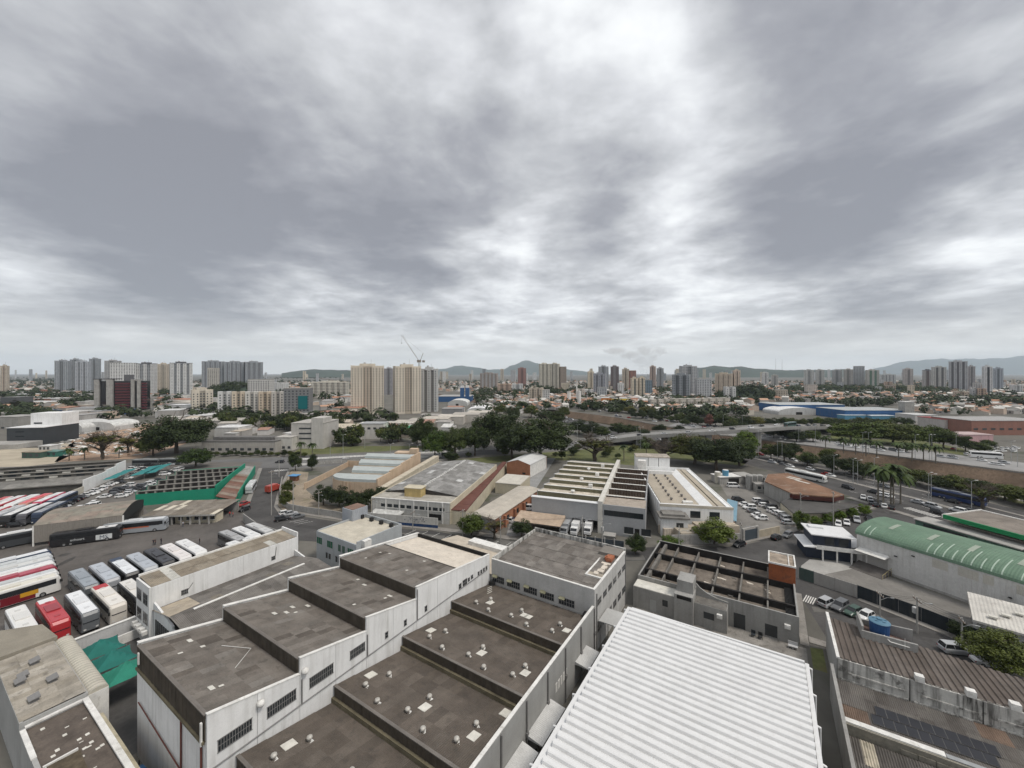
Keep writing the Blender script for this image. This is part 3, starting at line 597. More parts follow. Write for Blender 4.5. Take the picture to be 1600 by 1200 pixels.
# --- blue-grey annex with green windows
An = GT('annex', 'blue-grey two-storey annex with green glass windows, beige roof and roof-top tower', 'building', 43, 35)
ANW = mat('blue_grey_wall', (.38,.40,.41), .85, var=.08, scale=.3, streak=.3, grime=(.2,.2,.2))
An.part('wall', ANW, lambda m: m.box(43,43.3,35,51,0,7.5) and m.box(43.3,56.7,35,35.3,0,8.1) and m.box(56.7,57,35,51,0,8.1) and m.box(43.3,56.7,50.7,51,0,7.7) and None)
An.part('roof', mat('beige_roof', (.50,.46,.38), .85, var=.15, scale=.4, spots=.4, grime=(.36,.31,.24)), lambda m: m.prism([(43.3,35.3),(56.7,35.3),(56.7,50.7),(43.3,50.7)], 7.0, [7.45,7.15,7.15,7.45]))
GRN = plain('green_glass', (.02,.12,.07), .15, spec=.6)
for t in (36.0,39.3,40.9,44.2,48.6):
    wdt = 2.2 if t not in (39.3,40.9) else 1.0
    wd = An.box('window', GRN, 42.985, 43.0, t, t+wdt, 4.5, 6.1)
    An.part('frame', PIPE, lambda m: [m.box(42.95,42.995,t+wdt*k/3-.03,t+wdt*k/3+.03,4.45,6.15) for k in range(4)] and None, parent=wd)
for t in (37,38.2,41,42.2,45,46.2): An.box('window', GLASS, 42.98, 43.0, t, t+.8, 1.6, 3.0)
An.box('tower', mat('tower_panel', (.33,.35,.38), .6, var=.08, corr=(GA,.6,.5)), 52.5, 57.5, 49.5, 54, 0, 10.2)
An.box('tower_cap', mat('rust_cap', (.2,.13,.1), .9), 52.8, 57.2, 49.8, 53.7, 10.2, 10.35)
An.box('duct', COPE, 44.5, 46.5, 33.9, 35, 3, 8.0)
for k in range(4): An.part('air_unit', BLACK, lambda m: m.box(55.2,56,37+k*4,37.9+k*4,7.2,8.2))
# --- sheds at the lower left
def roofpx(pts, z): return [P(x, y, z) for x, y in pts]
M1 = GT('corrugated_shed', 'shed with pale weathered corrugated roof and roof vents beside the green canopies', 'shed', -8.6, 27)
PALE = [(0.30,0.275,0.235),(0.28,0.255,0.215),(0.33,0.305,0.265),(0.26,0.235,0.195)]
M1.part('wall', GREYW, lambda m: m.box(-8.6,-8.3,27,56,0,7.0) and m.box(-8.3,-3.2,27,27.3,0,6.9) and m.box(-3.2,-2.9,27,45.6,0,6.9) and m.prism([(-8.3,55.6),(-3.3,51.6),(-3.0,51.9),(-8.3,56.0)],0,6.8) and None)
M1.part('roof_deck', DECK, lambda m: m.box(-8.3,-3.2,27.3,45.5,6.3,6.8))
roof_sheets(M1.o, M1.l(-8.5,45.4,6.95), V((0,-1,0)), V((1,0,.02)), 18.2, 5.4, 17, 3, PALE, None, rnd=rr)
M1.part('upper_roof', mat('dun_sheet', (.26,.235,.19), .85, var=.15, scale=.4, corr=(GA+PI/2,.5,.6)), lambda m: m.prism([(-9,45.5),(-2.6,45.5),(-3.2,52),(-9,56.5)], 6.8, 7.5))
def barrel(m):
    for k in range(12):
        a0, a1 = PI*k/12, PI*(k+1)/12; y0, y1 = -2.0-1.0*math.cos(a0), -2.0-1.0*math.cos(a1); z0, z1 = 6.5+.55*math.sin(a0), 6.5+.55*math.sin(a1)
        m.poly([(y0,27,z0),(y1,27,z1),(y1,45.6,z1),(y0,45.6,z0)][::-1])
    m.poly([(-2-math.cos(PI*k/12),27,6.5+.55*math.sin(PI*k/12)) for k in range(13)])
M1.part('barrel_roof', mat('tunnel_sheet', (.46,.43,.36), .7, var=.12, scale=.6, corr=(GA+PI/2,.7,.7)), barrel)
M1.part('tunnel_wall', COPE, lambda m: m.box(-3.0,-1.0,26.95,27.2,0,6.5) and m.box(-1.2,-1.0,27.2,45.6,0,6.5) and None)
for s, t in ((-5.6,40.5),(-5.0,33.5),(-7.0,37.6),(-7.4,36.4),(-7.0,30.6)):
    M1.part('roof_vent', PIPE, lambda m: m.box(s-.35,s+.35,t-.5,t+.5,6.95,7.5) and m.prism([(s-.5,t-.7),(s+.5,t-.7),(s+.5,t+.7),(s-.5,t+.7)],7.5,[7.5,7.7,7.7,7.5]) and None)
M2 = GT('brown_roof_shed', 'small flat shed with dark brown felt roof, white edges and a sunken patch', 'shed', -8.6, 4)
BRF = mat('brown_felt', (.115,.095,.08), .92, var=.3, scale=.5, spots=.4, grime=(.06,.05,.042), fine=.15)
M2.part('wall', GREYW, lambda m: m.box(-8.6,-8.2,-4,26.9,0,6.3) and m.box(-3.3,-3.0,-4,26.9,0,6.3) and m.box(-8.2,-3.3,26.6,26.9,0,6.3) and None)
M2.box('roof', BRF, -8.2, -3.3, -4, 26.6, 5.8, 6.1)
M2.part('coping', COPE, lambda m: m.box(-3.5,-2.95,-4,26.9,6.3,6.5) and m.box(-8.2,-3.52,26.5,26.95,6.3,6.5) and m.box(-8.65,-8.2,20,26.4,6.3,6.45) and m.box(-8.65,-8.2,9,14,6.3,6.45) and None)
M2.part('sunken_patch', mat('moss_patch', (.10,.08,.055), .95, var=.4, scale=1.2), lambda m: m.prism([(-8.1,12),(-5.6,12.6),(-5.4,17.6),(-8.1,17.8)],6.1,6.2))
M2.part('patch_edge', COPE, lambda m: m.box(-8.1,-5.5,17.8,18.0,6.1,6.35) and m.box(-8.1,-5.4,11.6,11.8,6.1,6.35) and m.box(-8.0,-7.9,12,17.6,6.1,6.3) and None)
M2.part('canopy', mat('fibre_canopy', (.50,.45,.33), .85, var=.25, scale=.7, corr=(GA+PI/2,.35,.8)), lambda m: m.prism([(-3.0,-2),(-1.75,-2),(-1.75,26),(-3.0,26)],3.8,[4.3,3.95,3.95,4.3],bottom=True))
for k in range(24): M2.part('patch', SKYL, lambda m: (lambda a, b, w: m.poly([(a,b,6.13),(a+.35,b,6.13),(a+.35,b+w,6.13),(a,b+w,6.13)]))(rr.uniform(-8,-4), rr.uniform(6,26), rr.uniform(.1,.5)))
# courtyard: sail canopies, walls, machine
TEAL = mat('teal_canvas', (.018,.145,.122), .8, var=.12, scale=.8, fine=.05)
for k in range(3):
    t0 = 42.6-k*5.0; s0 = -.9+k*.3; a, b, z = 5.2, 4.6, 4.3
    C_ = GT('sail_canopy', ('teal canvas canopy by the coach yard wall','teal canvas canopy between its two neighbours over the courtyard','bright green canvas canopy at the alley end of the courtyard')[k], 'canopy', s0, t0)
    def sail(m, w=a, d=b):
        n = 8; i0 = len(m.v)
        for i in range(n+1):
            for j in range(n+1):
                x, y = i/n, j/n; e = abs(x-.5)*2; f = abs(y-.5)*2
                zz = z+1.5*(1-max(e, f))-.25*(1-e)*(f)-.25*(1-f)*e
                m.v.append((s0+(x-.5)*w*(1-.12*(1-f*f))+w/2*.9, t0+(y-.5)*d*(1-.12*(1-e*e)), zz))
        for i in range(n):
            for j in range(n): q = i0+i*(n+1)+j; m.f.append((q, q+n+1, q+n+2, q+1)); m.m.append(0)
    C_.part('canvas', TEAL if k < 2 else mat('green_canvas', (.025,.20,.14), .8, var=.12, scale=.8), sail)
    for i, j in ((0,0),(1,0),(0,1),(1,1)): C_.part('post', PIPE, lambda m: m.cyl((s0+(i-.5)*a+a/2*.9,t0+(j-.5)*b,0),(s0+(i-.5)*a+a/2*.9,t0+(j-.5)*b,z+.05),.06))
Wl = GT('yard_wall', 'white-grey boundary wall between the coach yard and the courtyard', 'wall', -3, 51)
Wl.part('panel', mat('yard_wall_paint', (.52,.52,.52), .85, var=.1, scale=.4, streak=.35, grime=(.25,.25,.24)), lambda m: m.prism([(-2.9,51.2),(8,51.2),(8,51.6),(-2.9,51.6)],0,3.2) )
Wl.box('inner_wall', COPE, -2.9, 8, 49.6, 49.9, 0, 1.6)
Wl.box('coping', COPE, -2.9, 8, 51.1, 51.7, 3.2, 3.32)
Ma = GT('alley_machine', 'dark machine with blue cover standing in the alley below the white hall', 'machine', -1.4, 14)
Ma.part('base', STEEL, lambda m: m.box(-2.0,-.8,10.5,14.6,.0,1.5)); Ma.part('cover', mat('blue_tarp', (.03,.09,.20), .7, var=.3, scale=2), lambda m: m.prism([(-2.1,12.2),(-.7,12.2),(-.7,15.4),(-2.1,15.4)],1.5,[2.2,2.5,1.9,2.1]))
Ma.part('frame', BLACK, lambda m: [m.cyl((x,y,0),(x,y,2.0),.07) for x in (-2,-.8) for y in (10.6,12.4,14.6,16.2)] and m.box(-2.0,-.8,15.2,16.6,.3,1.2) and None)
sb = GT('alley_bench', 'orange and yellow trolley on the alley floor below the white hall', 'trolley', -1.5, 19)
sb.part('deck', mat('orange_deck', (.45,.13,.05), .8), lambda m: m.box(-2.2,-1.0,18.4,19.4,.25,.4)); sb.part('handle', mat('yellow_bar', (.45,.36,.06), .7), lambda m: m.tube([(-.9,18.4,.3),(-.9,16.4,.9)], .06))
for k in range(2): sb.part('wheel', BLACK, lambda m: m.cyl((-2.2+k*1.1,19.3,.13),(-2.1+k*1.1,19.3,.13),.13))
# --- white ribbed metal roof
Wr = GT('metal_roof_hall', 'hall under a broad white ribbed metal roof with white gutters', 'hall', 10, -51.3)
WM = mat('white_metal', (.68,.68,.675), .45, var=.05, scale=.5, fine=.03, spec=.4, spots=.25, grime=(.55,.54,.52), streak=0)
W0, W1, WT0, WT1, WZ = 2.0, 48.9, -51.0, -28.0, 9.0
npan = 42; pw = (W1-W0)/npan
pm = MB(); prof = [(0,0),(.10,.0),(.20,.30),(.34,.38),(.72,.36),(.90,.26),(1.04,.04),(pw,0)]
prof = [(x*pw/1.117 if x != pw else pw, z) for x, z in prof]
for (x0, z0), (x1, z1) in zip(prof, prof[1:]): pm.poly([(x0,0,z0),(x1,0,z1),(x1,WT1-WT0,z1+.35),(x0,WT1-WT0,z0+.35)])
PM = pm.mesh('roof_panel', WM)
for k in range(npan): ob('roof_panel', PM, Wr.o, loc=Wr.l(W0+k*pw, WT0, WZ))
Wr.part('wall', mat('hall_wall', (.30,.29,.27), .85, var=.12, streak=.4), lambda m: m.box(W0,W1,WT0+.1,WT1+.1,0,WZ-.15))
Wr.box('gutter', WM, W0, W1+.4, WT1+.05, WT1+.75, WZ+.0, WZ+.28); Wr.box('gutter', WM, W0, W1+.4, WT0-.5, WT0-.05, WZ-.2, WZ+.1)
Wr.box('end_flashing', WM, W1, W1+.35, WT0, WT1, WZ-.2, WZ+.42)
for k in range(9):
    s = W0+5+k*5.2
    Wr.part('gutter_outlet', WM, lambda m: m.cyl((s,WT1+.7,WZ+.1),(s,WT1+1.15,WZ-.0),.12) and m.cyl((s,WT1+1.1,WZ),(s,WT1+1.1,0),.1) and None)
    Wr.part('gutter_outlet', WM, lambda m: m.cyl((s,WT0-.45,WZ),(s,WT0-.8,WZ-.1),.12) and m.cyl((s,WT0-.75,WZ-.1),(s,WT0-.75,0),.1) and None)
Cn = GT('alley_canopy', 'small grey flat canopy over the alley beside the white metal roof', 'canopy', 50.5, -25)
Cn.box('roof', mat('grey_sheet', (.42,.42,.41), .7, var=.1), 49.5, 54, -27.5, -22.1, 5.0, 5.15)
for s, t in ((49.7,-27.3),(53.8,-27.3),(49.7,-22.3),(53.8,-22.3)): Cn.part('post', PIPE, lambda m: m.cyl((s,t,0),(s,t,5.0),.08))
# --- grey building with open beam grid roof and orange tank box
Gb = GT('beam_roof_building', 'single-storey grey building with a sunken black beam-grid roof and orange roof box', 'building', 69.3, -51.5)
A0, A1, B0, B1, GZ = 69.3, 89.5, -51.5, -23.5, 5.1
GBW = mat('dull_grey_wall', (.30,.295,.28), .88, var=.12, scale=.3, streak=.5, grime=(.13,.125,.115))
Gb.part('wall', GBW, lambda m: m.box(A0,A0+.3,B0,B1,0,GZ) and m.box(A0+.3,A1-.3,B0,B0+.3,0,GZ) and m.box(A0+.3,A1-.3,B1-.3,B1,0,GZ) and m.box(A1-.3,A1,B0,B1,0,GZ+.3) and None)
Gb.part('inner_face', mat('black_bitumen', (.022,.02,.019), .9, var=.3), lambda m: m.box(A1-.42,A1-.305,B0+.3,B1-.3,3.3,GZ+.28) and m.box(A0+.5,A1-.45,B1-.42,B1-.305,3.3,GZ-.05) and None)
Gb.box('roof_slab', mat('rubbly_roof', (.17,.145,.12), .95, var=.4, scale=.35, spots=.7, grime=(.06,.05,.042), fine=.25), A0+.3, A1-.42, B0+.3, B1-.42, 3.2, 3.7)
BEAM = mat('beam_concrete', (.16,.15,.135), .92, var=.3, scale=.8, spots=.5, grime=(.05,.045,.04))
for k in range(1, 6): Gb.box('beam', BEAM, A0+.35, A1-.45, B0+k*4.67-.14, B0+k*4.67+.14, 3.7, 4.75)
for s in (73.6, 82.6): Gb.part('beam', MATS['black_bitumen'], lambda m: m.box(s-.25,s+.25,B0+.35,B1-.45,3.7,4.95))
Gb.box('beam', BEAM, A0+.35, A1-.45, B1-2.0, B1-1.4, 3.7, 4.9)
Gb.part('stair', BLACK, lambda m: [m.box(71+k*.5,71.2+k*.5,B0+.4,B0+1.9,4.0,4.35) for k in range(22)] and None)
for k in range(26):
    a, b = rr.uniform(A0+1, A1-1), rr.uniform(B0+2, B1-2); w = rr.uniform(.3,1.4)
    Gb.part('rubble', CREAM if k % 3 else BEAM, lambda m: m.prism([(a,b),(a+.4,b-.1),(a+.5+w*.3,b+w),(a+.1,b+w*.8)],3.7,3.75+rr.random()*.2))
ORG = mat('orange_wall', (.27,.085,.035), .9, var=.2, scale=.4, spots=.5, grime=(.10,.05,.035), streak=.4)
ob_ = Gb.part('tank_box', ORG, lambda m: m.box(82.6,88.8,-51.6,-47.0,3.7,8.3))
Gb.part('box_rim', COPE, lambda m: m.box(82.5,82.75,-51.7,-46.9,8.3,8.6) and m.box(88.6,88.9,-51.7,-46.9,8.3,8.6) and m.box(82.75,88.6,-51.7,-51.45,8.3,8.6) and m.box(82.75,88.6,-47.15,-46.9,8.3,8.6) and m.box(82.75,88.6,-50.6,-50.45,8.3,8.55) and None, parent=ob_)
Gb.part('box_top', mat('box_top', (.30,.25,.2), .9, var=.4, scale=.8, spots=.6, grime=(.12,.09,.07)), lambda m: m.box(82.75,88.6,-51.45,-47.15,8.3,8.36), parent=ob_)
# annexes on the court side
Gb.part('annex', GBW, lambda m: m.box(66.0,69.28,-31.5,-23.4,0,4.2) and m.box(65.2,70.6,-34.9,-31.52,0,5.4) and m.box(66.2,69.28,-40.5,-34.92,0,4.2) and None)
Gb.part('annex_roof', SKYL, lambda m: m.box(66.1,69.2,-31.4,-23.5,4.2,4.3)); Gb.box('annex_roof', BEAM, 66.3, 69.2, -40.4, -35.0, 4.2, 4.25)
Gb.part('tank_tower', GBW, lambda m: m.box(66.6,70.4,-34.7,-31.8,5.4,7.6)); Gb.box('dark_opening', DARK, 65.18, 65.4, -34.6, -32.0, 4.6, 5.3)
Gb.part('curved_wall', GBW, lambda m: m.extrude_x([(-40.5,4.2),(-34.92,4.2),(-34.92,6.6),(-35.6,5.9),(-36.8,5.2),(-38.6,4.7),(-40.5,4.5)][::-1] if False else [(-34.92,4.2),(-34.92,6.6),(-35.6,5.9),(-36.8,5.2),(-38.6,4.7),(-40.5,4.5),(-40.5,4.2)], 69.0, 69.28))
for (s, a, b, z0, z1, nm) in ((66.0,-30.2,-29.2,1.9,3.1,'window'),(66.0,-28.0,-26.8,0.05,2.4,'door'),(66.2,-38.4,-36.6,1.8,3.0,'window'),(69.3,-43.3,-41.4,.1,2.8,'window'),(69.3,-48.3,-46.4,.3,2.4,'window')): Gb.box(nm, GLASS if nm == 'window' else GREYW, s-.03, s, a, b, z0, z1)
for s, t in ((66.2,-39.3),(69.3,-49.8)): Gb.part('air_unit', COPE, lambda m: m.box(s-.5,s-.02,t-.45,t+.45,2.7,3.4) and m.cyl((s-.55,t,3.05),(s-.5,t,3.05),.25) and None)
for k, (t, c) in enumerate(((-44.6,(.03,.035,.04)),(-45.7,(.03,.03,.03)),(-50.2,(.5,.5,.5)),(-50.9,(.5,.5,.5)))):
    q = GT('court_chair' if k < 2 else 'plastic_chair', ('black armchair against the court wall','black bench seat beside the court window','white plastic chair under the court air unit','white plastic chair at the weedy court corner')[k], 'chair', 68, t)
    mm = mat('chair_%d' % k, c, .6)
    q.part('seat', mm, lambda m: m.box(67.7,68.4,t-.35,t+.35,.4,.5)); q.part('backrest', mm, lambda m: m.box(68.36,68.44,t-.35,t+.35,.5,1.05))
    for i in (67.75,68.35):
        for j in (-.3,.3): q.part('leg', mm, lambda m: m.cyl((i,t+j,0),(i,t+j,.4),.03))
# ------------------------------------------------------------------ right-hand buildings
# brown-roofed factory with the stained wall
Bf = GT('brown_roof_factory', 'old factory with brown trough roof and black-stained concrete wall', 'factory', 58, -55.4)
TR = -92
brn = [(0.118,0.098,0.084),(0.108,0.088,0.075),(0.128,0.108,0.094)]
def skew(t): return 71.2-(-55.4-t)*0.17
Bf.part('wall', GREYW, lambda m: m.box(58.3,71,-55.7,-55.4,0,6.2))
for a, b in ((-55.5,-63.2),(-63.2,-70),(-70,-77),(-77,-84),(-84,-92)):
    Bf.box('stained_panel', STAINW, 58.0, 58.3, b+.05, a-.05, 0, 6.2)
    Bf.box('ledge', STAINW, 57.8, 57.98, b+.4, a-1.2, 4.4, 4.62); Bf.box('ledge', STAINW, 57.75, 57.98, b+.2, a-.4, 3.3, 3.55)
    Bf.box('panel_joint', DARK, 57.97, 58.05, b-.05, b+.05, 3.2, 6.1)
nr = 46
for k in range(nr):                                   # trough sheets running up the roof
    t0 = -55.5-k*.78; L1 = skew(t0)-58.2; m = MB()
    pr = [(0,0),(.12,.16),(.5,.16),(.62,0),(.78,0)]
    for (x0,z0),(x1,z1) in zip(pr, pr[1:]): m.poly([(0,-x0,z0),(0,-x1,z1),(L1,-x1,z1-.7),(L1,-x0,z0-.7)])
    o = m.build('roof_sheet', OCR, Bf.o, color=rr.choice(brn), loc=Bf.l(58.2, t0, 6.2))
Bf.box('verge', COPE, 58.0, 71.2, -55.75, -55.35, 6.2, 6.42)
for t in (-64.2,-69.0,-72.8,-76.6,-82.6):
    Bf.part('air_unit', COPE, lambda m: m.box(57.9,58.7,t-.45,t+.45,6.25,7.05) and m.cyl((57.86,t,6.65),(57.9,t,6.65),.26,n=10) and None)
tk = Bf.part('tank_court', GBW, lambda m: m.box(66.6,66.9,-66.0,-59.5,5.2,7.0) and m.box(66.9,71.5,-59.8,-59.5,4.5,7.6) and m.prism([(71.2,-59.8),(71.5,-59.8),(69.6,-66.0),(69.3,-66.0)],4.5,[7.8,7.8,6.6,6.6]) and None)
Bf.part('court_floor', mat('reddish_floor', (.15,.10,.085), .9, var=.3), lambda m: m.box(66.9,71.0,-65.6,-59.8,5.3,5.9), parent=tk)
TB = mat('tank_blue', (.022,.07,.19), .5, var=.08)
tkt = GT('water_tank', 'round blue water tank on the brown-roofed factory', 'water tank', 68.9, -62)
tkt.part('body', TB, lambda m: m.lathe([(0,5.9),(1.15,5.9),(1.22,6.4),(1.22,6.45),(1.26,7.2),(1.26,7.25),(1.3,7.9),(1.36,8.0),(1.36,8.12)], 20, (68.9,-62)), smooth=False)
tkt.part('lid', mat('tank_lid', (.10,.20,.28), .5, var=.1), lambda m: m.lathe([(1.38,8.12),(1.3,8.2),(.8,8.36),(.35,8.42),(.34,8.6),(0,8.62)], 20, (68.9,-62)) and [m.box(68.9+math.cos(a)*.7-.12,68.9+math.cos(a)*.7+.12,-62+math.sin(a)*.7-.2,-62+math.sin(a)*.7+.2,8.36,8.46) for a in (0,1.26,2.5,3.8,5)] and None)
Bf.part('tank_pipe', COPE, lambda m: m.tube([(67,-62.2,7.0),(66.4,-62.8,6.5),(66.4,-65,6.4)], .07) and m.cyl((66.5,-64.5,5.2),(66.5,-64.5,7.6),.03) and None)
# lower roof with solar panels, block wall and the next roof down
Sf = GT('solar_shed', 'low shed with corrugated roof, a double row of solar panels and a concrete-block wall', 'shed', 46, -56)
Sf.part('side_wall', GBW, lambda m: m.prism([(20,-54.6),(58,-54.6),(58,-55.0),(20,-55.0)], 0, [4.4,5.2,5.2,4.4]))
dk2 = [(0.125,0.115,0.105),(0.11,0.1,0.09),(0.14,0.13,0.118)]
Sf.part('roof_deck', DECK, lambda m: m.box(50.3,57.9,-92,-55.02,2.4,2.9) and m.box(38,48.9,-92,-55.02,0.4,1.1) and None)
roof_sheets(Sf.o, Sf.l(50.3,-55.2,2.95), V((0,-1,0)), V((1,0,.05)), 36, 7.5, 26, 3, dk2+[(.17,.12,.09)], [4,4,4,1], rnd=rr)
roof_sheets(Sf.o, Sf.l(38,-55.2,1.3), V((0,-1,0)), V((1,0,.05)), 36, 10.8, 26, 3, dk2+[(.42,.38,.3)], [4,4,4,2], rnd=rr, pitch=.3, amp=.06)
blk = mat('concrete_block', (.22,.205,.17), .92, var=.2, scale=1.5, spots=.3)
Sf.box('block_wall', blk, 49.2, 49.5, -92, -55.1, 0, 3.0); Sf.box('block_ledge', MOSS, 48.9, 49.6, -92, -55.1, 1.1, 1.5)
BM = MB().box(0,.12,-1.45,0,0,.62).mesh('block', blk)
for k in range(20): ob('block', BM, Sf.o, loc=Sf.l(49.1, -60.5-k*1.55, 1.75+.02*(k % 2)))
Sf.box('gutter', COPE, 49.5, 50.3, -64.5, -55.1, 3.0, 3.15); Sf.box('gutter', STEEL, 49.6, 50.25, -92, -64.6, 2.95, 3.05)
SP = mat('solar_cell', (.018,.019,.024), .4, var=.1, scale=2, spec=.6); SPM = MB().box(0,1.55,-1.02,0,0,.04).mesh('solar_panel', SP); SPF = MB().box(-.03,1.58,-1.05,.03,-.03,.01).mesh('panel_frame', PIPE)
for j in range(2):
    for k in range(10):
        o = ob('solar_panel', SPM, Sf.o, loc=Sf.l(50.9+j*1.75, -58.3-k*1.1-j*.6, 3.2+j*.09)); o.rotation_euler.y = -.05; ob('panel_frame', SPF, o)
dish = GT('satellite_dish', 'white satellite dish on the low solar shed', 'satellite dish', 51, -75)
dish.part('reflector', COPE, lambda m: m.lathe([(0,3.9),(.5,4.0),(.9,4.25),(.92,4.27),(.5,3.96),(0,3.86)], 16, (51,-75)), smooth=True); dish.part('mast', PIPE, lambda m: m.cyl((51,-75,3.2),(51,-75,3.9),.06))
# --- green barrel warehouse
wo_, wa = V((87.1,101.9,0)), math.atan2(-.91,.416)
Wh = thing('warehouse', 'large warehouse with green barrel roof and grey dirty metal walls', 'warehouse', wo_, wa)
WL, WW, WH, WC = 52.0, 17.5, 7.4, 2.5            # local x runs towards the camera side, y to the right (away)
GM = mat('grey_cladding', (.55,.545,.525), .8, var=.10, scale=.15, streak=.55, grime=(.34,.325,.30), corr=(wa,.35,.35))
GREEN = mat('green_roof', (.125,.20,.14), .75, var=.14, scale=.3, spots=.3, grime=(.20,.27,.2), corr=(wa,.5,.4))
ncl = 13
for k in range(ncl):
    a, b = WL*k/ncl, WL*(k+1)/ncl
    part('wall_panel', GM, Wh, lambda m: m.box(a+.01,b-.01,0,.25,0,WH))
part('wall', GM, Wh, lambda m: m.box(0,WL,WW-.25,WW,0,WH))
part('plinth', CONC, Wh, lambda m: m.box(-.05,WL,-.12,-.005,0,.5))
arc = [(WW/2-WW/2*1.02*math.cos(PI*k/18), WH+WC*math.sin(PI*k/18)**.85 if 0 < k < 18 else WH) for k in range(19)]
part('end_wall', GM, Wh, lambda m: m.extrude_x([(0.26,0),(WW-.26,0)]+[(min(max(y,.26),WW-.26),z-.06) for y, z in arc[::-1]], 0, .25))
for k in range(18):
    (y0,z0),(y1,z1) = arc[k], arc[k+1]
    part('roof_strip', GREEN, Wh, lambda m: m.poly([(-.3,y0,z0+.03),(WL,y0,z0+.03),(WL,y1,z1+.03),(-.3,y1,z1+.03)]))
TRL = mat('translucent_sheet', (.36,.45,.37), .6, var=.1, scale=1)
def arcband(x, k0, k1, wd, m_, nm='skylight'):
    def f(m):
        for k in range(k0, k1):
            (y0,z0),(y1,z1) = arc[k], arc[k+1]; m.poly([(x,y0,z0+.09),(x+wd,y0,z0+.09),(x+wd,y1,z1+.09),(x,y1,z1+.09)])
    part(nm, m_, Wh, f)
for x in (1.5,2.6): arcband(x, 1, 5, .22, TRL)
for i, x in enumerate((13,14.2,15.6,17,18.4,19.8,21.2,22.6,24,26.5,28,29.5,31,32.8,34.4,36)): arcband(x, 1, 5+i % 3, .22, TRL)
for x in (4.5,11.5,18,25,32,39): arcband(x, 6, 9, .9, mat('pale_sheet', (.30,.34,.28), .7, var=.1))
part('loading_canopy', COPE, Wh, lambda m: m.prism([(.6,-2.4),(6.6,-2.4),(6.6,-.02),(.6,-.02)],4.0,[4.05,4.05,4.4,4.4],bottom=True))
part('loading_door', mat('door_grey', (.36,.35,.33), .8, var=.1), Wh, lambda m: m.box(1.2,6.2,-.06,-.005,.9,3.9)); part('ramp', ASPH2, Wh, lambda m: m.prism([(.5,-.1),(.5,-4.5),(7.0,-4.5),(7.0,-.1)],0,[1.0,.1,.1,1.0]))
part('ramp_rail', mat('yellow_rail', (.36,.30,.16), .7), Wh, lambda m: m.tube([(7.05,-.2,1.8),(7.05,-4.4,.9)],.05,4) and [m.cyl((7.05,-.4-1.3*k,0),(7.05,-.4-1.3*k,1.7-.27*k),.04,n=4) for k in range(4)] and None)
for x, z in ((7.5,4.9),(10.6,6.2),(25,4.0),(25.2,2.2)): part('wall_lamp', BLACK, Wh, lambda m: m.box(x,x+.5,-.45,-.02,z,z+.15))
for x, w in ((14,2.5),(18,3),(21.6,1.5),(26,1.6)): part('repair_panel', mat('newer_cladding', (.47,.45,.40), .8, var=.08, corr=(wa,.35,.35)), Wh, lambda m: m.box(x,x+w,-.03,-.004,5.2,7.0))
# --- filling-station canopy
so = P(1474,804.6,5.6); sa = math.atan2(-15.8, 4.1)
Fs = thing('filling_station', 'filling-station with broad brown flat canopy and green fascia', 'filling station', V((so.x,so.y,0)), sa)
CL, CW = 46.0, 17.0
for k in range(12): part('roof_panel', mat('canopy_top', (.20,.175,.15), .9, var=.25, scale=.25, spots=.4, grime=(.13,.115,.1)), Fs, lambda m: m.box(k*CL/12+.02,(k+1)*CL/12-.02,.3,CW-.3,5.2,5.5+.015*(k % 2)))
part('edge', COPE, Fs, lambda m: m.box(-.3,0.0,-.2,CW+.2,4.7,5.8) and m.box(0,CL,CW-.3,CW+.2,4.7,5.7) and None)
part('green_fascia', mat('fascia_green', (.01,.20,.07), .5, var=.05), Fs, lambda m: m.box(0,CL,-.2,.25,4.6,5.8))
for x in (4,14,24,34,44):
    for y in (4,13): part('column', COPE, Fs, lambda m: m.box(x-.25,x+.25,y-.25,y+.25,0,5.2))
for x in (9,19,29): part('fuel_pump', mat('pump_grey', (.3,.3,.3), .5), Fs, lambda m: m.box(x-.4,x+.4,5.2,5.8,0,1.9) and m.box(x-.3,x+.3,5.15,5.2,1.0,1.6) and None)
k_ = thing('station_kiosk', 'low flat-roofed kiosk with dark green front beside the filling-station', 'kiosk', P(1432,826), sa)
part('wall', mat('kiosk_wall', (.07,.13,.10), .7, var=.2), k_, lambda m: m.box(0,22,-.5,5,0,2.9)); part('roof', CYARD, k_, lambda m: m.box(-.4,22.4,-.9,5.4,2.9,3.15)); part('window', GLASS, k_, lambda m: m.box(2,12,-.53,-.5,.8,2.4))
part('forecourt_shop', mat('shop_roof', (.38,.34,.29), .9, var=.2, scale=.3), k_, lambda m: m.box(4,24,6,14,0,3.4))
# --- navy and white house
no = P(1290,874); na = math.radians(-20)
Nh = thing('navy_house', 'two-storey navy blue house with white flat roof and balcony', 'house', V((no.x,no.y,0)), na)
NAVY = mat('navy_paint', (.022,.030,.048), .6, var=.1)
part('wall', NAVY, Nh, lambda m: m.box(-4.2,5.6,0,7.5,0,3.0) and m.box(-2.6,5.6,.6,7.5,3.0,6.0) and None)
part('roof', WM, Nh, lambda m: m.box(-3.2,6.4,-.4,8.0,6.0,6.25)); part('roof_hatch', WM, Nh, lambda m: m.box(-2.2,1,4.5,6.6,6.25,6.7))
part('porch_roof', WM, Nh, lambda m: m.prism([(-5,-1.2),(-2.6,-1.2),(-2.6,7.5),(-5,7.5)],3.0,[3.05,3.4,3.4,3.05]))
part('balcony', COPE, Nh, lambda m: m.box(-2.4,8.2,-1.6,.55,2.95,3.2) and m.box(-2.4,8.2,-1.6,-1.5,3.2,4.0) and m.box(8.1,8.2,-1.5,4,3.2,4.0) and None)
for x in (-1,2,5,8): part('column', COPE, Nh, lambda m: m.box(x-.15,x+.15,-1.4,-1.1,0,2.95))
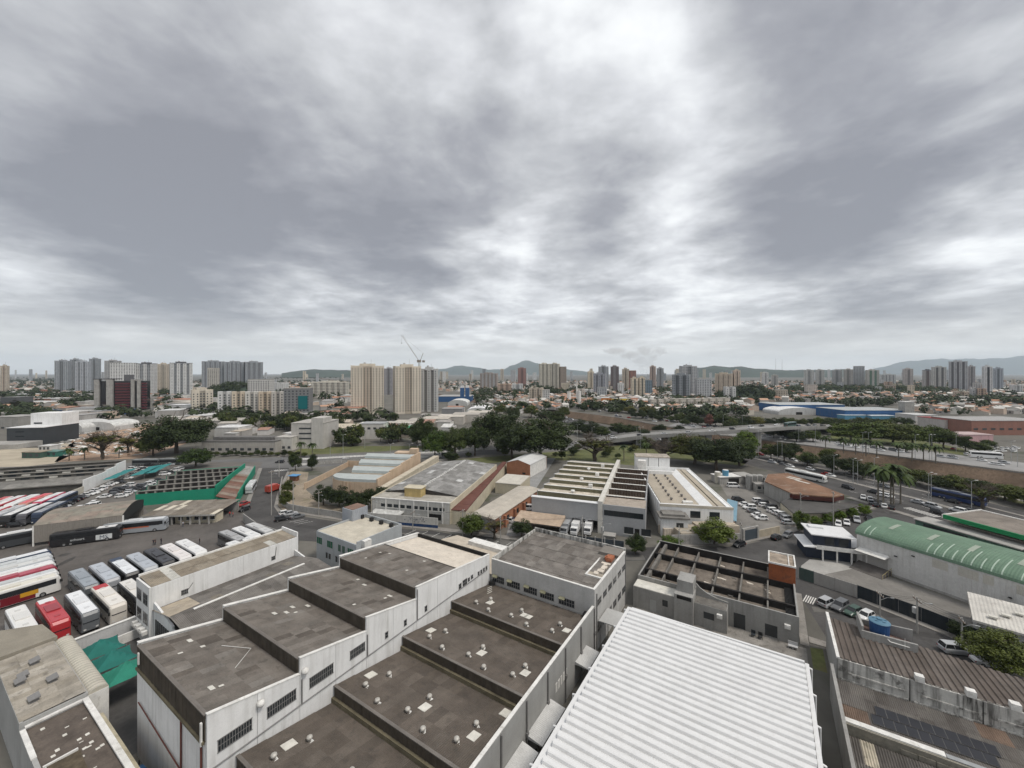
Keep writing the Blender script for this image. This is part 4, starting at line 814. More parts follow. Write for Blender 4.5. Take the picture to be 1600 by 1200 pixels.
for x in (0,3): part('window', GLASS, Nh, lambda m: m.box(x,x+2,.56,.595,3.6,5.4))
part('side_roof', WM, Nh, lambda m: m.box(5.7,10,1,8,3.4,3.6)); part('side_wall', GREYW, Nh, lambda m: m.box(5.8,9.8,1.2,7.8,0,3.4))
# --- white-roofed shed at the right edge
e0 = P(1520,968,4.0)
Es = thing('white_roof_shed', 'shed with dirty white sheet roof at the end of the warehouse yard', 'shed', V((e0.x,e0.y,0)), math.radians(-45))
part('roof', mat('dirty_white', (.52,.50,.46), .8, var=.15, scale=.4, spots=.5, grime=(.33,.3,.26), corr=(math.radians(-45),.5,.5)), Es, lambda m: m.prism([(0,0),(16,0),(16,11),(0,11)],3.6,[4,4,4.8,4.8])); part('wall', GREYW, Es, lambda m: m.box(.5,15.5,.5,10.5,0,3.6))
for k in range(7): part('patch', SKYL, Es, lambda m: m.box(2+k*1.7,3.1+k*1.7,2+k % 3*2,2.8+k % 3*2,4.3+.07*(k % 3*2+2),4.35+.073*(k % 3*2+2)+.2))
# --- boundary fence of the yard
f0, f1 = gp(98,-53), P(1345,935.5)
Fn = thing('yard_fence', 'dark green and grey sheet fence along the warehouse yard', 'fence', (0,0,0))
line = [gp(98,-53), P(1272,911.5), P(1340,934), P(1440,971), P(1530,1008), P(1640,1053)]
cols_ = [(.06,.09,.08), (.34,.33,.31), (.022,.028,.033), (.022,.028,.033), (.022,.028,.033)]
for (a, b), c in zip(zip(line, line[1:]), cols_):
    d = b-a; n = max(1, int(d.length/3))
    for k in range(n):
        p, q = a+d*(k/n), a+d*((k+.985)/n); nn = V((-d.y, d.x, 0)).normalized()*.05
        m = MB(); m.prism([(p-nn).xy, (q-nn).xy, (q+nn).xy, (p+nn).xy], 0, 2.7); m.build('panel', OCW, Fn, color=c)
        m = MB(); m.cyl((q.x,q.y,0),(q.x,q.y,2.85),.06,n=5); m.build('post', PIPE, Fn)
# ------------------------------------------------------------------ middle distance
rm = random.Random(11)
BEIGEW = mat('beige_wall', (.50,.42,.32), .88, var=.12, scale=.2, streak=.5, grime=(.27,.21,.15))
CREAMW = mat('cream_wall', (.52,.47,.36), .88, var=.12, scale=.25, streak=.4, grime=(.28,.24,.17))
OLIVE = mat('olive_face', (.17,.16,.105), .9, var=.2, scale=.3, streak=.5, grime=(.08,.075,.05))
BRICK = mat('orange_brickwork', (.36,.165,.095), .9, var=.15, scale=.5, streak=.3, grime=(.18,.1,.07), fine=.15)
GRSH = [(0.24,0.235,0.225),(0.215,0.21,0.2),(0.265,0.26,0.25),(0.19,0.185,0.175)]
LTB = [(.50,.45,.37),(.46,.41,.335),(.54,.485,.405)]
class LT:
    def __init__(s, name, label, cat, org, ang, group=None): s.o = thing(name, label, cat, org, ang, group)
    def box(s, n, m, *a, color=None, parent=None):
        mb = MB(); mb.box(*a); return mb.build(n, m, parent or s.o, color)
    def part(s, n, m, fn, color=None, parent=None):
        mb = MB(); fn(mb); return mb.build(n, m, parent or s.o, color)
def win_row(T, xs, y, w, z0, z1, m=GLASS, axis='x', out=-1, name='window', frame=True):
    for x in xs:
        o = min(out*.03, 0), max(out*.03, 0)
        if axis == 'x': wd = T.box(name, m, x, x+w, y+o[0]-.001, y+o[1]+.001, z0, z1)
        else: wd = T.box(name, m, y+o[0]-.001, y+o[1]+.001, x, x+w, z0, z1)
        if frame:
            e = .1
            if axis == 'x': T.box('sill', COPE, x-e, x+w+e, y+min(0,out*.14), y+max(0,out*.14), z0-.12, z0-.002, parent=wd)
            else: T.box('sill', COPE, y+min(0,out*.14), y+max(0,out*.14), x-e, x+w+e, z0-.12, z0-.002, parent=wd)
def sawtooth(T, w, d, n, zr, zt, face, wall, cols, y0=0.0, x0=0.0, nx=16, ny=2, sides=True, gutter=None, first=True, flip=False, cap=None):
    for k in range(n):
        a, b = y0+d*k/n, y0+d*(k+1)/n
        if flip:                                   # slope rises away from the near eave
            T.part('roof_deck', DECK, lambda m: m.poly([(x0,a,zt-.06),(x0+w,a,zt-.06),(x0+w,b,zr-.06),(x0,b,zr-.06)]))
            roof_sheets(T.o, V((x0,a,zt)), V((1,0,0)), V((0,b-a,zr-zt)), w, math.hypot(b-a,zr-zt), nx, ny, cols, None, rnd=rm, pitch=.5, amp=.03)
            T.box('north_light', face, x0, x0+w, b-.7, b-.55, zr-.4, zr+.95); T.box('monitor_cap', BEAM, x0, x0+w, b-.95, b-.1, zr+.95, zr+1.1); T.box('eave_wall', face, x0, x0+w, a+.3, a+.4, 0 if not k else zt-1.6, zt-.1); T.box('gutter', gutter or BEAM, x0, x0+w, a-.25, a+.05, zt-.25, zt-.02)
            continue
        T.part('roof_deck', DECK, lambda m: m.poly([(x0,a,zr-.06),(x0+w,a,zr-.06),(x0+w,b,zt-.06),(x0,b,zt-.06)]))
        roof_sheets(T.o, V((x0+w,b,zt)), V((-1,0,0)), V((0,a-b,zr-zt)), w, math.hypot(b-a,zr-zt), nx, ny, cols, None, rnd=rm, pitch=.5, amp=.03)
        T.box('north_light', face, x0, x0+w, a-.08, a, zt-.05 if (k or not first) else 0, zr); T.box('ridge_cap', cap or COPE, x0, x0+w, a-.15, a+.45, zr+.02, zr+.14)
        if gutter: T.box('gutter', gutter, x0, x0+w, a-.4, a-.1, zt-.05, zt+.25)
        if sides:
            for x in (x0-.25, x0+w): T.part('side_wall', wall, lambda m: m.prism([(x,a),(x+.25,a),(x+.25,b),(x,b)],0,[zr+.2,zr+.2,zt+.2,zt+.2]))
    T.box('end_wall', wall, x0, x0+w, y0+d, y0+d+.25, 0, zt+.3)
# --- grey gable factory
o_, a_, w_, d_ = frame3((581,777.5),(702.5,787),(686,721.5),6.6)
T = LT('gable_factory', 'factory with broad grey gable roof, cream edges and a two-storey white front', 'factory', o_, a_)
FWALL = mat('factory_front', (.50,.49,.46), .88, var=.12, scale=.3, streak=.55, grime=(.24,.22,.18))
zr = 8.3
T.box('front_wall', FWALL, 0, w_, 0, .3, 0, 6.6); T.box('parapet', COPE, -.1, w_+.1, -.1, .35, 6.6, 6.8)
T.box('side_wall', CREAMW, -.3, 0, 0, d_, 0, 6.75); T.box('side_wall', CREAMW, w_, w_+.3, 0, d_, 0, 6.75)
T.part('back_wall', CREAMW, lambda m: m.extrude_x([(d_,0),(d_+.3,0),(d_+.3,6.7),(d_,6.7)], 0, w_))
T.box('front_roof', mat('speckled_roof', (.36,.34,.30), .9, var=.25, scale=.5, spots=.6, grime=(.2,.18,.15)), 0, w_, .35, 8, 6.0, 6.35)
roof_sheets(T.o, V((0,d_,6.5)), V((0,-1,0)), V((w_/2,0,zr-6.5)), d_-8, math.hypot(w_/2,zr-6.5), 16, 6, GRSH, None, rnd=rm, pitch=.5, light=.03, lightc=(.45,.45,.44))
roof_sheets(T.o, V((w_,8,6.5)), V((0,1,0)), V((-w_/2,0,zr-6.5)), d_-8, math.hypot(w_/2,zr-6.5), 16, 6, GRSH, None, rnd=rm, pitch=.5, light=.05, lightc=(.45,.45,.44))
T.part('roof_deck', DECK, lambda m: m.poly([(0,8,6.4),(w_/2,8,zr-.08),(w_/2,d_,zr-.08),(0,d_,6.4)]) and m.poly([(w_/2,8,zr-.08),(w_,8,6.4),(w_,d_,6.4),(w_/2,d_,zr-.08)]) and m.poly([(0,8,6.3),(w_,8,6.3),(w_/2,8,zr-.08)]) and None)
for k in range(26): T.part('ridge_vent', COPE, lambda m: m.box(w_/2-.35+rm.uniform(-.3,.3),w_/2+.35,9.5+k*1.7,10.2+k*1.7,zr+.05,zr+.4))
T.box('tank_box', mat('yellow_box', (.50,.38,.17), .85, var=.2, streak=.4, grime=(.2,.14,.07)), 9.5, 15.5, 4.5, 8.0, 6.35, 9.2); T.box('tank_box_rim', CREAMW, 9.2, 15.8, 4.2, 8.3, 9.2, 9.4)
win_row(T, [3.4+k*2.3 for k in range(10)], 0, 1.7, 3.9, 5.0); win_row(T, [20.5], 0, 4.2, 1.0, 2.9, DARK, frame=False)
for k in range(5): T.box('pilaster', COPE, 5+k*5, 5.35+k*5, -.2, -.005, 0, 6.6)
T.part('front_awning', mat('old_awning', (.48,.48,.46), .8, var=.3, scale=.6, spots=.5), lambda m: m.prism([(1.5,-3.2),(12,-3.2),(12,-.3),(1.5,-.3)],2.7,[2.8,2.8,3.2,3.2],bottom=True))
bw = LT('graffiti_wall', 'white street wall with blue base and grey graffiti before the gable factory', 'wall', P(555,815), math.atan2((P(684,826)-P(555,815)).y,(P(684,826)-P(555,815)).x))
wl = (P(684,826)-P(555,815)).length
for k in range(8): bw.box('panel', FWALL, k*wl/8, (k+1)*wl/8-.02, 0, .2, 1.0, 3.2); bw.box('blue_base', mat('wall_blue', (.02,.05,.13), .8, var=.15, spots=.3, grime=(.2,.2,.22)), k*wl/8, (k+1)*wl/8-.02, -.02, .22, 0, 1.0)
for k in range(34):
    x = 17+rm.uniform(0,8); z = rm.uniform(1.3,2.8)
    bw.part('graffiti', mat('grey_spray', (.2,.2,.21), .8), lambda m: m.poly([(x,-.006,z),(x+rm.uniform(.2,.8),-.006,z+rm.uniform(-.2,.3)),(x+.3,-.006,z+rm.uniform(.2,.5))]))
# --- red-brown strip roof, beige-roofed brick workshops, brick gable hall
q = [P(704,796,4.6), P(728,798,4.6), P(792,722,4.6), P(786,721,4.6)]
T = LT('maroon_roof_strip', 'long narrow maroon sheet roof beside the gable factory', 'roof', q[0].xy.to_3d(), 0)
qs = [(p-q[0]).xy for p in q]
for k in range(12):
    f = lambda a, b, t: (a+(b-a)*t)
    a, b = k/12, (k+.985)/12
    T.part('roof_sheet', mat('maroon_sheet', (.13,.055,.043), .85, var=.2, scale=.4, spots=.3, grime=(.09,.04,.03)), lambda m: m.prism([f(qs[0],qs[3],a),f(qs[1],qs[2],a),f(qs[1],qs[2],b),f(qs[0],qs[3],b)],4.3,4.6+.02*(k % 2)))
T.part('wall', CREAMW, lambda m: m.prism([qs[0]*.98,qs[1],qs[2],qs[3]],0,4.25))
o_, a_, w_, d_ = frame3((734,804),(772,811),(774,754),4.5)
T = LT('brick_workshop', 'narrow workshop with beige roof and orange brick side facing the paved yard', 'workshop', o_, a_)
T.box('front_wall', LGREY, 0, w_, 0, .3, 0, 4.4); T.box('brick_wall', BRICK, w_-.3, w_, .3, d_, 0, 4.4); T.box('side_wall', LGREY, 0, .3, .3, d_, 0, 4.4)
T.part('roof', mat('beige_fibre', (.46,.42,.36), .88, var=.14, scale=.3, spots=.4, grime=(.33,.29,.24), corr=(a_,.6,.5)), lambda m: m.prism([(-.2,-.3),(w_*.55,-.3),(w_*.55,d_),(-.2,d_)],4.3,[4.45,5.0,5.0,4.45]) and m.prism([(w_*.55+.01,-.3),(w_+.3,-.3),(w_+.3,d_),(w_*.55+.01,d_)],4.3,[5.0,4.45,4.45,5.0]) and None)
for k in range(4): T.part('buttress', BRICK, lambda m: m.box(w_,w_+.8,6+k*7,6.8+k*7,0,3.6))
for k in range(4): T.box('window', GLASS, w_, w_+.03, 8+k*7, 10+k*7, 1.4, 2.9)
T.part('front_bench', COPE, lambda m: m.box(2,3.4,-.7,-.2,.3,.6)); 
o_, a_, w_, d_ = frame3((774,753.5),(813,757),(786,740),4.3)
T = LT('flat_workshop', 'small flat workshop with pale beige roof behind the brick workshop', 'workshop', o_, a_); T.box('wall', CREAMW, 0, w_, 0, d_, 0, 4.0)
for k in range(5): T.box('roof_sheet', mat('pale_beige', (.52,.49,.43), .85, var=.1, spots=.3, grime=(.4,.36,.3)), k*w_/5, (k+1)*w_/5-.04, -.2, d_+.2, 4.0, 4.3+.03*(k % 2))
o_, a_, w_, d_ = frame3((792,722),(828,726),(802,708),6.0)
T = LT('brick_hall', 'orange brick hall with pale metal gable roof near the big trees', 'hall', o_, a_)
ap = 7.6
T.part('gable_wall', BRICK, lambda m: m.extrude_x([(0,0),(.3,0),(.3,6),(0,6)],0,w_) and m.poly([(0,0,6),(w_,0,6),(w_*.5,0,ap)]) and None)
T.part('side_wall', COPE, lambda m: m.box(w_-.3,w_,.3,d_,0,6)); T.box('side_wall', BRICK, 0, .3, .3, d_, 0, 6); T.box('back_wall', BRICK, 0, w_, d_, d_+.3, 0, 6)
PMR = mat('pale_metal_roof', (.55,.55,.54), .6, var=.08, corr=(a_,.6,.4))
T.part('roof', PMR, lambda m: m.poly([(-.3,-.3,5.95),(w_*.5,-.3,ap+.1),(w_*.5,d_+.3,ap+.1),(-.3,d_+.3,5.95)]) and m.poly([(w_*.5,-.3,ap+.1),(w_+.3,-.3,5.95),(w_+.3,d_+.3,5.95),(w_*.5,d_+.3,ap+.1)]) and None)
T.box('window', GLASS, w_*.68, w_*.68+1.6, -.03, 0, 1.2, 2.0)
# --- tiered peach hall
T0 = P(589,775); a_ = math.radians(-8)
T = LT('tiered_hall', 'peach-walled hall with four stepped pale blue-grey roofs and a curved end', 'hall', T0, a_)
PEACH = mat('peach_wall', (.52,.40,.29), .88, var=.14, scale=.2, streak=.5, grime=(.30,.22,.15))
PBL = mat('pale_blue_sheet', (.42,.45,.44), .8, var=.1, scale=.3, spots=.25, grime=(.33,.35,.33), corr=(a_,.6,.4))
for k in range(4):
    y0, y1 = k*11.5, (k+1)*11.5; xl0, xl1 = (-14-k*3.2, -20-k*2.8) if k else (-11, -24); z = 5.2+k*.55
    n = 7; cv = [(xl0-(xl0-xl1)*math.sin(PI/2*i/n) if k == 0 else xl0+(xl1-xl0)*i/n, y0+(y1-y0)*(1-math.cos(PI/2*i/n) if k == 0 else i/n)) for i in range(n+1)]
    poly = [(0,y0),(0,y1)]+cv[::-1]
    T.part('tier_wall', PEACH, lambda m: m.prism(poly,0,z-.05))
    T.part('tier_roof', PBL, lambda m: m.prism([(p[0]*.985-.15,p[1]*.995+.1) for p in poly],z-.05,[z+.15+.9*(y1-p[1])/11.5*0+(.9*(1-(p[1]-y0)/(y1-y0))) for p in poly]))
    T.box('stepped_gable', PEACH, -.3, .3, y0, y1-.02, 0, z+1.4)
for k in range(7): T.box('pilaster', mat('peach_trim', (.42,.31,.22), .9, var=.1), -11-.4-k*1.9*.9, -11-k*1.9*.9, -.12+((k/7)**2.2)*9, .2+((k/7)**2.2)*9, 0, 5.0)
T.box('yard_wall', PEACH, -38, -20, 44, 44.3, 0, 3.2); T.box('back_block', PEACH, -14, -6, 47, 52, 0, 7.5); T.box('back_block', PEACH, -6, -2, 47, 50, 0, 9.5)
T.part('boundary_wall', PEACH, lambda m: m.prism([(-38,44),(-37.7,44),(-33.6,4),(-33.9,4)],0,2.6) and None)
lane = LT('lane_roof', 'strip of weathered cream roof along the gable factory', 'roof', P(600,781), math.atan2((P(690,722)-P(600,781)).y,(P(690,722)-P(600,781)).x))
for k in range(10): lane.box('roof_sheet', mat('cream_strip', (.50,.45,.36), .88, var=.2, scale=.5, spots=.5, grime=(.33,.28,.21)), k*6.2, k*6.2+6.15, .2, 3.0, 0, 4.2+.02*(k % 2))
# --- grey sawtooth complex with the loading dock
o_, a_, w_, d_ = frame3((830.6,775.8),(934,787),(861,713.6),8.8)
T = LT('loading_dock_factory', 'grey factory with olive sawtooth roof and a dark loading dock', 'factory', o_, a_)
GF = mat('smooth_grey_front', (.35,.355,.36), .8, var=.06, scale=.2, streak=.2, grime=(.22,.22,.22))
w1 = (P(934,787,8.8)-o_).xy.length; dl = d_-7
T.box('front_wall', GF, 0, w1, 0, .3, 3.6, 8.7); T.box('front_coping', WM, -.2, w1, -.2, 1.6, 8.7, 8.9)
T.box('front_wall', GF, 0, 12.2, 0, .3, 0, 3.58); T.box('dock_back', DARK, 12.2, w1, 5.5, 5.8, 0, 3.58)
for x in (12.2, 15.6, 17.0, 20.9): T.box('dock_pier', GF, x, x+.7, -.02, .6, 0, 3.58)
T.part('dock_floor', CONC, lambda m: m.box(12.2,w1,.6,5.5,0,.25)); T.box('roof_base', mat('beige_flat', (.42,.37,.29), .9, var=.15), 0, w1, 1.7, d_, 6.6, 6.9)
sawtooth(T, w1-.6, dl, 7, 9.0, 7.75, OLIVE, GF, LTB, y0=6.0, x0=.3, nx=10, ny=2)
T.box('divider_wall', mat('pale_divider', (.58,.56,.51), .85, var=.1, streak=.3), w1, w1+1.4, -.1, d_, 0, 9.6)
for k in range(6):
    T.part('roof_duct', COPE, lambda m: m.box(w1*.74,w1*.74+1.3,8+k*8.2,9+k*8.2,8.2,9.9) if k % 2 else m.lathe([(0,9.7),(.7,9.5),(.7,9.1),(.3,9.0),(.3,8.0)],10,(w1*.55,9+k*8.2)))
T.part('side_canopy', mat('rusty_beige', (.42,.33,.25), .9, var=.2, scale=.5, streak=.5, grime=(.26,.16,.1)), lambda m: m.prism([(-3.5,-7.5),(11,-7.5),(11,-.4),(-3.5,-.4)],3.2,[3.3,3.3,4.2,4.2],bottom=True))
for x in (-3.2,10.7): T.box('canopy_post', PIPE, x, x+.2, -7.3, -7.1, 0, 3.25)
o2 = o_+V((math.cos(a_),math.sin(a_),0))*(w1+1.45); w2 = (P(1008.5,793,8.8)-P(934,787,8.8)).length-1.5
T2 = LT('office_factory', 'grey factory wing with long dark window band and brown louvred sawtooth roof', 'factory', o2, a_)
T2.box('front_wall', GF, 0, w2, 0, .3, 0, 8.8); T2.box('side_wall', GF, w2-.3, w2, .3, d_-6, 0, 8.0); T2.box('front_roof', mat('dusty_roof', (.36,.31,.26), .9, var=.2, spots=.3), 0, w2, .3, 9, 8.2, 8.5)
LVF = mat('brown_louvre', (.085,.065,.052), .85, var=.25, corr=(a_,.9,1.0))
sawtooth(T2, w2-.5, d_-15, 6, 8.9, 7.0, LVF, GF, [(.36,.31,.26),(.33,.285,.235)], y0=9.0, nx=9, ny=2)
T2.box('window_band', GLASS, .4, w2-.6, -.04, 0, 5.6, 7.2)
for k in range(9): T2.box('mullion', BLACK, .4+k*(w2-1)/8, .46+k*(w2-1)/8, -.07, -.04, 5.6, 7.2)
win_row(T2, [6.2], 0, 2.6, .9, 2.9); win_row(T2, [11], 0, 2.6, .9, 2.9); T2.box('door', DARK, 9.2, 10.5, -.03, 0, 0, 2.7)
T2.box('roof_stack', COPE, w2*.64, w2*.64+3.2, d_-8, d_-5, 0, 11.5); T2.part('dock_steps', CONC, lambda m: [m.box(.5+k*.4,4,-3.4,-.4,0,.9-k*.12) for k in range(6)] and None)
Sf2 = LT('street_fence', 'dark grey steel gate and fence before the loading dock', 'fence', P(872,846), math.atan2((P(975,859)-P(872,846)).y,(P(975,859)-P(872,846)).x))
fl_ = (P(975,859)-P(872,846)).length
for k in range(7): Sf2.box('panel', mat('slate_gate', (.055,.068,.08), .6, var=.1), k*fl_/7+.2, (k+1)*fl_/7-.05, 0, .08, .1, 2.3); Sf2.box('pillar', LGREY, k*fl_/7-.1, k*fl_/7+.2, -.1, .2, 0, 2.6)
# --- white building with the beige inner roof
o_, a_, w_, d_ = frame3((1031,787),(1146,793),(1005,730),8.0)
T = LT('white_parapet_building', 'white building with wide white parapets round a beige flat roof', 'building', o_, a_)
BW_ = mat('bright_white', (.74,.74,.73), .85, var=.06, scale=.3, streak=.35, grime=(.34,.33,.30))
T.box('front_wall', BW_, 0, w_, 0, .3, 0, 8.0); T.box('band', mat('beige_band', (.46,.42,.35), .85), -.05, w_+.05, -.06, 0, 7.2, 8.02)
T.box('side_wall', BW_, w_-.3, w_, .3, d_, 0, 7.9); T.box('back_wall', BW_, .3, w_-.3, d_-.3, d_, 0, 8.4)
for k in range(14): T.box('side_panel', BW_, 0, .3, .3+k*(d_-.3)/14, .3+(k+1)*(d_-.3)/14-.5, 0, 8.0)
T.box('side_backing', mat('dark_gap', (.13,.13,.12), .9), .32, .5, .3, d_, 0, 7.9)
INN = mat('sandy_roof', (.38,.335,.27), .9, var=.12, scale=.25, spots=.3, grime=(.30,.26,.2))
T.box('inner_roof', INN, 1.2, w_*.60, 4.2, d_*.86, 6.4, 6.9)
T.part('parapet', BW_, lambda m: m.prism([(.3,.4),(w_*.73,.4),(w_*.60,4.2),(1.1,4.2)],6.5,[8.0,8.0,7.0,7.0]))
T.part('parapet', BW_, lambda m: m.prism([(w_*.73,.4),(w_*.73,d_-.4),(w_*.60,d_*.86),(w_*.60,4.2)],6.5,[8,8,7,7]))
T.part('parapet', BW_, lambda m: m.prism([(.5,d_-.4),(w_*.73,d_-.4),(w_*.60,d_*.86),(1.1,d_*.86)],6.5,[8.2,8.2,7.0,7.0]))
for x0, x1 in ((.735,.80),(.82,.91),(.925,.985)): T.box('roof_strip', INN if x0 != .925 else BW_, w_*x0, w_*x1, .4, d_-.4, 6.5, 7.75)
for x in (.81,.915): T.box('roof_gutter', DARK, w_*(x-.009), w_*(x+.009), .4, d_-.4, 6.5, 7.5)
for j in range(2):
    for k in range(8): T.part('roof_fan', mat('fan_grey', (.16,.15,.14), .7), lambda m: m.lathe([(.3,6.9),(.3,7.3),(.5,7.4),(.45,7.7),(0,7.8)],8,(w_*(.24+.2*j),8+k*4.4)))
T.box('roof_unit', COPE, w_*.38, w_*.38+3, 5, 6.4, 6.9, 7.5)
T.box('back_box', BW_, -.5, w_*.62, d_, d_+7, 0, 12.2); T.box('back_box_roof', mat('rubble_roof', (.36,.32,.27), .9, var=.3, spots=.5), -.7, w_*.62+.2, d_-.2, d_+7.2, 12.2, 12.6)
for k in range(2): T.box('box_joint', DARK, w_*.2+k*w_*.2, w_*.2+.2+k*w_*.2, d_-.02, d_, 8.5, 12.1)
win_row(T, [w_*.42, w_*.68], 0, 2.9, 4.2, 6.3)
hz_ = LT('white_gatehouse', 'small white gatehouse with domed dark grey roof beside the parapet building', 'gatehouse', o_+V((-0.8,-1.2,0)), a_)
hz_.box('wall', BW_, 0, 7.4, -4, .9, 0, 5.4); hz_.part('roof', mat('slate_roof', (.19,.18,.165), .9, var=.25, scale=.5, spots=.3), lambda m: m.prism([(-.5,-4.5),(7.9,-4.5),(7.9,1),(-.5,1)],5.4,5.9) and m.prism([(.6,-3.4),(6.8,-3.4),(6.8,.5),(.6,.5)],5.9,6.5) and None)
win_row(hz_, [4.2], -4, 2.0, 2.6, 4.3); 
fr_ = LT('front_terraces', 'low beige terraces and grey wall before the white parapet building', 'wall', P(1050,852), math.atan2((P(1157,849)-P(1050,852)).y,(P(1157,849)-P(1050,852)).x))
ft = (P(1157,849)-P(1050,852)).length
fr_.box('wall', CONC, 0, ft, 0, .3, 0, 2.8); fr_.box('terrace_roof', INN, 3, ft*.62, .5, 7, 0, 3.0); fr_.box('terrace_roof', mat('tan_terrace', (.44,.38,.3), .9, var=.12), ft*.5, ft+2, 3.5, 8, 0, 3.5); fr_.box('terrace_roof', BEI, 0, ft*.4, 5, 9, 0, 2.6)
gt = LT('garage_gate', 'wide slate grey garage gate in the wall by the car park entrance', 'gate', P(1163,846), math.atan2((P(1190,840)-P(1163,846)).y,(P(1190,840)-P(1163,846)).x))
gt.box('leaf', MATS['slate_gate'], 0, 5.2, 0, .15, .1, 3.0); gt.box('pillar', CONC, -.6, 0, -.2, .4, 0, 3.4); gt.box('pillar', CONC, 5.2, 5.8, -.2, .4, 0, 3.4); gt.box('lintel', CONC, -.6, 5.8, -.1, .3, 3.4, 3.7); gt.box('side_wall', mat('tan_wall', (.40,.35,.27), .9, var=.15, streak=.3), 5.9, 15, 0, .3, 0, 2.2)
ct = LT('blue_tank_drum', 'blue water tank standing behind the louvred factory wing', 'water tank', P(1002,742,0), 0)
ct.part('body', TB, lambda m: m.lathe([(0,0),(1.6,0),(1.6,8.5),(1.5,8.6),(0,8.7)],14))
sk = LT('blue_awning_row', 'pale blue shade canopy over parked cars beside the white parapet building', 'canopy', P(1152,806), math.radians(60))
sk.part('roof', mat('pale_blue', (.16,.27,.34), .7, var=.1), lambda m: m.prism([(-14,0),(8,0),(8,3.2),(-14,3.2)],2.5,[2.6,2.6,3.1,3.1],bottom=True))
for k in range(5): sk.box('post', PIPE, -13+k*5, -12.85+k*5, .2, .35, 0, 2.5)
jk = LT('scrap_pile', 'stack of timber and scrap beside the garage gate', 'scrap', P(1135,822,0), math.radians(60))
for k in range(26): jk.part('plank', mat('scrap_wood', (.25,.14,.10), .9, var=.4, scale=1.5), lambda m: (lambda x,y,z,l: m.box(x,x+l,y,y+.25,z,z+.18))(rm.uniform(0,3), rm.uniform(-2.5,2.5), rm.uniform(.0,1.8), rm.uniform(1,4)))
# --- brown-roofed restaurant, its annexes and silos
rp = [P(1200,741,5.6), P(1231,739,5.6), P(1319,773,5.6), P(1302.5,776.5,5.6), P(1239,771.6,5.6), P(1195,752,5.6)]
T = LT('rust_roof_hall', 'hall with broad rust-brown roof and deep maroon fascia beside the avenue', 'hall', rp[4].xy.to_3d(), 0)
rl = [(p-rp[4]).xy for p in rp]
T.part('roof', mat('rust_roof', (.20,.115,.072), .9, var=.25, scale=.12, spots=.5, grime=(.30,.24,.19), fine=.15), lambda m: m.prism(rl,5.3,5.65))
T.part('fascia', mat('maroon_fascia', (.07,.022,.018), .8, var=.15), lambda m: m.prism([(rl[4]*1.0),(rl[3]),(rl[3]+V((-.5,1.2))),(rl[4]+V((-.3,1.2)))],3.9,5.29) and m.prism([rl[3],rl[2],rl[2]+V((-.9,.9)),rl[3]+V((-.5,1.2))],3.9,5.29) and None)
T.part('wall', GBW, lambda m: m.prism([p*.97+V((.4,1.6)) for p in rl],0,5.28))
for a, b in ((.15,.5),(.2,.7),(.35,.62)):
    s0 = rl[1].lerp(rl[2], a); T.part('roof_patch', SKYL, lambda m: m.poly([(s0.x-8*b,s0.y-1,5.68),(s0.x-8*b+1,s0.y-1.2,5.68),(s0.x-8*b+2.8,s0.y-6,5.68),(s0.x-8*b+1.6,s0.y-6,5.68)]))
lp = [P(1219,784,3.4), P(1239,777,3.4), P(1262,776,3.4), P(1339,791,3.4), P(1291,801,3.4), P(1240,802,3.4)]
T = LT('dark_canopy_hall', 'low dark grey flat roof in front of the rust-roofed hall', 'hall', lp[0].xy.to_3d(), 0); ll = [(p-lp[0]).xy for p in lp]
T.part('roof', mat('charcoal_roof', (.085,.082,.078), .9, var=.25, scale=.2, spots=.3, grime=(.14,.12,.1)), lambda m: m.prism(ll,3.1,3.4)); T.part('wall', CREAMW, lambda m: m.prism([p*.96+V((.5,.6)) for p in ll],0,3.09))
for k in range(10): T.part('roof_bag', COPE, lambda m: m.box(7+k*1.4,7.9+k*1.4,3.6-k*.1,4.3-k*.1,3.4,3.7))
an = LT('concrete_annex', 'small bare concrete annex beside the rust-roofed hall', 'building', P(1209,775,0), math.radians(-12))
an.box('wall', CONC, 0, 8, 0, 14, 0, 4.6); an.box('roof', BEAM, -.3, 8.3, -.3, 14.3, 4.6, 4.9); an.box('opening', DARK, 3.5, 7.4, -.03, 0, 1.4, 3.9); an.box('side_roof', CYARD, -5, -.35, 4, 20, 3.0, 3.3); an.box('side_wall', CONC, -4.8, -.4, 4.2, 19.8, 0, 3.0)
win_row(an, [-4.2,-2.2], 4.2, 1.2, 1.2, 2.4)
for k in range(3):
    s_ = LT('grey_silo', 'upright grey cylindrical silo behind the bare concrete annex', 'silo', P(1171+k*8,764,0), 0, 'silos by the concrete annex'); s_.part('shell', GBW, lambda m: m.lathe([(0,0),(1.3,0),(1.3,5.6),(.9,6.0),(0,6.1)],12)); s_.part('ladder', PIPE, lambda m: m.box(-.2,.2,-1.42,-1.32,0,5.6))
yd = LT('yard_sheds', 'row of low white-roofed sheds at the back of the restaurant car park', 'shed', P(1125,757), math.radians(8))
yd.box('wall', CONC, 0, 16, 0, 6, 0, 3); yd.box('roof', COPE, -.3, 10, -.3, 6.3, 3, 3.2); yd.box('roof', CYARD, 10.05, 16.3, -.3, 6.3, 3.1, 3.4); yd.box('opening', DARK, 4, 9, -.03, 0, 0, 2.4)
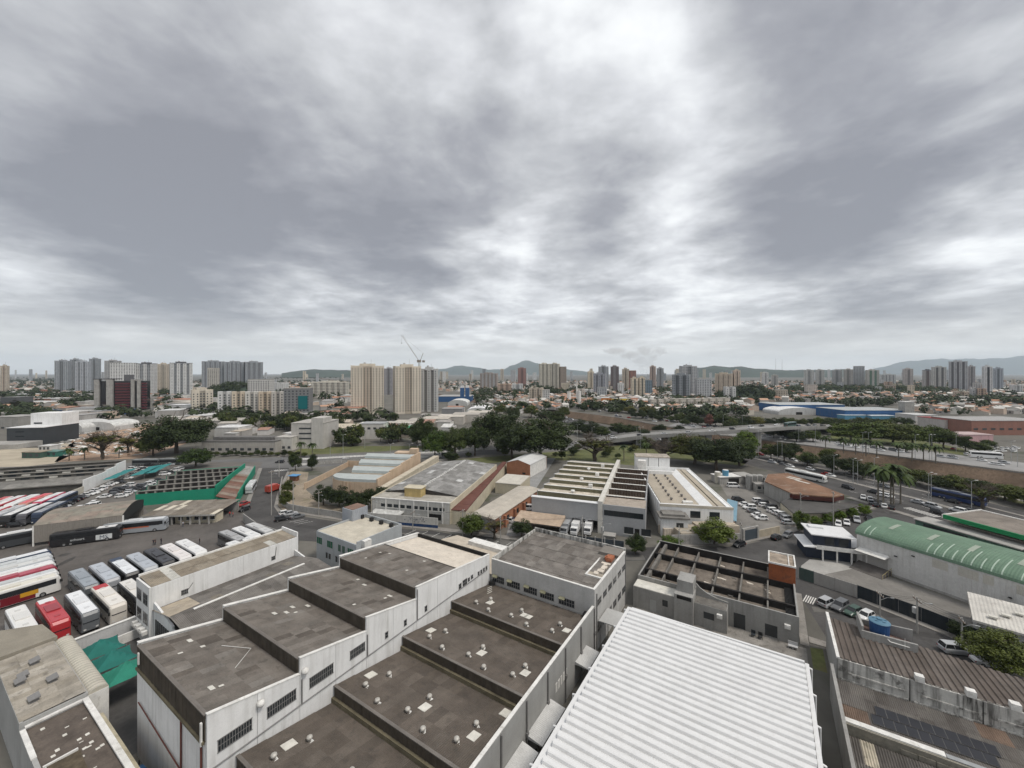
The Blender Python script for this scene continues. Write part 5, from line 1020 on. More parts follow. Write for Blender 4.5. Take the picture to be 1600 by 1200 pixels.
for x, c, l in ((2.2,(.10,.27,.40),'pale blue water tank on the low car park sheds'),(-1.2,(.5,.47,.4),'cream water tank on the low car park sheds')):
    w_t = LT('water_tank', l, 'water tank', P(1125,757)+V((x+1.5,2.5,3.2 if x > 0 else 0)), 0); w_t.part('body', mat('tank_%d' % int(x*10), c, .5), lambda m: m.lathe([(0,0),(1.2,0),(1.3,2.2 if x > 0 else 4.6),(1.1,2.5 if x > 0 else 4.9),(0,2.6 if x > 0 else 5)],14)); w_t.part('lid', COPE, lambda m: m.lathe([(1.15,2.5 if x > 0 else 4.92),(0,2.75 if x > 0 else 5.15)],14))
# --- bus depot: green-walled hall, sheds, stepped wall
GRW = mat('green_wall', (.015,.235,.145), .8, var=.08, scale=.2, streak=.15, grime=(.02,.12,.08))
a_ = math.radians(20); w_, d_ = 23.8, 40.0; o_ = P(335.6,762.6,4.2).xy.to_3d()-V((math.cos(a_),math.sin(a_),0))*w_
T = LT('green_hall', 'sawtooth hall with bright green walls and rows of dark roof lights', 'hall', o_, a_)
T.box('front_wall', GRW, 0, w_, -.3, 0, 0, 4.2)
SGR = [(.20,.19,.175),(.175,.165,.15),(.23,.22,.2)]
sawtooth(T, w_, d_, 5, 5.0, 3.6, mat('dark_light', (.05,.048,.045), .6, var=.2), GRW, SGR, nx=10, ny=2, cap=BEAM)
for k in range(5):
    y = d_*k/5
    for i in range(9): T.box('roof_light', DARK, .3+i*w_/9+.7, .3+(i+1)*w_/9-.3, y-.12, y-.085, 3.75, 4.9); T.box('light_post', mat('dull_post', (.24,.23,.21), .9), .2+i*w_/9-.2, .2+i*w_/9+.4, y-.14, y-.09, 3.7, 4.95)
    T.box('stepped_wall', GRW, w_+.02, w_+.4, y, y+d_/5-.02, 0, 5.2)
q = [P(337,775,3.2), P(366,781,3.2), P(398,729,3.2), P(380,728,3.2)]
T = LT('rusty_roof_strip', 'narrow shed with patched rusty and cream roof along the green wall', 'shed', q[0].xy.to_3d(), 0); qs = [(p-q[0]).xy for p in q]
RST = [(.17,.085,.06),(.24,.19,.15),(.20,.12,.09),(.34,.29,.24),(.15,.10,.08)]
lerp = lambda a, b, t: a+(b-a)*t
for k in range(16):
    a, b = k/16, (k+.98)/16
    T.part('roof_sheet', OCR, lambda m: m.prism([lerp(qs[0],qs[3],a),lerp(qs[1],qs[2],a),lerp(qs[1],qs[2],b),lerp(qs[0],qs[3],b)],2.9,3.2+.02*(k % 3)), color=RST[k % 3] if k < 11 else (.30,.285,.265))
T.part('wall', GRW, lambda m: m.prism([qs[0]+V((.2,.2)),qs[1],qs[2],qs[3]],0,2.88)); T.part('street_wall', GRW, lambda m: m.prism([lerp(qs[1],qs[2],.12),lerp(qs[1],qs[2],1.0),lerp(qs[1],qs[2],1.0)+V((.3,0)),lerp(qs[1],qs[2],.12)+V((.3,0))],0,3.7))
o_, a_, w_, d_ = frame3((231,806),(336,803),(238,791),3.2)
T = LT('coach_shed', 'open shed with weathered tan roof and pale skylights beside the coaches', 'shed', o_, a_)
roof_sheets(T.o, V((-2,0,3.1)), V((1,0,0)), V((0,1,.04)), w_+2, d_+4, 14, 3, [(.20,.175,.145),(.18,.155,.125),(.22,.195,.165)], None, rnd=rm, pitch=.4, light=.09, lightc=(.5,.46,.38))
T.box('eave_beam', CYARD, -2, w_, -.3, .1, 2.7, 3.1); T.box('back_wall', CONC, -2, w_, d_+3, d_+3.3, 0, 3.0)
for k in range(8): T.box('post', CONC, -1.6+k*w_/7.2, -1.2+k*w_/7.2, 0, .35, 0, 2.7)
T.box('office', CREAMW, w_*.35, w_-.5, 1.5, 5, 0, 2.7); win_row(T, [w_*.4+k*2.4 for k in range(5)], 1.5, 1.3, 1.0, 2.1)
o_ = P(53,853.5); e_ = P(191,835)-o_; a_ = math.atan2(e_.y, e_.x); w_ = e_.length
T = LT('arched_shed', 'grey coach wash shed with low arched sheet roof', 'shed', o_, a_)
GSH = mat('taupe_sheet', (.235,.215,.19), .85, var=.08, scale=.15, corr=(a_,.5,.3))
ds = 17
for k in range(7): T.box('wall_panel', GSH, k*w_/7+.01, (k+1)*w_/7-.01, 0, .2, .9, 5.6)
T.box('end_post', COPE, -.3, 0, -.1, .3, 0, 5.6); T.box('end_post', COPE, w_, w_+.3, -.1, .3, 0, 5.6); T.box('back_wall', GSH, 0, w_, ds-.2, ds, 0, 5.6)
ar = [(ds*k/12, 5.6+1.5*math.sin(PI*k/12)) for k in range(13)]
for k in range(12):
    for i in range(6): T.part('roof_sheet', OCR, lambda m: m.poly([(i*w_/6-.3*(i == 0),ar[k][0],ar[k][1]+.1),((i+1)*w_/6-.03,ar[k][0],ar[k][1]+.1),((i+1)*w_/6-.03,ar[k+1][0],ar[k+1][1]+.1),(i*w_/6-.3*(i == 0),ar[k+1][0],ar[k+1][1]+.1)]), color=(.235+rm.uniform(-.02,.02),.205,.17))
T.part('end_gable', BLACK, lambda m: m.extrude_x([(0.3,3.4)]+[(ds-.3,3.4)]+[(y,z) for y, z in ar[::-1]], w_-.1, w_+.05))
# stepped white wall with the sawtooth sheds behind it
W0_, W1_ = P(196,739.5), P(130,769); pv = (W1_-W0_); WLn = pv.length; pa = math.atan2(pv.y, pv.x)
sw = LT('stepped_wall', 'white stepped boundary wall between the grey sheds and the car park', 'wall', W0_, pa)
for k in range(4): sw.box('step', BW_, k*WLn/4+.01, (k+1)*WLn/4-.01, -.2, .2, 0, (6.2,5.3,4.7,4.9)[k])
cw = LT('car_park_wall', 'long low cream wall between the car park and the parked coaches', 'wall', W1_, math.atan2((P(-60,849)-W1_).y,(P(-60,849)-W1_).x))
cl_ = (P(-60,849)-W1_).length
for k in range(16): cw.box('panel', mat('cream_low_wall', (.50,.47,.40), .88, var=.12, streak=.4, grime=(.3,.27,.22)), k*cl_/16, (k+1)*cl_/16-.03, -.15, .15, 0, 2.4+.02*(k % 2))
qa = pa+PI/2
T = LT('old_sawtooth_sheds', 'row of old grey sawtooth sheds behind the white stepped wall', 'shed', W1_+V((math.cos(qa-PI),math.sin(qa-PI),0))*80, qa)
sawtooth(T, 79.6, WLn, 4, 5.2, 3.6, mat('sooty_face', (.085,.08,.072), .9, var=.25, streak=.5), CONC, [(.185,.18,.165),(.165,.16,.148),(.205,.198,.182)], nx=24, ny=2, sides=False, gutter=BEAM, flip=True)
for k in range(1,4):
    for i in range(18): T.box('pane', GLASS if i % 3 else SKYL, 3+i*4.2, 5.6+i*4.2, WLn*k/4-.74, WLn*k/4-.705, 5.3, 6.0)
# shade sails of the car park
for k, (x, y, l) in enumerate(((188,750,'beside the white stepped wall'),(228,744,'in the middle of the far car park rows'),(247,741,'next to the green hall'))):
    c0 = P(x, y); T = LT('shade_canopy', 'long teal shade canopy over parked cars '+l, 'canopy', c0, pa)
    def sl(m):
        for i in range(6):
            a, b = -9+i*3, -6+i*3; h = lambda u: 2.5+.35*math.sin(u*1.1); m.poly([(a,-2.3,h(a)),(b,-2.3,h(b)),(b,2.3,h(b)+.5),(a,2.3,h(a)+.5)])
    T.part('canvas', mat('teal_shade', (.03,.20,.20), .8, var=.1), sl)
    for i in range(4): T.box('post', PIPE, -8+i*5, -7.9+i*5, 2.0, 2.1, 0, 2.7)
hut = LT('blue_roof_kiosk', 'small wooden kiosk with bright blue roof on the vacant corner lot', 'kiosk', P(457,752), math.radians(-8))
hut.box('wall', mat('kiosk_brown', (.16,.08,.05), .9, var=.2), -1.5, 1.6, 0, 2.4, 0, 2.3); hut.box('roof', mat('kiosk_blue', (.10,.27,.50), .5, var=.1), -2.0, 2.1, -.5, 2.9, 2.3, 2.5)
lw = LT('lot_wall', 'curved concrete retaining wall round the vacant corner lot', 'wall', (0,0,0), 0)
ln = G((441,752),(437,772),(440,788),(452,797),(478,802),(520,808),(553,815))
for a, b in zip(ln, ln[1:]):
    nn = V((-(b-a).y,(b-a).x,0)).normalized()*.12; lw.part('panel', CONC, lambda m: m.prism([(a-nn).xy,(b-nn).xy,(b+nn).xy,(a+nn).xy],0,2.2))
dw = LT('depot_wall', 'dark concrete wall between the street corner and the coach yard', 'wall', (0,0,0), 0)
ln = G((380,815),(400,830),(432,842),(462,846))
for a, b in zip(ln, ln[1:]):
    nn = V((-(b-a).y,(b-a).x,0)).normalized()*.12; dw.part('panel', CONC, lambda m: m.prism([(a-nn).xy,(b-nn).xy,(b+nn).xy,(a+nn).xy],0,2.6))
# ------------------------------------------------------------------ vehicles
rv = random.Random(5)
def loft(secs):
    """closed body from sections (x, [(y, z)...]) going forwards"""
    m = MB(); n = len(secs[0][1])
    for x, ps in secs: m.v += [(x if not isinstance(p, tuple) or len(p) < 3 else p[2], p[0], p[1]) for p in ps]
    for j in range(len(secs)-1):
        for k in range(n): m.f.append((j*n+k, (j+1)*n+k, (j+1)*n+(k+1) % n, j*n+(k+1) % n)); m.m.append(0)
    m.f.append(tuple(range(n-1, -1, -1))); m.m.append(0); e = (len(secs)-1)*n; m.f.append(tuple(range(e, e+n))); m.m.append(0)
    return m
def sect(hw, z0, z1, r=.25, sh=0.0):
    return [(-hw,z0),(-hw,z1-r-.2),(-hw*.985,z1-r),(-hw+r*.3,z1-r*.3),(-hw+r,z1),(hw-r,z1),(hw-r*.3,z1-r*.3),(hw*.985,z1-r),(hw,z1-r-.2),(hw,z0)][::-1]
TYRE = BLACK; HUB = plain('hub_metal', (.35,.35,.35), .4, .6)
def wheel_mesh(r, w):
    m = MB(); m.cyl((0,-w/2,0),(0,w/2,0),r,n=12); m.cyl((0,-w/2-.012,0),(0,w/2+.012,0),r*.58,n=10,mi=1); return m.mesh('wheel', [TYRE, HUB])
BWH, CWH = wheel_mesh(.5,.3), wheel_mesh(.31,.2)
WIN = plain('tinted_glass', (.018,.02,.023), .12, spec=.6)
HEADL = plain('headlight_glass', (.6,.6,.58), .2); TAILL = plain('tail_light', (.35,.02,.02), .3)
BUS = {}
def bus_meshes(L, h):
    if (L, h) in BUS: return BUS[(L, h)]
    a = L/2
    b = loft([(-a, sect(1.1,.45,h-.35,.2)), (-a+.12, sect(1.24,.38,h-.08)), (-a+.5, sect(1.275,.36,h)), (a-1.2, sect(1.275,.36,h)), (a-.45, sect(1.26,.36,h-.06)), (a-.12, sect(1.2,.4,h-.5,.3)), (a, sect(1.05,.5,h-1.6,.2))])
    d = {'body': b.mesh('body', GLOSS)}
    d['roof'] = MB().box(-a+.5,a-.7,-1.0,1.0,h-.02,h+.035).mesh('roof_panel', GLOSS)
    for s in (-1, 1):
        y = sorted((s*1.262, s*1.292)); d['win%d' % s] = MB().box(-a+.4,a-.75,y[0],y[1],h-1.62,h-.55).mesh('side_window', WIN)
    m = MB(); m.poly([(a-.02,-1.02,h-1.75),(a-.02,1.02,h-1.75),(a-.42,1.1,h-.18),(a-.42,-1.1,h-.18)][::1]); m.v = [(x+.06,y,z) for x,y,z in m.v]; d['wind'] = m.mesh('windscreen', WIN)
    d['rear'] = MB().box(-a-.02,-a+.1,-.95,.95,h-1.35,h-.55).mesh('rear_window', WIN)
    d['ac'] = MB().box(-1.6,1.6,-.85,.85,h+.03,h+.26).mesh('air_unit', GLOSS)
    d['hatch'] = MB().box(-.35,.35,-.35,.35,h+.03,h+.10).mesh('roof_hatch', GLOSS)
    d['mir'] = MB().box(a-.25,a+.15,-.1,.1,h-1.5,h-.9).mesh('mirror', BLACK)
    d['lamp'] = MB().box(a-.06,a+.03,-.18,.18,.7,.95).mesh('headlight', HEADL); d['tail'] = MB().box(-a-.03,-a+.1,-.15,.15,.9,1.6).mesh('tail_light', TAILL)
    BUS[(L, h)] = d; return d
def bus(p, ang, body, roof, label, group=None, L=13.2, h=3.7, ac=None, stripe=None, name='coach', skirt=None, rear_band=None):
    d = bus_meshes(L, h); a = L/2
    o = thing(name, label, 'bus' if name != 'coach' else 'coach', V((p.x, p.y, .02)), ang, group)
    ob('body', d['body'], o, body); ob('roof_panel', d['roof'], o, roof)
    ob('side_window', d['win-1'], o); ob('side_window', d['win1'], o); ob('windscreen', d['wind'], o); ob('rear_window', d['rear'], o)
    x = ob('air_unit', d['ac'], o, ac or tuple(c*.9 for c in roof), (-L*.04, 0, 0))
    for q in (L*.28, -L*.30): ob('roof_hatch', d['hatch'], o, tuple(c*.8 for c in roof), (q, 0, 0))
    for q, s in ((a-2.7,1),(a-2.7,-1),(-a+3.0,1),(-a+3.0,-1),(-a+4.35,1),(-a+4.35,-1)): ob('wheel', BWH, o, loc=(q, s*1.16, .5))
    for s in (-1, 1): ob('mirror', d['mir'], o, loc=(0, s*1.4, 0)); ob('headlight', d['lamp'], o, loc=(0, s*.8, 0)); ob('tail_light', d['tail'], o, loc=(0, s*.95, 0))
    for k, (x0, x1, z0, z1, c) in enumerate(stripe or ()):
        for s in (-1, 1):
            y = sorted((s*1.27, s*(1.286+.004*k))); m = MB(); m.box(x0, x1, y[0], y[1], z0, z1); m.build('livery_stripe', GLOSS, o, c)
    if rear_band: m = MB(); m.box(-a+.2, -a+2.4, -1.0, 1.0, h+.03, h+.06); m.build('rear_roof_band', GLOSS, o, rear_band)
    return o
WH, SI, BK, RD, CRM, NV = (.72,.72,.71), (.42,.44,.46), (.022,.022,.024), (.42,.03,.035), (.70,.66,.54), (.03,.045,.08)
def mid(a, b): return (a+b)/2
def bus_px(n1, n2, ox, oy, k, *args, **kw):
    """roof centreline ends in a zoomed crop: rear/far end first, front/near end second"""
    A, B = P(ox+n1[0]/k, oy+n1[1]/k, 3.7), P(ox+n2[0]/k, oy+n2[1]/k, 3.7); d = (B-A); return bus(mid(A, B), math.atan2(d.y, d.x), *args, **kw)
VA = math.atan2(-GV.y, -GV.x)
# row facing the white strip building: heads along -v; first line from the red-white coach to the far end
A1 = P(572/4.848, 830+287/4.848, 3.7)-GV*6.6; A7 = P(1368/4.848, 830+65/4.848, 3.7)-GV*6.6; stp = (A7-A1)/6
specs = [((.10,.11,.12),(.30,.33,.36),'coach with dark sides and grey roof at the yard end of the far coach row'),((.30,.31,.33),(.45,.48,.52),'silver coach with plain silver roof in the far coach row'),(BK,(.72,.74,.76),'coach with white roof and dark rear in the far coach row'),((.40,.42,.44),(.42,.45,.49),'pale grey coach between a white-roofed and a black coach'),(BK,(.05,.05,.055),'black coach with black roof in the far coach row'),((.68,.66,.65),(.74,.70,.68),'white coach with red roof edge in the far coach row'),(WH,(.76,.76,.75),'plain white coach at the street end of the far coach row')]
for k, (b, r, l) in enumerate(specs):
    bus(A1+stp*k, VA, b, r, l, 'coaches parked in the yard rows', rear_band=(NV if k == 2 else None), stripe=[(-6,6,1.0,1.5,RD)] if k == 5 else ([(-6,6,.5,1.7,(.3,.3,.31))] if k == 4 else None))
S1_ = P(115/4.848, 830+572/4.848, 3.7)-GV*6.4; S4_ = P(750/4.848, 830+410/4.848, 3.7)-GV*6.4; st2 = (S4_-S1_)/3
specs2 = [(WH,(.72,.71,.68),'white coach next to the pale corrugated shed'),(RD,(.45,.05,.06),'red coach with red roof and white rear edge'),((.13,.14,.15),(.76,.77,.78),'coach with white roof and dark sides beside the red coach'),((.60,.56,.50),(.74,.71,.66),'cream-roofed coach with red front band'),(BK,(.70,.68,.64),'black coach with cream roof behind the white strip building'),(WH,WH,'white coach nose to the strip building, next to the cream-roofed one'),((.2,.2,.2),WH,'white-roofed grey coach partly behind the strip building'),(BK,WH,'black coach with white rear roof behind the strip building'),(WH,(.73,.73,.72),'white coach at the street end of the near coach row')]
for k, (b, r, l) in enumerate(specs2):
    bus(S1_+st2*k, VA, b, r, l, 'coaches parked in the yard rows', rear_band=(WH if k == 1 else (RD if k == 3 else None)), L=13.2 if k < 4 else 11.5, ac=(.3,.04,.05) if k == 1 else None)
# three coaches by the depot wall
C1 = P(200+850/5.714, 690+797/5.714, 3.7)-GV*5.5; C3 = P(200+1090/5.714, 690+730/5.714, 3.7)-GV*5.5
for k, (b, r, l) in enumerate((((.15,.15,.15),(.40,.40,.40),'dark coach with grey roof by the depot wall'),(WH,WH,'white coach between two grey coaches by the depot wall'),((.32,.32,.32),(.55,.55,.54),'grey coach against the dark depot wall'))): bus(C1.lerp(C3, k/2), VA, b, r, l, 'coaches by the depot wall', L=12)
for k in range(2): bus(C1.lerp(C3, k/2)-GV*9-GU*2.2, VA, WH, WH, ('white coach behind the strip building in front of the dark coach','white coach behind the strip building in front of the white coach')[k], 'coaches by the depot wall', L=10)
# group lying along u at the left edge
it0 = P(96,924); hd = GA
its = [((.70,.69,.66),(.70,.67,.58),'white and dark red coach with yellow flash and name lettering',[(-7,3.0,.4,2.05,(.16,.012,.02)),(.9,3.4,1.2,2.1,(.55,.28,.02))]),(WH,(.55,.57,.57),'white coach with grey roof beside the dark red lettered coach',None),((.25,.03,.05),(.42,.07,.10),'crimson-roofed coach in the left stack of coaches',None),(WH,(.76,.76,.75),'white coach beside the crimson-roofed coach',None),(SI,(.62,.62,.60),'silver coach with grey front roof in the left stack of coaches',None),((.55,.57,.58),(.58,.60,.60),'pale silver coach next to the dark blue one',None),(NV,(.72,.73,.74),'dark blue coach with white roof nearest the arched shed',None)]
for k, (b, r, l, s) in enumerate(its):
    p = it0+GV*(1.3+k*3.35)-GU*(6.7-k*.3)
    o = bus(p, hd, b, r, l, 'coaches stacked beside the lettered coach', stripe=s, L=13.4)
    if k == 0: LETT = o
# back rows by the cream wall
pdir = (W1_-W0_).normalized(); pang = math.atan2(pdir.y, pdir.x); qd = V((-pdir.y, pdir.x, 0)); qd = qd if qd.x > 0 else -qd
rowA = [((72+85)/2, 783, NV,(.55,.56,.58),'dark blue coach against the cream wall'),(55, 783, (.45,.05,.10),(.74,.74,.73),'white-roofed coach with purple-red front by the cream wall'),(23, 792,(.5,.25,.2),(.70,.10,.12),'red-roofed coach with white front edge by the sooty sheds'),(8, 790, WH,WH,'white coach between the red-roofed coach and the sooty sheds'),(-10, 793,(.4,.04,.05),(.72,.71,.70),'coach with red nose and white roof by the sooty sheds'),(-30, 797, WH,(.55,.06,.06),'coach with red roof at the far end by the sooty sheds')]
base = P(78, 783, 3.7)
for k, (x, y, b, r, l) in enumerate(rowA): bus(base-pdir*6.6-qd*(k*3.5)+V((0,0,0)), pang, b, r, l, 'coaches between the sooty sheds and the cream wall')
base = P(32, 804, 3.7)
for k, (b, r, l) in enumerate(((NV,(.30,.31,.33),'dark coach with grey roof close along the cream wall'),((.10,.10,.11),WH,'white-roofed coach with dark front in the near wall row'),(BK,(.72,.72,.70),'black coach with white roof in the near wall row'),(SI,(.5,.5,.5),'grey coach in the near wall row'),(RD,(.7,.69,.66),'coach with red sides and white roof in the near wall row'))): bus(base-pdir*6.6-qd*((k-1)*3.5), pang, b, r, l, 'coaches between the sooty sheds and the cream wall')
# coaches in front of and beside the arched shed
q0, q1 = P(73,858), P(184,843); dd = q1-q0
ECH = bus(mid(q0,q1)+V((-.3,1.4,0)), math.atan2(dd.y,dd.x), BK, BK, 'black coach with white rear and big pale lettering before the arched shed', stripe=[(2.2,5.7,.6,2.0,(.62,.64,.64))], L=dd.length, rear_band=None)
m = MB(); m.box(2.2,6.3,-1.0,1.0,3.74,3.78); m.build('white_roof', GLOSS, ECH, WH)
q0, q1 = P(150,841), P(263,829); dd = q1-q0
bus(mid(q0,q1)+V((-.3,1.6,0)), math.atan2(dd.y,dd.x), (.30,.32,.34), (.66,.67,.67), 'grey coach with orange lettering band emerging from the arched shed', stripe=[(-6,3.4,1.6,1.95,(.45,.12,.06)),(-6,6,1.95,3.1,BK)], L=15)
q0, q1 = P(-20,864), P(54,849); dd = q1-q0
bus(mid(q0,q1)+V((-.4,2.0,0)), math.atan2(dd.y,dd.x), (.05,.055,.06), WH, 'black coach with white roof at the left end of the arched shed', L=14)
bus(P(388,768)+V((.5,1,0)), math.atan2((P(380,780)-P(396,757)).y,(P(380,780)-P(396,757)).x), (.45,.46,.46), (.60,.61,.60), 'grey city bus driving down the street by the green wall', name='city_bus', L=11, h=3.3)
bus(P(230,727), math.radians(6), (.10,.11,.11), (.36,.37,.37), 'dark city bus with grey roof on the cross avenue', name='city_bus', L=13, h=3.2)
bus(P(265,726), math.radians(5), (.07,.08,.08), (.30,.31,.31), 'dark city bus following another on the cross avenue', name='city_bus', L=12, h=3.2)
bus(P(1496,783), math.atan2(-93,26), (.025,.045,.13), (.09,.10,.12), 'blue and dark city bus on the riverside avenue', name='city_bus', L=15, h=3.3)
bus(P(1540,716), math.atan2(-40,75), WH, WH, 'white coach on the far riverside avenue', L=13)
bus(P(1258,748), math.atan2(-93,40), (.60,.60,.58), (.72,.72,.70), 'white articulated bus beside the rust-roofed hall', name='city_bus', L=17, h=3.2)
# --- cars
def car_meshes(kind):
    if kind == 'hatch': L_, bt, hw, z1, cab = 3.9, .92, .83, 1.47, (-1.80,.95,-1.45,.30)
    elif kind == 'sedan': L_, bt, hw, z1, cab = 4.4, .90, .86, 1.43, (-1.55,1.05,-.95,.35)
    elif kind == 'suv': L_, bt, hw, z1, cab = 4.4, 1.02, .90, 1.68, (-2.05,1.05,-1.8,.45)
    elif kind == 'van': L_, bt, hw, z1, cab = 4.9, 1.15, .95, 1.98, (-2.38,1.75,-2.3,1.05)
    else: L_, bt, hw, z1, cab = 5.0, 1.0, .90, 1.70, (-.75,1.15,-.55,.55)        # pickup
    a = L_/2
    def s(hw_, z0, z): return [(-hw_,z0),(-hw_,z-.25),(-hw_*.93,z-.04),(-hw_*.85,z),(hw_*.85,z),(hw_*.93,z-.04),(hw_,z-.25),(hw_,z0)][::-1]
    b = loft([(-a,s(hw*.86,.42,bt-.12)),(-a+.15,s(hw*.97,.28,bt-.02)),(-a+.6,s(hw,.24,bt)),(cab[1]-.1,s(hw,.24,bt)),(a-.55,s(hw*.98,.26,bt-.1)),(a-.12,s(hw*.9,.32,bt-.22)),(a,s(hw*.78,.45,bt-.34))])
    d = {'body': b.mesh('body', GLOSS)}
    x0, x1, t0, t1 = cab; hb, ht = hw*.90, hw*.74; zb = bt-.03; c = MB()
    B = [(x0,-hb,zb),(x1,-hb,zb),(x1,hb,zb),(x0,hb,zb)]; T_ = [(t0,-ht,z1-.05),(t1,-ht,z1-.05),(t1,ht,z1-.05),(t0,ht,z1-.05)]
    for k in range(4): c.poly([B[k],B[(k+1)%4],T_[(k+1)%4],T_[k]])
    d['cabin'] = c.mesh('windows', WIN)
    r = MB(); r.prism([(t0-.04,-ht-.02),(t1+.06,-ht-.02),(t1+.06,ht+.02),(t0-.04,ht+.02)], z1-.06, z1)
    for k in (0, 1, 2, 3):                               # pillars
        p, q = V(B[k]), V(T_[k]); r.cyl(p*1.004, q*1.004, .05, n=4, caps=False)
    for sg in (-1, 1): mx_ = (x0+x1)/2-.1; r.cyl((mx_,sg*hb*1.01,zb),((t0+t1)/2-.1,sg*ht*1.01,z1-.05),.05,n=4,caps=False)
    d['roof'] = r.mesh('roof', GLOSS)
    d['head'] = MB().box(a-.22,a-.02,-.16,.16,bt-.42,bt-.28).mesh('headlight', HEADL); d['tail'] = MB().box(-a+.0,-a+.12,-.12,.12,bt-.36,bt-.12).mesh('tail_light', TAILL)
    d['dim'] = (a, hw); return d
CARS = {k: car_meshes(k) for k in ('hatch','sedan','suv','van','pickup')}
COLS = {'white': (.70,.70,.69), 'silver': (.40,.41,.42), 'grey': (.13,.135,.14), 'black': (.018,.018,.02), 'red': (.30,.02,.02), 'navy': (.02,.035,.09), 'green': (.05,.09,.07), 'beige': (.34,.30,.23), 'yellow': (.45,.34,.04)}
KW = {'hatch': 'hatchback', 'sedan': 'sedan', 'suv': 'sport utility', 'van': 'van', 'pickup': 'pickup'}
def car(p, ang, c=None, kind=None, where='', group=None, detail=True, z=.02):
    c = c or rv.choices(('white','silver','grey','black','red','navy'), (34,18,18,22,4,4))[0]; kind = kind or rv.choices(('hatch','sedan','suv'), (4,4,3))[0]
    d = CARS[kind]; a, hw = d['dim']
    o = thing('van' if kind == 'van' else ('pickup_truck' if kind == 'pickup' else 'car'), '%s %s %s' % (c, KW[kind], where), 'van' if kind == 'van' else 'car', V((p.x, p.y, z+(p.z if len(p) > 2 else 0))), ang, group)
    ob('body', d['body'], o, COLS[c]); ob('windows', d['cabin'], o); ob('roof', d['roof'], o, COLS[c])
    if detail:
        for q in (a*.62, -a*.60):
            for s in (-1, 1): ob('wheel', CWH, o, loc=(q, s*(hw-.1), .31))
        for s in (-1, 1): ob('headlight', d['head'], o, loc=(0, s*.58, 0)); ob('tail_light', d['tail'], o, loc=(0, s*.66, 0))
    return o
def cars(pts, ox, oy, k, ang, where, group, jit=.08):
    for q in pts:
        x, y, c = q[:3]; kd = q[3] if len(q) > 3 else None
        car(P(ox+x/k, oy+y/k), ang+rv.uniform(-jit, jit)+(PI if rv.random() < .4 else 0), c, kd, where, group)
W, S, K, G_, RDc, NVc = 'white','silver','black','grey','red','navy'
cars([(165,755,K),(225,732,G_),(290,708,W),(345,670,K),(500,605,K),(560,592,K),(600,580,S),(650,550,K),(700,525,K),(745,505,K),(790,485,G_),(840,460,W),(890,445,W),(935,420,W),(975,405,W),(1035,370,W),(1085,352,W),(1150,340,K),(1222,300,W),(1290,262,W),(1400,232,W)], 0, 700, 6.154, qa, 'in the car park row along the stepped wall', 'cars along the stepped wall')
cars([(1000,480,W,'sedan'),(1072,460,G_),(1110,430,K),(1150,412,K),(1195,395,G_),(1240,372,W),(1170,475,W),(1212,455,W),(1255,432,S),(1298,408,K),(1335,392,K),(1372,378,G_),(1412,362,W),(1470,340,W),(1520,320,K)], 0, 700, 6.154, qa, 'in the middle rows of the car park', 'cars in the middle car park rows')
cars([(770,598,W),(850,580,W),(912,570,W),(890,548,W),(980,582,W)], 0, 700, 6.154, pa, 'behind the arched shed', 'cars behind the arched shed')
cars([(180,440,K),(210,410,W),(240,395,W),(265,385,K),(330,300,W),(380,285,K),(420,265,W),(455,252,W),(140,255,K),(60,258,W)], 200, 690, 5.714, qa, 'beside the green hall in the car park', 'cars beside the green hall')
cars([(375,545,W),(405,562,K),(428,582,W),(480,600,K,'suv'),(510,632,W),(545,652,W),(590,668,W),(615,690,G_),(640,705,S),(640,738,S)], 1120, 690, 5.714, math.radians(-5), 'in the restaurant car park by the concrete annex', 'cars by the concrete annex')
cars([(190,530,K,'suv'),(255,575,W),(292,602,W),(330,632,G_),(370,672,W),(398,697,W)], 1120, 690, 5.714, math.radians(-5), 'under the pale blue canopy', 'cars under the pale blue canopy')
cars([(150,408,W,'van')], 1120, 690, 5.714, math.radians(-5), 'at the back of the restaurant car park', None)
cars([(838,803,K),(910,788,G_),(1005,768,K),(1085,752,W),(1160,738,W),(1250,713,S,'pickup'),(1360,698,K)], 1120, 690, 5.714, math.radians(52), 'nose to the clipped hedge trees', 'cars along the clipped trees')
cars([(535,872,K),(630,850,G_)], 1120, 690, 5.714, math.radians(30), 'on the street past the garage gate', 'cars past the garage gate')
cars([(200,935,K,'hatch')], 1120, 690, 5.714, math.radians(25), 'alone on the street before the garage gate', None)
cars([(165,510,W),(225,525,W),(238,555,G_),(278,578,K),(350,588,W),(420,603,K)], 1320, 690, 5.714, math.radians(48), 'in the corner lot under the palms', 'cars under the palms')
cars([(660,553,S),(790,592,S),(842,645,K,'suv'),(1010,628,W),(30,422,K),(262,462,K),(345,492,W),(385,498,W),(960,545,K)], 1320, 690, 5.714, math.atan2(-93,32), 'driving on the near lanes of the riverside avenue', 'cars on the riverside avenue')
cars([(305,655,S,'suv')], 1220, 790, 4.21, GA+2.6, 'beside the pale fence panels', None); cars([(390,680,G_,'suv')], 1220, 790, 4.21, GA+2.6, 'where the fence turns dark', None)
cars([(475,715,'green','hatch')], 1220, 790, 4.21, GA+2.6, 'parked against the dark fence', None); cars([(558,745,W,'hatch')], 1220, 790, 4.21, GA+2.6, 'near the blue water tank', None)
cars([(1150,968,S,'suv')], 1220, 790, 4.21, GA+1.9, 'on the street below the yard fence', None); cars([(1370,420,W,'sedan')], 1220, 940, 4.21, GA+1.9, 'beside the leaning street tree', None)
cars([(870,490,W),(865,530,'yellow'),(850,580,K,'suv'),(815,600,K),(770,695,NVc),(750,720,W),(945,610,W,'van')], 660, 690, 5.714, math.radians(-12), 'in the paved yard by the brick workshop', 'cars by the brick workshop')
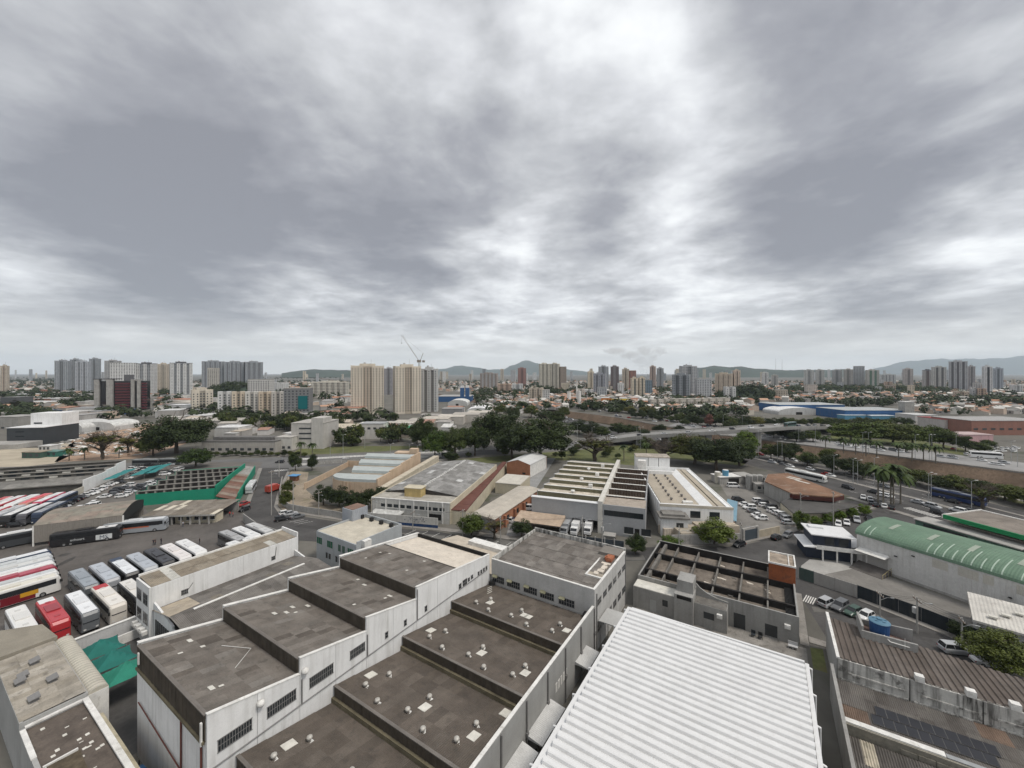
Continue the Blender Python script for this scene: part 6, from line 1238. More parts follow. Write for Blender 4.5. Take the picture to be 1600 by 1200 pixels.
cars([(1375,705,K),(1405,650,W),(1450,655,S),(1515,680,G_)], 200, 690, 5.714, math.radians(38), 'in the marked bays at the street corner', 'cars at the street corner')
cars([(1030,570,RDc)], 200, 690, 5.714, math.radians(75), 'by the rusty roof strip', None); cars([(1040,618,K)], 200, 690, 5.714, math.radians(75), 'at the depot entrance', None); cars([(1355,190,K)], 200, 690, 5.714, 0, 'on the cross avenue by the crossing', None)
# box trucks in the dock and the red truck
def truck(p, ang, c, c2, label, L=6.5):
    o = thing('truck', label, 'truck', V((p.x,p.y,.02)), ang)
    b = loft([(-L/2, sect(1.1,.7,3.0,.05)), (L/2-2.0, sect(1.1,.7,3.0,.05))]); b.build('cargo_box', GLOSS, o, c)
    cb = loft([(L/2-1.9, sect(1.05,.4,2.3,.1)), (L/2-.6, sect(1.05,.4,2.25,.1)), (L/2-.15, sect(1.0,.4,1.5,.1)), (L/2, sect(.95,.5,1.2,.1))]); cb.build('cab', GLOSS, o, c2)
    m = MB(); m.poly([(L/2-.12,-.9,1.5),(L/2-.12,.9,1.5),(L/2-.52,.9,2.15),(L/2-.52,-.9,2.15)]); m.v = [(x+.05,y,z) for x,y,z in m.v]; m.build('windscreen', WIN, o)
    for q in (L/2-1.2, -L/2+1.2):
        for s in (-1, 1): ob('wheel', BWH, o, loc=(q, s*.95, .48))
truck(P(727+660-900+0, 760), 0, WH, WH, 'x') if False else None
fa = a_dock = math.atan2((P(934,787,8.8)-P(830.6,775.8,8.8)).y,(P(934,787,8.8)-P(830.6,775.8,8.8)).x)
for k, (x, c, l) in enumerate(((885,(.35,.36,.37),'grey van-like truck backed into the dark loading dock'),(901,WH,'white box truck in the middle of the loading dock'),(922,WH,'white box truck beside the dock pillar'))): truck(P(x,836.5)+V((0,2.2,0)), fa-PI/2, c, c, l, 6.2)
truck(P(427,768), math.radians(80), (.38,.06,.04), (.38,.05,.04), 'red lorry loaded with goods driving up the street', 6.5)
# ------------------------------------------------------------------ trees
rt = random.Random(21)
def leaf_mat(name, c1, c2):
    m = bpy.data.materials.new(name); m.use_nodes = True; t = m.node_tree; bs = t.nodes['Principled BSDF']
    oi = t.nodes.new('ShaderNodeObjectInfo'); ge = t.nodes.new('ShaderNodeNewGeometry'); nz = t.nodes.new('ShaderNodeTexNoise'); nz.inputs['Scale'].default_value = .45; nz.inputs['Detail'].default_value = 3
    t.links.new(ge.outputs['Position'], nz.inputs['Vector'])
    ad = t.nodes.new('ShaderNodeMath'); ad.operation = 'ADD'; t.links.new(nz.outputs['Fac'], ad.inputs[0])
    mu = t.nodes.new('ShaderNodeMath'); mu.operation = 'MULTIPLY'; t.links.new(oi.outputs['Random'], mu.inputs[0]); mu.inputs[1].default_value = .5; t.links.new(mu.outputs[0], ad.inputs[1])
    mr = t.nodes.new('ShaderNodeMapRange'); mr.inputs[1].default_value = .35; mr.inputs[2].default_value = 1.05; t.links.new(ad.outputs[0], mr.inputs[0])
    mx_ = t.nodes.new('ShaderNodeMix'); mx_.data_type = 'RGBA'; t.links.new(mr.outputs[0], mx_.inputs[0]); mx_.inputs[6].default_value = (*c1, 1); mx_.inputs[7].default_value = (*c2, 1)
    mm = t.nodes.new('ShaderNodeMix'); mm.data_type = 'RGBA'; mm.blend_type = 'MULTIPLY'; mm.inputs[0].default_value = 1.0; t.links.new(mx_.outputs[2], mm.inputs[6]); t.links.new(oi.outputs['Color'], mm.inputs[7])
    t.links.new(mm.outputs[2], bs.inputs['Base Color']); bs.inputs['Roughness'].default_value = .65; bs.inputs['Specular IOR Level'].default_value = .25
    return m
LEAF = leaf_mat('foliage', (.018,.030,.010), (.068,.092,.027))
BARK = mat('bark', (.10,.082,.065), .95, var=.25, scale=1.0)
def crown_mesh(seed, clumps, per, leaf, flat=.62, low=-.35, spread=.30):
    """crown of unit radius about the origin: many small leaf faces in uneven clumps"""
    r = random.Random(seed); m = MB()
    for c in range(clumps):
        while True:
            d = V((r.gauss(0,1), r.gauss(0,1), r.gauss(0,1))).normalized()
            if d.z > low: break
        rad = r.uniform(.45,.86) if r.random() < .8 else r.uniform(.1,.5)
        cc = V((d.x*rad, d.y*rad, d.z*rad*flat)); cs = r.uniform(.75,1.3)*spread
        for _ in range(per):
            q = V((r.gauss(0,1), r.gauss(0,1), r.gauss(0,1))).normalized()*(r.random()**.45)*cs
            p = cc+V((q.x, q.y, q.z*.75)); n = (q.normalized()*.6+V((r.gauss(0,.5), r.gauss(0,.5), r.gauss(.35,.5)))).normalized()
            a = n.orthogonal().normalized(); a = (Matrix.Rotation(r.uniform(0,6.28), 3, n) @ a); b = n.cross(a); l = leaf*r.uniform(.7,1.4)
            m.poly([p-a*l, p-b*l*.55, p+a*l, p+b*l*.6])
    return m.mesh('crown', LEAF)
CROWN = [crown_mesh(100+k, 40, 150, .046, flat=.8, low=-.75, spread=.27) for k in range(5)]
BIG = [crown_mesh(150+k, 70, 170, .032, flat=.72, low=-.6, spread=.22) for k in range(3)]
LOW = [crown_mesh(200+k, 18, 42, .11, flat=.8, low=-.8, spread=.33) for k in range(5)]
def trunk_mesh(seed, h=1.0, limbs=6, bare=False):
    r = random.Random(seed); m = MB(); p = V((0,0,-.05)); pts = [p]
    for k in range(4): p = p+V((r.uniform(-.05,.05), r.uniform(-.05,.05), .25*h)); pts.append(p)
    for k in range(4): m.cyl(pts[k], pts[k+1], .075*(1-k*.18), .075*(1-(k+1)*.18), n=7, caps=(k == 0))
    for k in range(limbs):
        a = 6.28*k/limbs+r.uniform(-.4,.4); b = pts[2+k % 3]; e = b+V((math.cos(a)*.5, math.sin(a)*.5, r.uniform(.3,.55))); mid_ = b.lerp(e,.5)+V((0,0,.06))
        m.cyl(b, mid_, .036, .025, n=5, caps=False); m.cyl(mid_, e, .025, .012, n=5, caps=False)
        for j in range(9 if bare else 2):
            s = mid_.lerp(e, r.random()); t = s+V((r.uniform(-.32,.32), r.uniform(-.32,.32), r.uniform(.08,.4))); m.cyl(s, t, .011, .004, n=4, caps=False)
            if bare:
                for _ in range(6): u = s.lerp(t, r.uniform(.4,1)); m.cyl(u, u+V((r.uniform(-.16,.16), r.uniform(-.16,.16), r.uniform(.0,.18))), .005, .002, n=3, caps=False)
    return m.mesh('trunk', BARK)
TRUNK = [trunk_mesh(k) for k in range(4)]; BARE = [trunk_mesh(40+k, limbs=9, bare=True) for k in range(3)]
def tree(p, h, r, label, group=None, col_=(1,1,1), kind='mid', name='tree', squash=1.0):
    """h = full height, r = crown radius"""
    o = thing(name, label, 'tree', V((p.x, p.y, p.z if len(p) > 2 else 0)), rt.uniform(0,6.28), group)
    t = ob('trunk', rt.choice(BARE if kind == 'bare' else TRUNK), o)
    if kind == 'bare':
        t.scale = (r*1.25, r*1.25, h*.62)
        c = ob('twigs', rt.choice(BARE), o, loc=(0,0,h*.12)); c.scale = (r*1.5, r*1.5, h*.55); c.rotation_euler.z = 2.0
        if rt.random() < .9: c = ob('crown', rt.choice(LOW), o, col_, (0,0,h*.72)); c.scale = (r*.92, r*.92, h*.26)
        return o
    ch = h*.54*squash; t.scale = (r*.85, r*.85, h*.62)
    c = ob('crown', rt.choice({'mid': CROWN, 'big': BIG, 'low': LOW}[kind]), o, col_, (0, 0, h-ch*.80)); c.scale = (r, r, ch)
    if kind in ('mid', 'big'):
        c2 = ob('crown', rt.choice(CROWN), o, col_, (rt.uniform(-.2,.2)*r, rt.uniform(-.2,.2)*r, h-ch*.98)); c2.scale = (r*.8, r*.8, ch*.8); c2.rotation_euler.z = rt.uniform(0,6)
    return o
def tree_px(x, yb, ytop, wpx, label, group=None, col_=(1,1,1), kind='mid', name='tree', squash=1.0):
    """trunk foot at (x, yb) on the ground, crown top at row ytop, crown width in photo pixels"""
    p = P(x, yb); return tree(p, zat(ytop, p.y), wpx/2*p.y/F, label, group, col_, kind, name, squash)
DG, MG, LG_, BRN, OLV = (.62,.66,.60), (.95,.95,.85), (1.8,1.9,1.0), (1.9,1.35,.9), (1.35,1.2,.8)
# the great fig trees in the middle, and the others that stand alone
for x, yb, yt, w, l, c, k in [
 (845,722,648,118,'huge dark spreading fig tree behind the brick hall',DG,'big'),(778,705,638,95,'large dark fig tree behind the great fig',DG,'big'),(800,716,664,70,'dark leafy tree filling between the great figs',DG,'big'),
 (712,714,664,56,'mid green round tree beside the cross avenue',MG,'big'),(742,712,660,50,'dark green tree in the row toward the great figs',(.8,.85,.7),'mid'),(680,716,668,44,'bright green small tree at the avenue kerb',(1.5,1.7,.9),'mid'),(660,700,649,50,'dense dark round tree behind the avenue',DG,'big'),(704,722,704,26,'clipped dark bush by the cream parapet',DG,'mid'),
 (276,708,645,104,'huge dark evergreen beside the demolition site',DG,'big'),(300,690,655,60,'dark evergreen behind the huge evergreen',DG,'mid'),(305,730,698,52,'dark round tree behind the green hall',(.75,.9,.6),'mid'),(240,712,676,50,'pale leafed tree at the demolition site edge',OLV,'mid'),
 (930,722,683,62,'bare brown spreading tree by the dock factory',BRN,'bare'),(160,718,676,46,'leafless thin tree on the demolition site',BRN,'bare'),(200,708,680,30,'slender bare tree beside the huge evergreen',BRN,'bare'),
 (1085,725,675,85,'dark brown-green tree behind the white back box',(1.1,.9,.65),'big'),(1120,735,678,90,'dark dense tree behind the car park sheds',DG,'big'),(1155,728,680,60,'dark tree with lighter top by the avenue',(.9,1,.6),'big'),(1165,712,672,40,'yellow-green tree beside the bridge',(1.7,1.9,.8),'mid'),(1040,722,690,60,'brown twiggy tree behind the louvred wing',BRN,'bare'),
 (736,836,803,46,'leafy yellow-green street tree before the brick workshop',(1.4,1.4,.85),'mid'),(773,842,812,36,'thin half-bare street tree before the brick workshop',BRN,'bare'),(815,838,812,34,'round green street tree beside the dock canopy',MG,'mid'),
 (993,866,834,34,'dark green street tree before the louvred wing',(.9,1,.7),'mid'),(1048,862,838,40,'low green tree beside the beam-roof building',(1.3,1.5,.8),'mid'),(1115,850,812,66,'bright yellow-green street tree before the terraces',(1.5,1.45,.8),'mid'),
 (1570,1062,985,110,'olive-brown street tree leaning over the dark fence',OLV,'big'),(1500,1000,970,30,'dark scrubby tree inside the dark fence',DG,'mid'),
 (462,736,705,22,'tall bushy tree at the street corner',DG,'mid'),(488,735,708,20,'dark shrub tree against the peach wall',DG,'mid'),(450,772,748,20,'bush on the vacant corner lot',OLV,'mid'),(447,792,765,24,'scrub tree at the curve of the lot wall',OLV,'mid'),
 (1495,764,745,44,'bare lilac-grey tree beside the blue bus',(1.6,1.3,1.6),'bare'),(1535,796,758,40,'flat-topped bare tree by the canopy corner',OLV,'bare')]:
    tree_px(x, yb, yt, w, l, None, c, k)
for k, (x, yb) in enumerate(((505,789),(530,792),(552,798),(572,795),(596,792),(612,797))): tree_px(x, yb, yb-32, 36, 'bushy dark green tree in the row below the peach hall', 'trees below the peach hall', DG, 'mid')
# clipped hedge trees
for k in range(5):
    x, y = 1276+k*18.5, 822-k*4.4
    tree_px(x, y, y-17, 19, 'clipped cube-topped green tree beside the dark low roof', 'clipped trees by the dark roof', (2.1,2.3,.9), 'mid', 'hedge_tree', 1.1)
tree_px(1252,828,797,26,'palm-like bushy tree at the restaurant corner',None,(1.3,1.4,.8),'mid')
tree_px(1256,834,812,22,'dark bush at the restaurant corner',None,MG,'mid')
# riverside and avenue trees
for k, (x, yb, yt, w) in enumerate([(1205,718,692,30),(1225,722,690,34),(1262,728,706,36),(1300,738,708,42),(1330,742,714,36),(1295,724,700,30),(1348,748,722,30),(1240,712,690,24),(1405,752,730,46),(1430,756,732,40),(1465,764,742,44),(1500,768,742,50),(1535,775,750,50),(1570,782,756,52),(1600,790,758,54),(1640,800,762,60),(1385,748,728,34),(1360,742,722,30)]):
    tree_px(x, yb, yt, w, 'dark spreading tree along the river bank', 'trees along the river bank', rt.choice((DG,(.8,.8,.6),OLV)), 'mid')
for k, (x, yb, yt, w) in enumerate([(1330,690,660,60),(1360,692,658,64),(1395,694,660,60),(1425,696,662,56),(1455,698,664,50),(1340,682,655,50),(1475,700,668,40),(1310,680,660,30),(1388,684,656,50),(1245,690,672,30),(1270,690,672,26),(1225,684,668,28),(1508,705,680,30),(1530,708,690,32),(1545,700,686,24),(1415,706,690,26)]+[(1222+k*15, 664+(k % 3)*2, 651+(k % 4), 22) for k in range(14)]):
    tree_px(x, yb, yt, w, 'leafy park tree across the river', 'park trees across the river', rt.choice((DG,MG,OLV,(1.5,1.5,.9))), 'mid')
for k, (x, yb, yt, w) in enumerate([(905,678,655,34),(925,682,658,40),(940,684,664,34),(965,680,660,30),(985,684,662,34),(1005,690,668,30),(1010,700,682,26),(870,664,642,34),(850,660,640,30),(830,652,632,28),(800,655,634,30),(880,652,634,24),(815,640,626,26),(780,648,630,24),(1030,676,662,26),(1060,680,664,22),(1090,664,652,20),(1110,666,650,24),(1135,668,645,36),(1160,668,648,30),(1180,668,650,30),(1205,668,652,24),(1070,660,648,20),(1035,652,640,26),(1010,648,634,28),(985,646,634,22),(960,644,632,22),(930,640,628,22)]):
    tree_px(x, yb, yt, w, 'rounded tree beside the river channel and bridge', 'trees by the channel and bridge', rt.choice((DG,DG,MG,OLV,BRN)), 'mid')
tree_px(1108,668,645,16,'pink-flowering tree beyond the bridge',None,(4.6,1.5,3.9),'mid')
# palms
FR = MB()
for k in range(9):
    a = k/9; b = (k+1)/9; zf = lambda u: .42*math.sin(u*2.2)-.75*u*u; wd = lambda u: .17*math.sin(PI*min(1, u*.92+.08))+.02
    for s in (-1, 1): FR.poly([(a,0,zf(a)),(b,0,zf(b)),(b+.04,s*wd(b),zf(b)-.10),(a+.04,s*wd(a),zf(a)-.10)])
FRM = FR.mesh('frond', LEAF); PTM = MB().cyl((0,0,-.02),(.02,0,1),.09,.055,n=8).mesh('trunk', mat('palm_bark', (.17,.15,.12), .9, var=.2, scale=2))
def palm(p, h, r, label, group):
    o = thing('palm_tree', label, 'palm', V((p.x,p.y,0)), rt.uniform(0,6), group); t = ob('trunk', PTM, o); t.scale = (3.2, 3.2, h)
    for k in range(15):
        f = ob('frond', FRM, o, (.85,.95,.7), (.06,0,h-.1)); f.scale = (r, r, r); f.rotation_euler = (rt.uniform(-.15,.15), rt.uniform(-.75,.45), 6.28*k/15+rt.uniform(-.15,.15))
for x, yb, yt in ((1372,788,735),(1380,790,738),(1392,790,742),(1396,791,733),(1407,788,744)): p = P(x,yb); palm(p, zat(yt,p.y), 4.6, 'tall palm in the clump by the corner lot', 'palms at the corner lot')
for x, yb in ((1353,712),(1370,714),(1404,718),(1425,720),(1443,720),(1462,724),(1318,708),(1290,704),(1337,710)): p = P(x,yb); palm(p, 8.0, 3.6, 'palm on the far riverside verge', 'palms on the far riverside verge')
for x, yb in ((108,720),(132,718),(186,716),(205,706)): p = P(x,yb); palm(p, 5.5, 2.8, 'short palm at the edge of the demolition site', 'palms at the demolition site')
for x, yb in ((470,714),(488,716),(975,720),(1010,716)): p = P(x,yb); palm(p, 7.5, 3.0, 'thin palm beside the cross avenue', 'palms by the cross avenue')

for k in range(46):                                  # belt between the channel and the lots beyond it
    x = rt.uniform(890,1210); lim = 640+(x-870)*.142; y = rt.uniform(lim-12, lim-3)
    p = P(x,y); tree(p, rt.uniform(6,11), rt.uniform(3.5,6.5), 'small tree in the belt beyond the channel wall', 'tree belt beyond the channel', rt.choice((DG,MG,OLV,DG)), 'mid')
for k in range(16):
    x = 318+k*10.5; tree_px(x, 713.5-(k % 3)*.8, 702+(k % 4)*1.5, 11, 'small shrubby tree between the station hall and the cross avenue', 'shrub row by the station hall', rt.choice((DG,OLV,MG)), 'mid')

for k in range(16):
    x = rt.choice((rt.uniform(695,790), rt.uniform(865,905), rt.uniform(945,1000))); y = rt.uniform(704,720); tree_px(x, y, y-rt.uniform(6,14), rt.uniform(9,18), 'low scrubby tree on the verge behind the factories', 'scrub on the verge', rt.choice((DG,OLV,BRN,MG)), 'mid')
# ------------------------------------------------------------------ far city
rf = random.Random(31)
FWIN = plain('far_glass', (.045,.05,.055), .3)
def facade(m, w, z0, z1, y, n_col, fl, ww, wh, axis='y', x0=0.0, depth=.06, mi=0):
    """window openings with a little depth on a face; axis 'y' = face at y looking to -y, '+x'/'-x' = side faces at x=y"""
    nf = int((z1-z0)/fl)
    for f in range(nf):
        zb = z0+f*fl+fl*.32; zt = zb+wh
        for c in range(n_col):
            a = x0+w*(c+.5)/n_col-ww/2; b = a+ww
            if axis == 'y': m.poly([(a,y-depth,zb),(b,y-depth,zb),(b,y-depth,zt),(a,y-depth,zt)], mi)
            elif axis == '+x': m.poly([(y+depth,a,zb),(y+depth,b,zb),(y+depth,b,zt),(y+depth,a,zt)], mi)
            else: m.poly([(y-depth,b,zb),(y-depth,a,zb),(y-depth,a,zt),(y-depth,b,zt)], mi)
def tower(x0, x1, yt, Y, c, label, style='H', c2=None, yaw=None, group=None, cap=None, dk=.7, yb=None, name='apartment_tower', fl=2.9, crown=True, roofc=None):
    z = zat(yt, Y); w_ = (x1-x0)/F*Y; yaw = rf.uniform(-.25,.25) if yaw is None else yaw
    az = math.atan2((x0+x1)/2-CX, F); rz_ = yaw-az*.75; W, d = w_*.8, max(9, min(20, w_*dk*.8)); cx_ = PY((x0+x1)/2, Y).x
    for _ in range(6):                                # fit the turned block between its two sides in the photograph
        ps_ = [V((cx_+a*math.cos(rz_)-b*math.sin(rz_), Y+a*math.sin(rz_)+b*math.cos(rz_))) for a in (-W/2, W/2) for b in (0, d)]
        pp = [CX+q.x/q.y*F for q in ps_]; k_ = (x1-x0)/(max(pp)-min(pp)); W *= k_; d = max(5, d*k_); cx_ += ((x0+x1)/2-(max(pp)+min(pp))/2)*Y/F
    p = V((cx_, Y, 0)); o = thing(name, label, 'building', p, rz_, group)
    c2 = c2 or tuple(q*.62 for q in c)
    h = W/2; top = z-(3.2 if crown else 0)
    if style == 'H':
        a = W*.36
        for s in (-1, 1):
            xa, xb = (-h, -h+a) if s < 0 else (h-a, h)
            part('wing', OCW, o, lambda m: m.box(xa,xb,0,d,0,top), c)
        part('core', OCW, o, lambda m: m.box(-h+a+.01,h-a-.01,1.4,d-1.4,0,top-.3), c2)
        n = max(1, int(a/3.1)); q = MB(); facade(q,a,2,top,0,n,fl,1.25,1.35,x0=-h); facade(q,a,2,top,0,n,fl,1.25,1.35,x0=h-a)
        nc = max(1, int((W-2*a)/2.6)); facade(q,W-2*a,2,top-.5,1.4,nc,fl,1.5,1.5,x0=-h+a)
        ns = max(2, int(d/3.4)); facade(q,d,2,top,h,ns,fl,1.2,1.3,'+x'); facade(q,d,2,top,-h,ns,fl,1.2,1.3,'-x')
    elif style == 'strip':                      # slab with alternating vertical strips
        n = max(3, int(W/5)|1)
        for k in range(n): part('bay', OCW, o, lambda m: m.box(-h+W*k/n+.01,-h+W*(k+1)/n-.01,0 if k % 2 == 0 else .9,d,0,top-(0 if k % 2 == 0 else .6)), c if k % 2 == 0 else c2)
        q = MB()
        for k in range(n): facade(q,W/n,2,top-.8,0 if k % 2 == 0 else .9,max(1,int(W/n/2.6)),fl,1.3 if k % 2 == 0 else 1.7,1.3,x0=-h+W*k/n)
        ns = max(2, int(d/3.6)); facade(q,d,2,top,h,ns,fl,1.2,1.3,'+x'); facade(q,d,2,top,-h,ns,fl,1.2,1.3,'-x')
    else:                                        # plain block
        part('wall', OCW, o, lambda m: m.box(-h,h,0,d,0,top), c); q = MB(); n = max(2, int(W/3.4)); facade(q,W,1.2,top-.3,0,n,fl,1.6,1.4,x0=-h)
        ns = max(2, int(d/3.6)); facade(q,d,1.2,top-.3,h,ns,fl,1.4,1.3,'+x'); facade(q,d,1.2,top-.3,-h,ns,fl,1.4,1.3,'-x')
        part('roof', OCR, o, lambda m: m.box(-h-.3,h+.3,-.3,d+.3,top,top+.4), roofc or (.35,.33,.3))
    stuff(q.build('windows', FWIN, o))
    if crown:
        part('roof_tank', OCW, o, lambda m: m.cyl((-h*.2,d*.5,z),(-h*.2,d*.5,z+1.6),1.3,n=8), (.4,.4,.4)); part('antenna', PIPE, o, lambda m: m.cyl((h*.2,d*.5,z-.1),(h*.2,d*.5,z+rf.uniform(3,7)),.12,n=4))
        part('crown', OCW, o, lambda m: m.box(-h*.5,h*.45,d*.25,d*.8,top,z), cap or c)
        part('parapet', OCW, o, lambda m: m.box(-h-.15,-h+.3,-.15,d+.15,top,top+1.0) and m.box(h-.3,h+.15,-.15,d+.15,top,top+1.0) and m.box(-h+.3,h-.3,d-.2,d+.1,top,top+.9) and m.box(-h+.31,h-.31,-.1 if style != 'H' else .9,.3 if style != 'H' else 1.3,top-.3,top+.7) and None, cap or c)
    return o
GB, WT, CRE, BGE, RBR, LGY, DGY = (.30,.32,.34), (.58,.58,.57), (.58,.51,.40), (.50,.44,.36), (.28,.15,.12), (.43,.44,.45), (.20,.205,.215)
FT = [
 (85,112,562,960,GB,'grey apartment tower behind the pale strip tower','H'),(109,128,560,990,GB,'grey tower with flat top beside the paler grey slab','H'),(117,143,563,850,(.40,.42,.45),'pale blue-grey strip tower standing alone before the grey ones','strip'),(139,158,559,1020,GB,'tall grey tower with stepped crown','H'),(163,190,562,1010,(.36,.36,.36),'grey tower behind the white windowed slab','H'),
 (172,214,567,800,WT,'white apartment slab with small dark windows','plain'),(212,246,566,820,WT,'white and grey striped tower with dark roof cap','strip',(.30,.31,.32)),(246,265,567,930,BGE,'beige striped tower between two white striped towers','strip',(.38,.34,.28)),(265,301,565,780,WT,'broad white and grey striped tower with dark cap beside the trees','strip',(.24,.25,.26)),
 (0,15,570,900,BGE,'beige tower at the far left edge','strip',(.34,.27,.22)),(315,352,563,1000,GB,'long grey housing slab, left wing','strip',(.22,.23,.25)),(350,384,564,1010,GB,'long grey housing slab, middle wing','strip',(.22,.23,.25)),(382,411,564,1020,GB,'long grey housing slab, right wing','strip',(.22,.23,.25)),
 (324,343,575,880,(.46,.44,.40),'blank pale block before the grey housing slab','plain'),
 (548,600,568,472,(.60,.54,.45),'cream apartment tower with vertical ribs, free-standing','H',(.45,.385,.31)),(614,658,569,476,(.60,.54,.45),'cream apartment tower joined to the unfinished tower','H',(.45,.385,.31)),(657,685,573,500,(.50,.50,.49),'unfinished grey and white tower below the crane','strip',(.24,.23,.22)),
 (842,859,567,1100,(.55,.52,.44),'pale cream tower pair, first of the ridge top','strip'),(859,875,567,1100,(.55,.52,.44),'pale cream tower beside the brown tower on the ridge','strip'),(874,885,573,1100,(.30,.25,.21),'brown tower at the end of the cream pair','plain'),(809,822,574,1300,(.30,.17,.15),'red-brown tower below the antenna mountain','H'),
 (918,928,579,1000,CRE,'slim cream tower beside the grey slab','H'),(927,947,582,800,(.34,.35,.38),'grey blue tower with central ribs','strip'),(935,951,571,1000,(.38,.40,.42),'tall grey tower behind the ribbed one','H'),(954,967,571,1000,(.17,.14,.14),'dark brown tower with light edge','strip',(.3,.28,.28)),(972,983,575,1000,BGE,'beige tower between the dark and the red tower','H'),(982,994,579,1000,RBR,'brick-red tower behind the cream twins','plain'),
 (985,997,589,760,CRE,'cream twin block with dark centre, left one','strip',(.2,.2,.18)),(997,1008,588,760,CRE,'cream twin block with dark centre, right one','strip',(.2,.2,.18)),(1007,1019,594,800,(.22,.29,.34),'blue-grey low tower beside the cream twins','plain'),(1015,1025,571,1200,(.45,.36,.31),'pinkish slim tower near the smoke','H'),(1026,1037,574,1200,(.33,.35,.36),'grey tower near the smoke','H'),
 (1050,1079,583,700,(.31,.33,.35),'grey tower with dark vertical strips','strip',(.12,.13,.14)),(1061,1089,570,790,(.40,.41,.42),'tall grey tower behind the striped one','H'),(1086,1112,592,700,(.50,.51,.52),'low white block beside the striped grey tower','plain'),(1117,1145,582,900,(.58,.50,.40),'cream ribbed slab beyond the walk-up blocks','strip',(.44,.37,.30)),(1145,1157,577,900,(.55,.46,.38),'taller cream tower at the slab end','H'),
 (1190,1201,581,1500,WT,'small white tower among the houses','H'),(1205,1216,585,1500,(.5,.48,.45),'small pale tower beside the white one among the houses','H'),(1256,1272,577,1300,(.5,.5,.48),'pale tower of the hillside pair, first','H'),(1274,1288,577,1300,(.5,.5,.48),'pale tower of the hillside pair, second','H'),(1300,1316,577,1350,(.46,.46,.45),'grey-white tower before the wooded hill','H'),(1318,1333,576,1300,(.42,.40,.37),'taupe tower behind the wooded hill','H'),
 (1333,1351,572,1300,(.42,.43,.44),'grey framed tower with dark top','plain'),(1352,1374,577,1250,(.50,.48,.44),'pale tower with green side','strip',(.14,.25,.18)),(1374,1400,584,1500,(.56,.56,.55),'cluster of small white towers','strip'),(1410,1427,575,1200,(.50,.46,.44),'pinkish white tower standing apart','H'),(1441,1457,577,1150,(.45,.43,.42),'white and brown tower with dark roof','strip',(.17,.13,.12)),(1455,1479,572,1100,(.48,.48,.46),'white tower with dark centre and roof crown','strip',(.15,.15,.15)),
 (1482,1512,563,1000,(.46,.46,.47),'tallest tower group with dark vertical bands','strip',(.16,.15,.16)),(1511,1524,571,1030,(.38,.36,.36),'grey-brown tower beside the tallest group','strip'),(1534,1551,571,860,(.60,.60,.60),'white tower with black central strip','strip',(.05,.05,.055)),(1551,1568,574,1050,(.36,.39,.43),'blue-grey tower behind the white one with the black strip','H'),
 (298,333,606,465,(.56,.51,.43),'small cream eight-storey block by the big evergreen','H'),(387,429,593,640,(.54,.53,.51),'white slab behind the beige-roofed housing','plain'),(486,546,595,800,(.56,.53,.46),'long cream housing slab among trees','strip',(.40,.37,.32)),
 (750,778,582,1150,(.34,.29,.26),'brown and white striped tower at the ridge foot','strip',(.55,.55,.54)),(600,616,574,900,(.35,.34,.35),'dull grey tower seen between the two cream towers','H')]
for q in FT:
    x0, x1, yt, Y, c, l, s = q[:7]; tower(x0, x1, yt, Y, c, l, s, q[7] if len(q) > 7 else None, cap=(.10,.10,.11) if 'dark roof cap' in l or 'dark cap' in l or 'dark roof' in l or 'dark top' in l else None, crown=('plain' != s))
for k in range(90):                                   # small far towers along the skyline
    x = rf.choice((rf.uniform(20,560), rf.uniform(600,1100), rf.uniform(1100,1600))); Y = rf.uniform(1900,3600); h = rf.uniform(38,78); yt = HY-(h-H)*F/Y
    wpx = rf.uniform(14,26)/Y*F; tower(x-wpx/2, x+wpx/2, yt, Y, rf.choice((GB,WT,CRE,BGE,LGY,LGY,WT)), 'small pale tower on the distant skyline', rf.choice(('H','plain')), group='distant skyline towers', crown=False, fl=4.5)
# beige-roofed housing row and grey office with teal glass
for k, (x0, x1, c, l) in enumerate(((340,362,(.55,.55,.54),'white end block of the beige-roofed housing row'),(362,383,(.56,.48,.38),'cream block next to the white end of the housing row'),(383,404,(.57,.55,.51),'white and cream middle block of the housing row'),(404,424,(.54,.45,.35),'cream block with brown stair strip in the housing row'),(424,444,(.50,.47,.43),'last block of the housing row, beside the teal office'))):
    tower(x0, x1, 612, 440+k*2, c, l, 'H', yaw=.12, crown=False, dk=.9); 
    p = PY((x0+x1)/2, 447+k*2)
t_ = tower(443,489,607,425,(.20,.205,.21),'dark grey office with a teal glass front','plain',yaw=-.1,crown=False,name='office_building')
part('glass_front', plain('teal_glass', (.01,.13,.14), .12, spec=.6), t_, lambda m: m.box(1.5,10.5,-.6,-.1,10,24))
# dark-red glass office with concrete piers
p = PY(187, 512); ro = thing('office_building', 'office block with dark red window bands and tall concrete piers', 'building', V((p.x,p.y,0)), .38); ro.scale = (.78,.78,1)
part('core', plain('black_glass', (.012,.012,.016), .15, spec=.6), ro, lambda m: m.box(-27,30,4,26,0,38))
for x0, x1 in ((-32,-26),(-17,-9),(14,18),(22,26)): part('pier', CONC, ro, lambda m: m.box(x0,x1,0,8,0,40))
for x0, x1 in ((-7,12),(27,34)):
    for k in range(10): part('window_band', plain('red_panel', (.085,.016,.022), .4), ro, lambda m: m.box(x0,x1,2.4,4,2+k*3.5,4.2+k*3.5))
part('roof', DGY and mat('dark_roofing', (.07,.07,.075), .8), ro, lambda m: m.box(-33,-8,0,27,40,41) and None); part('roof_plant', mat('plant_grey', (.12,.12,.125), .8), ro, lambda m: m.box(2,12,8,16,38,46))
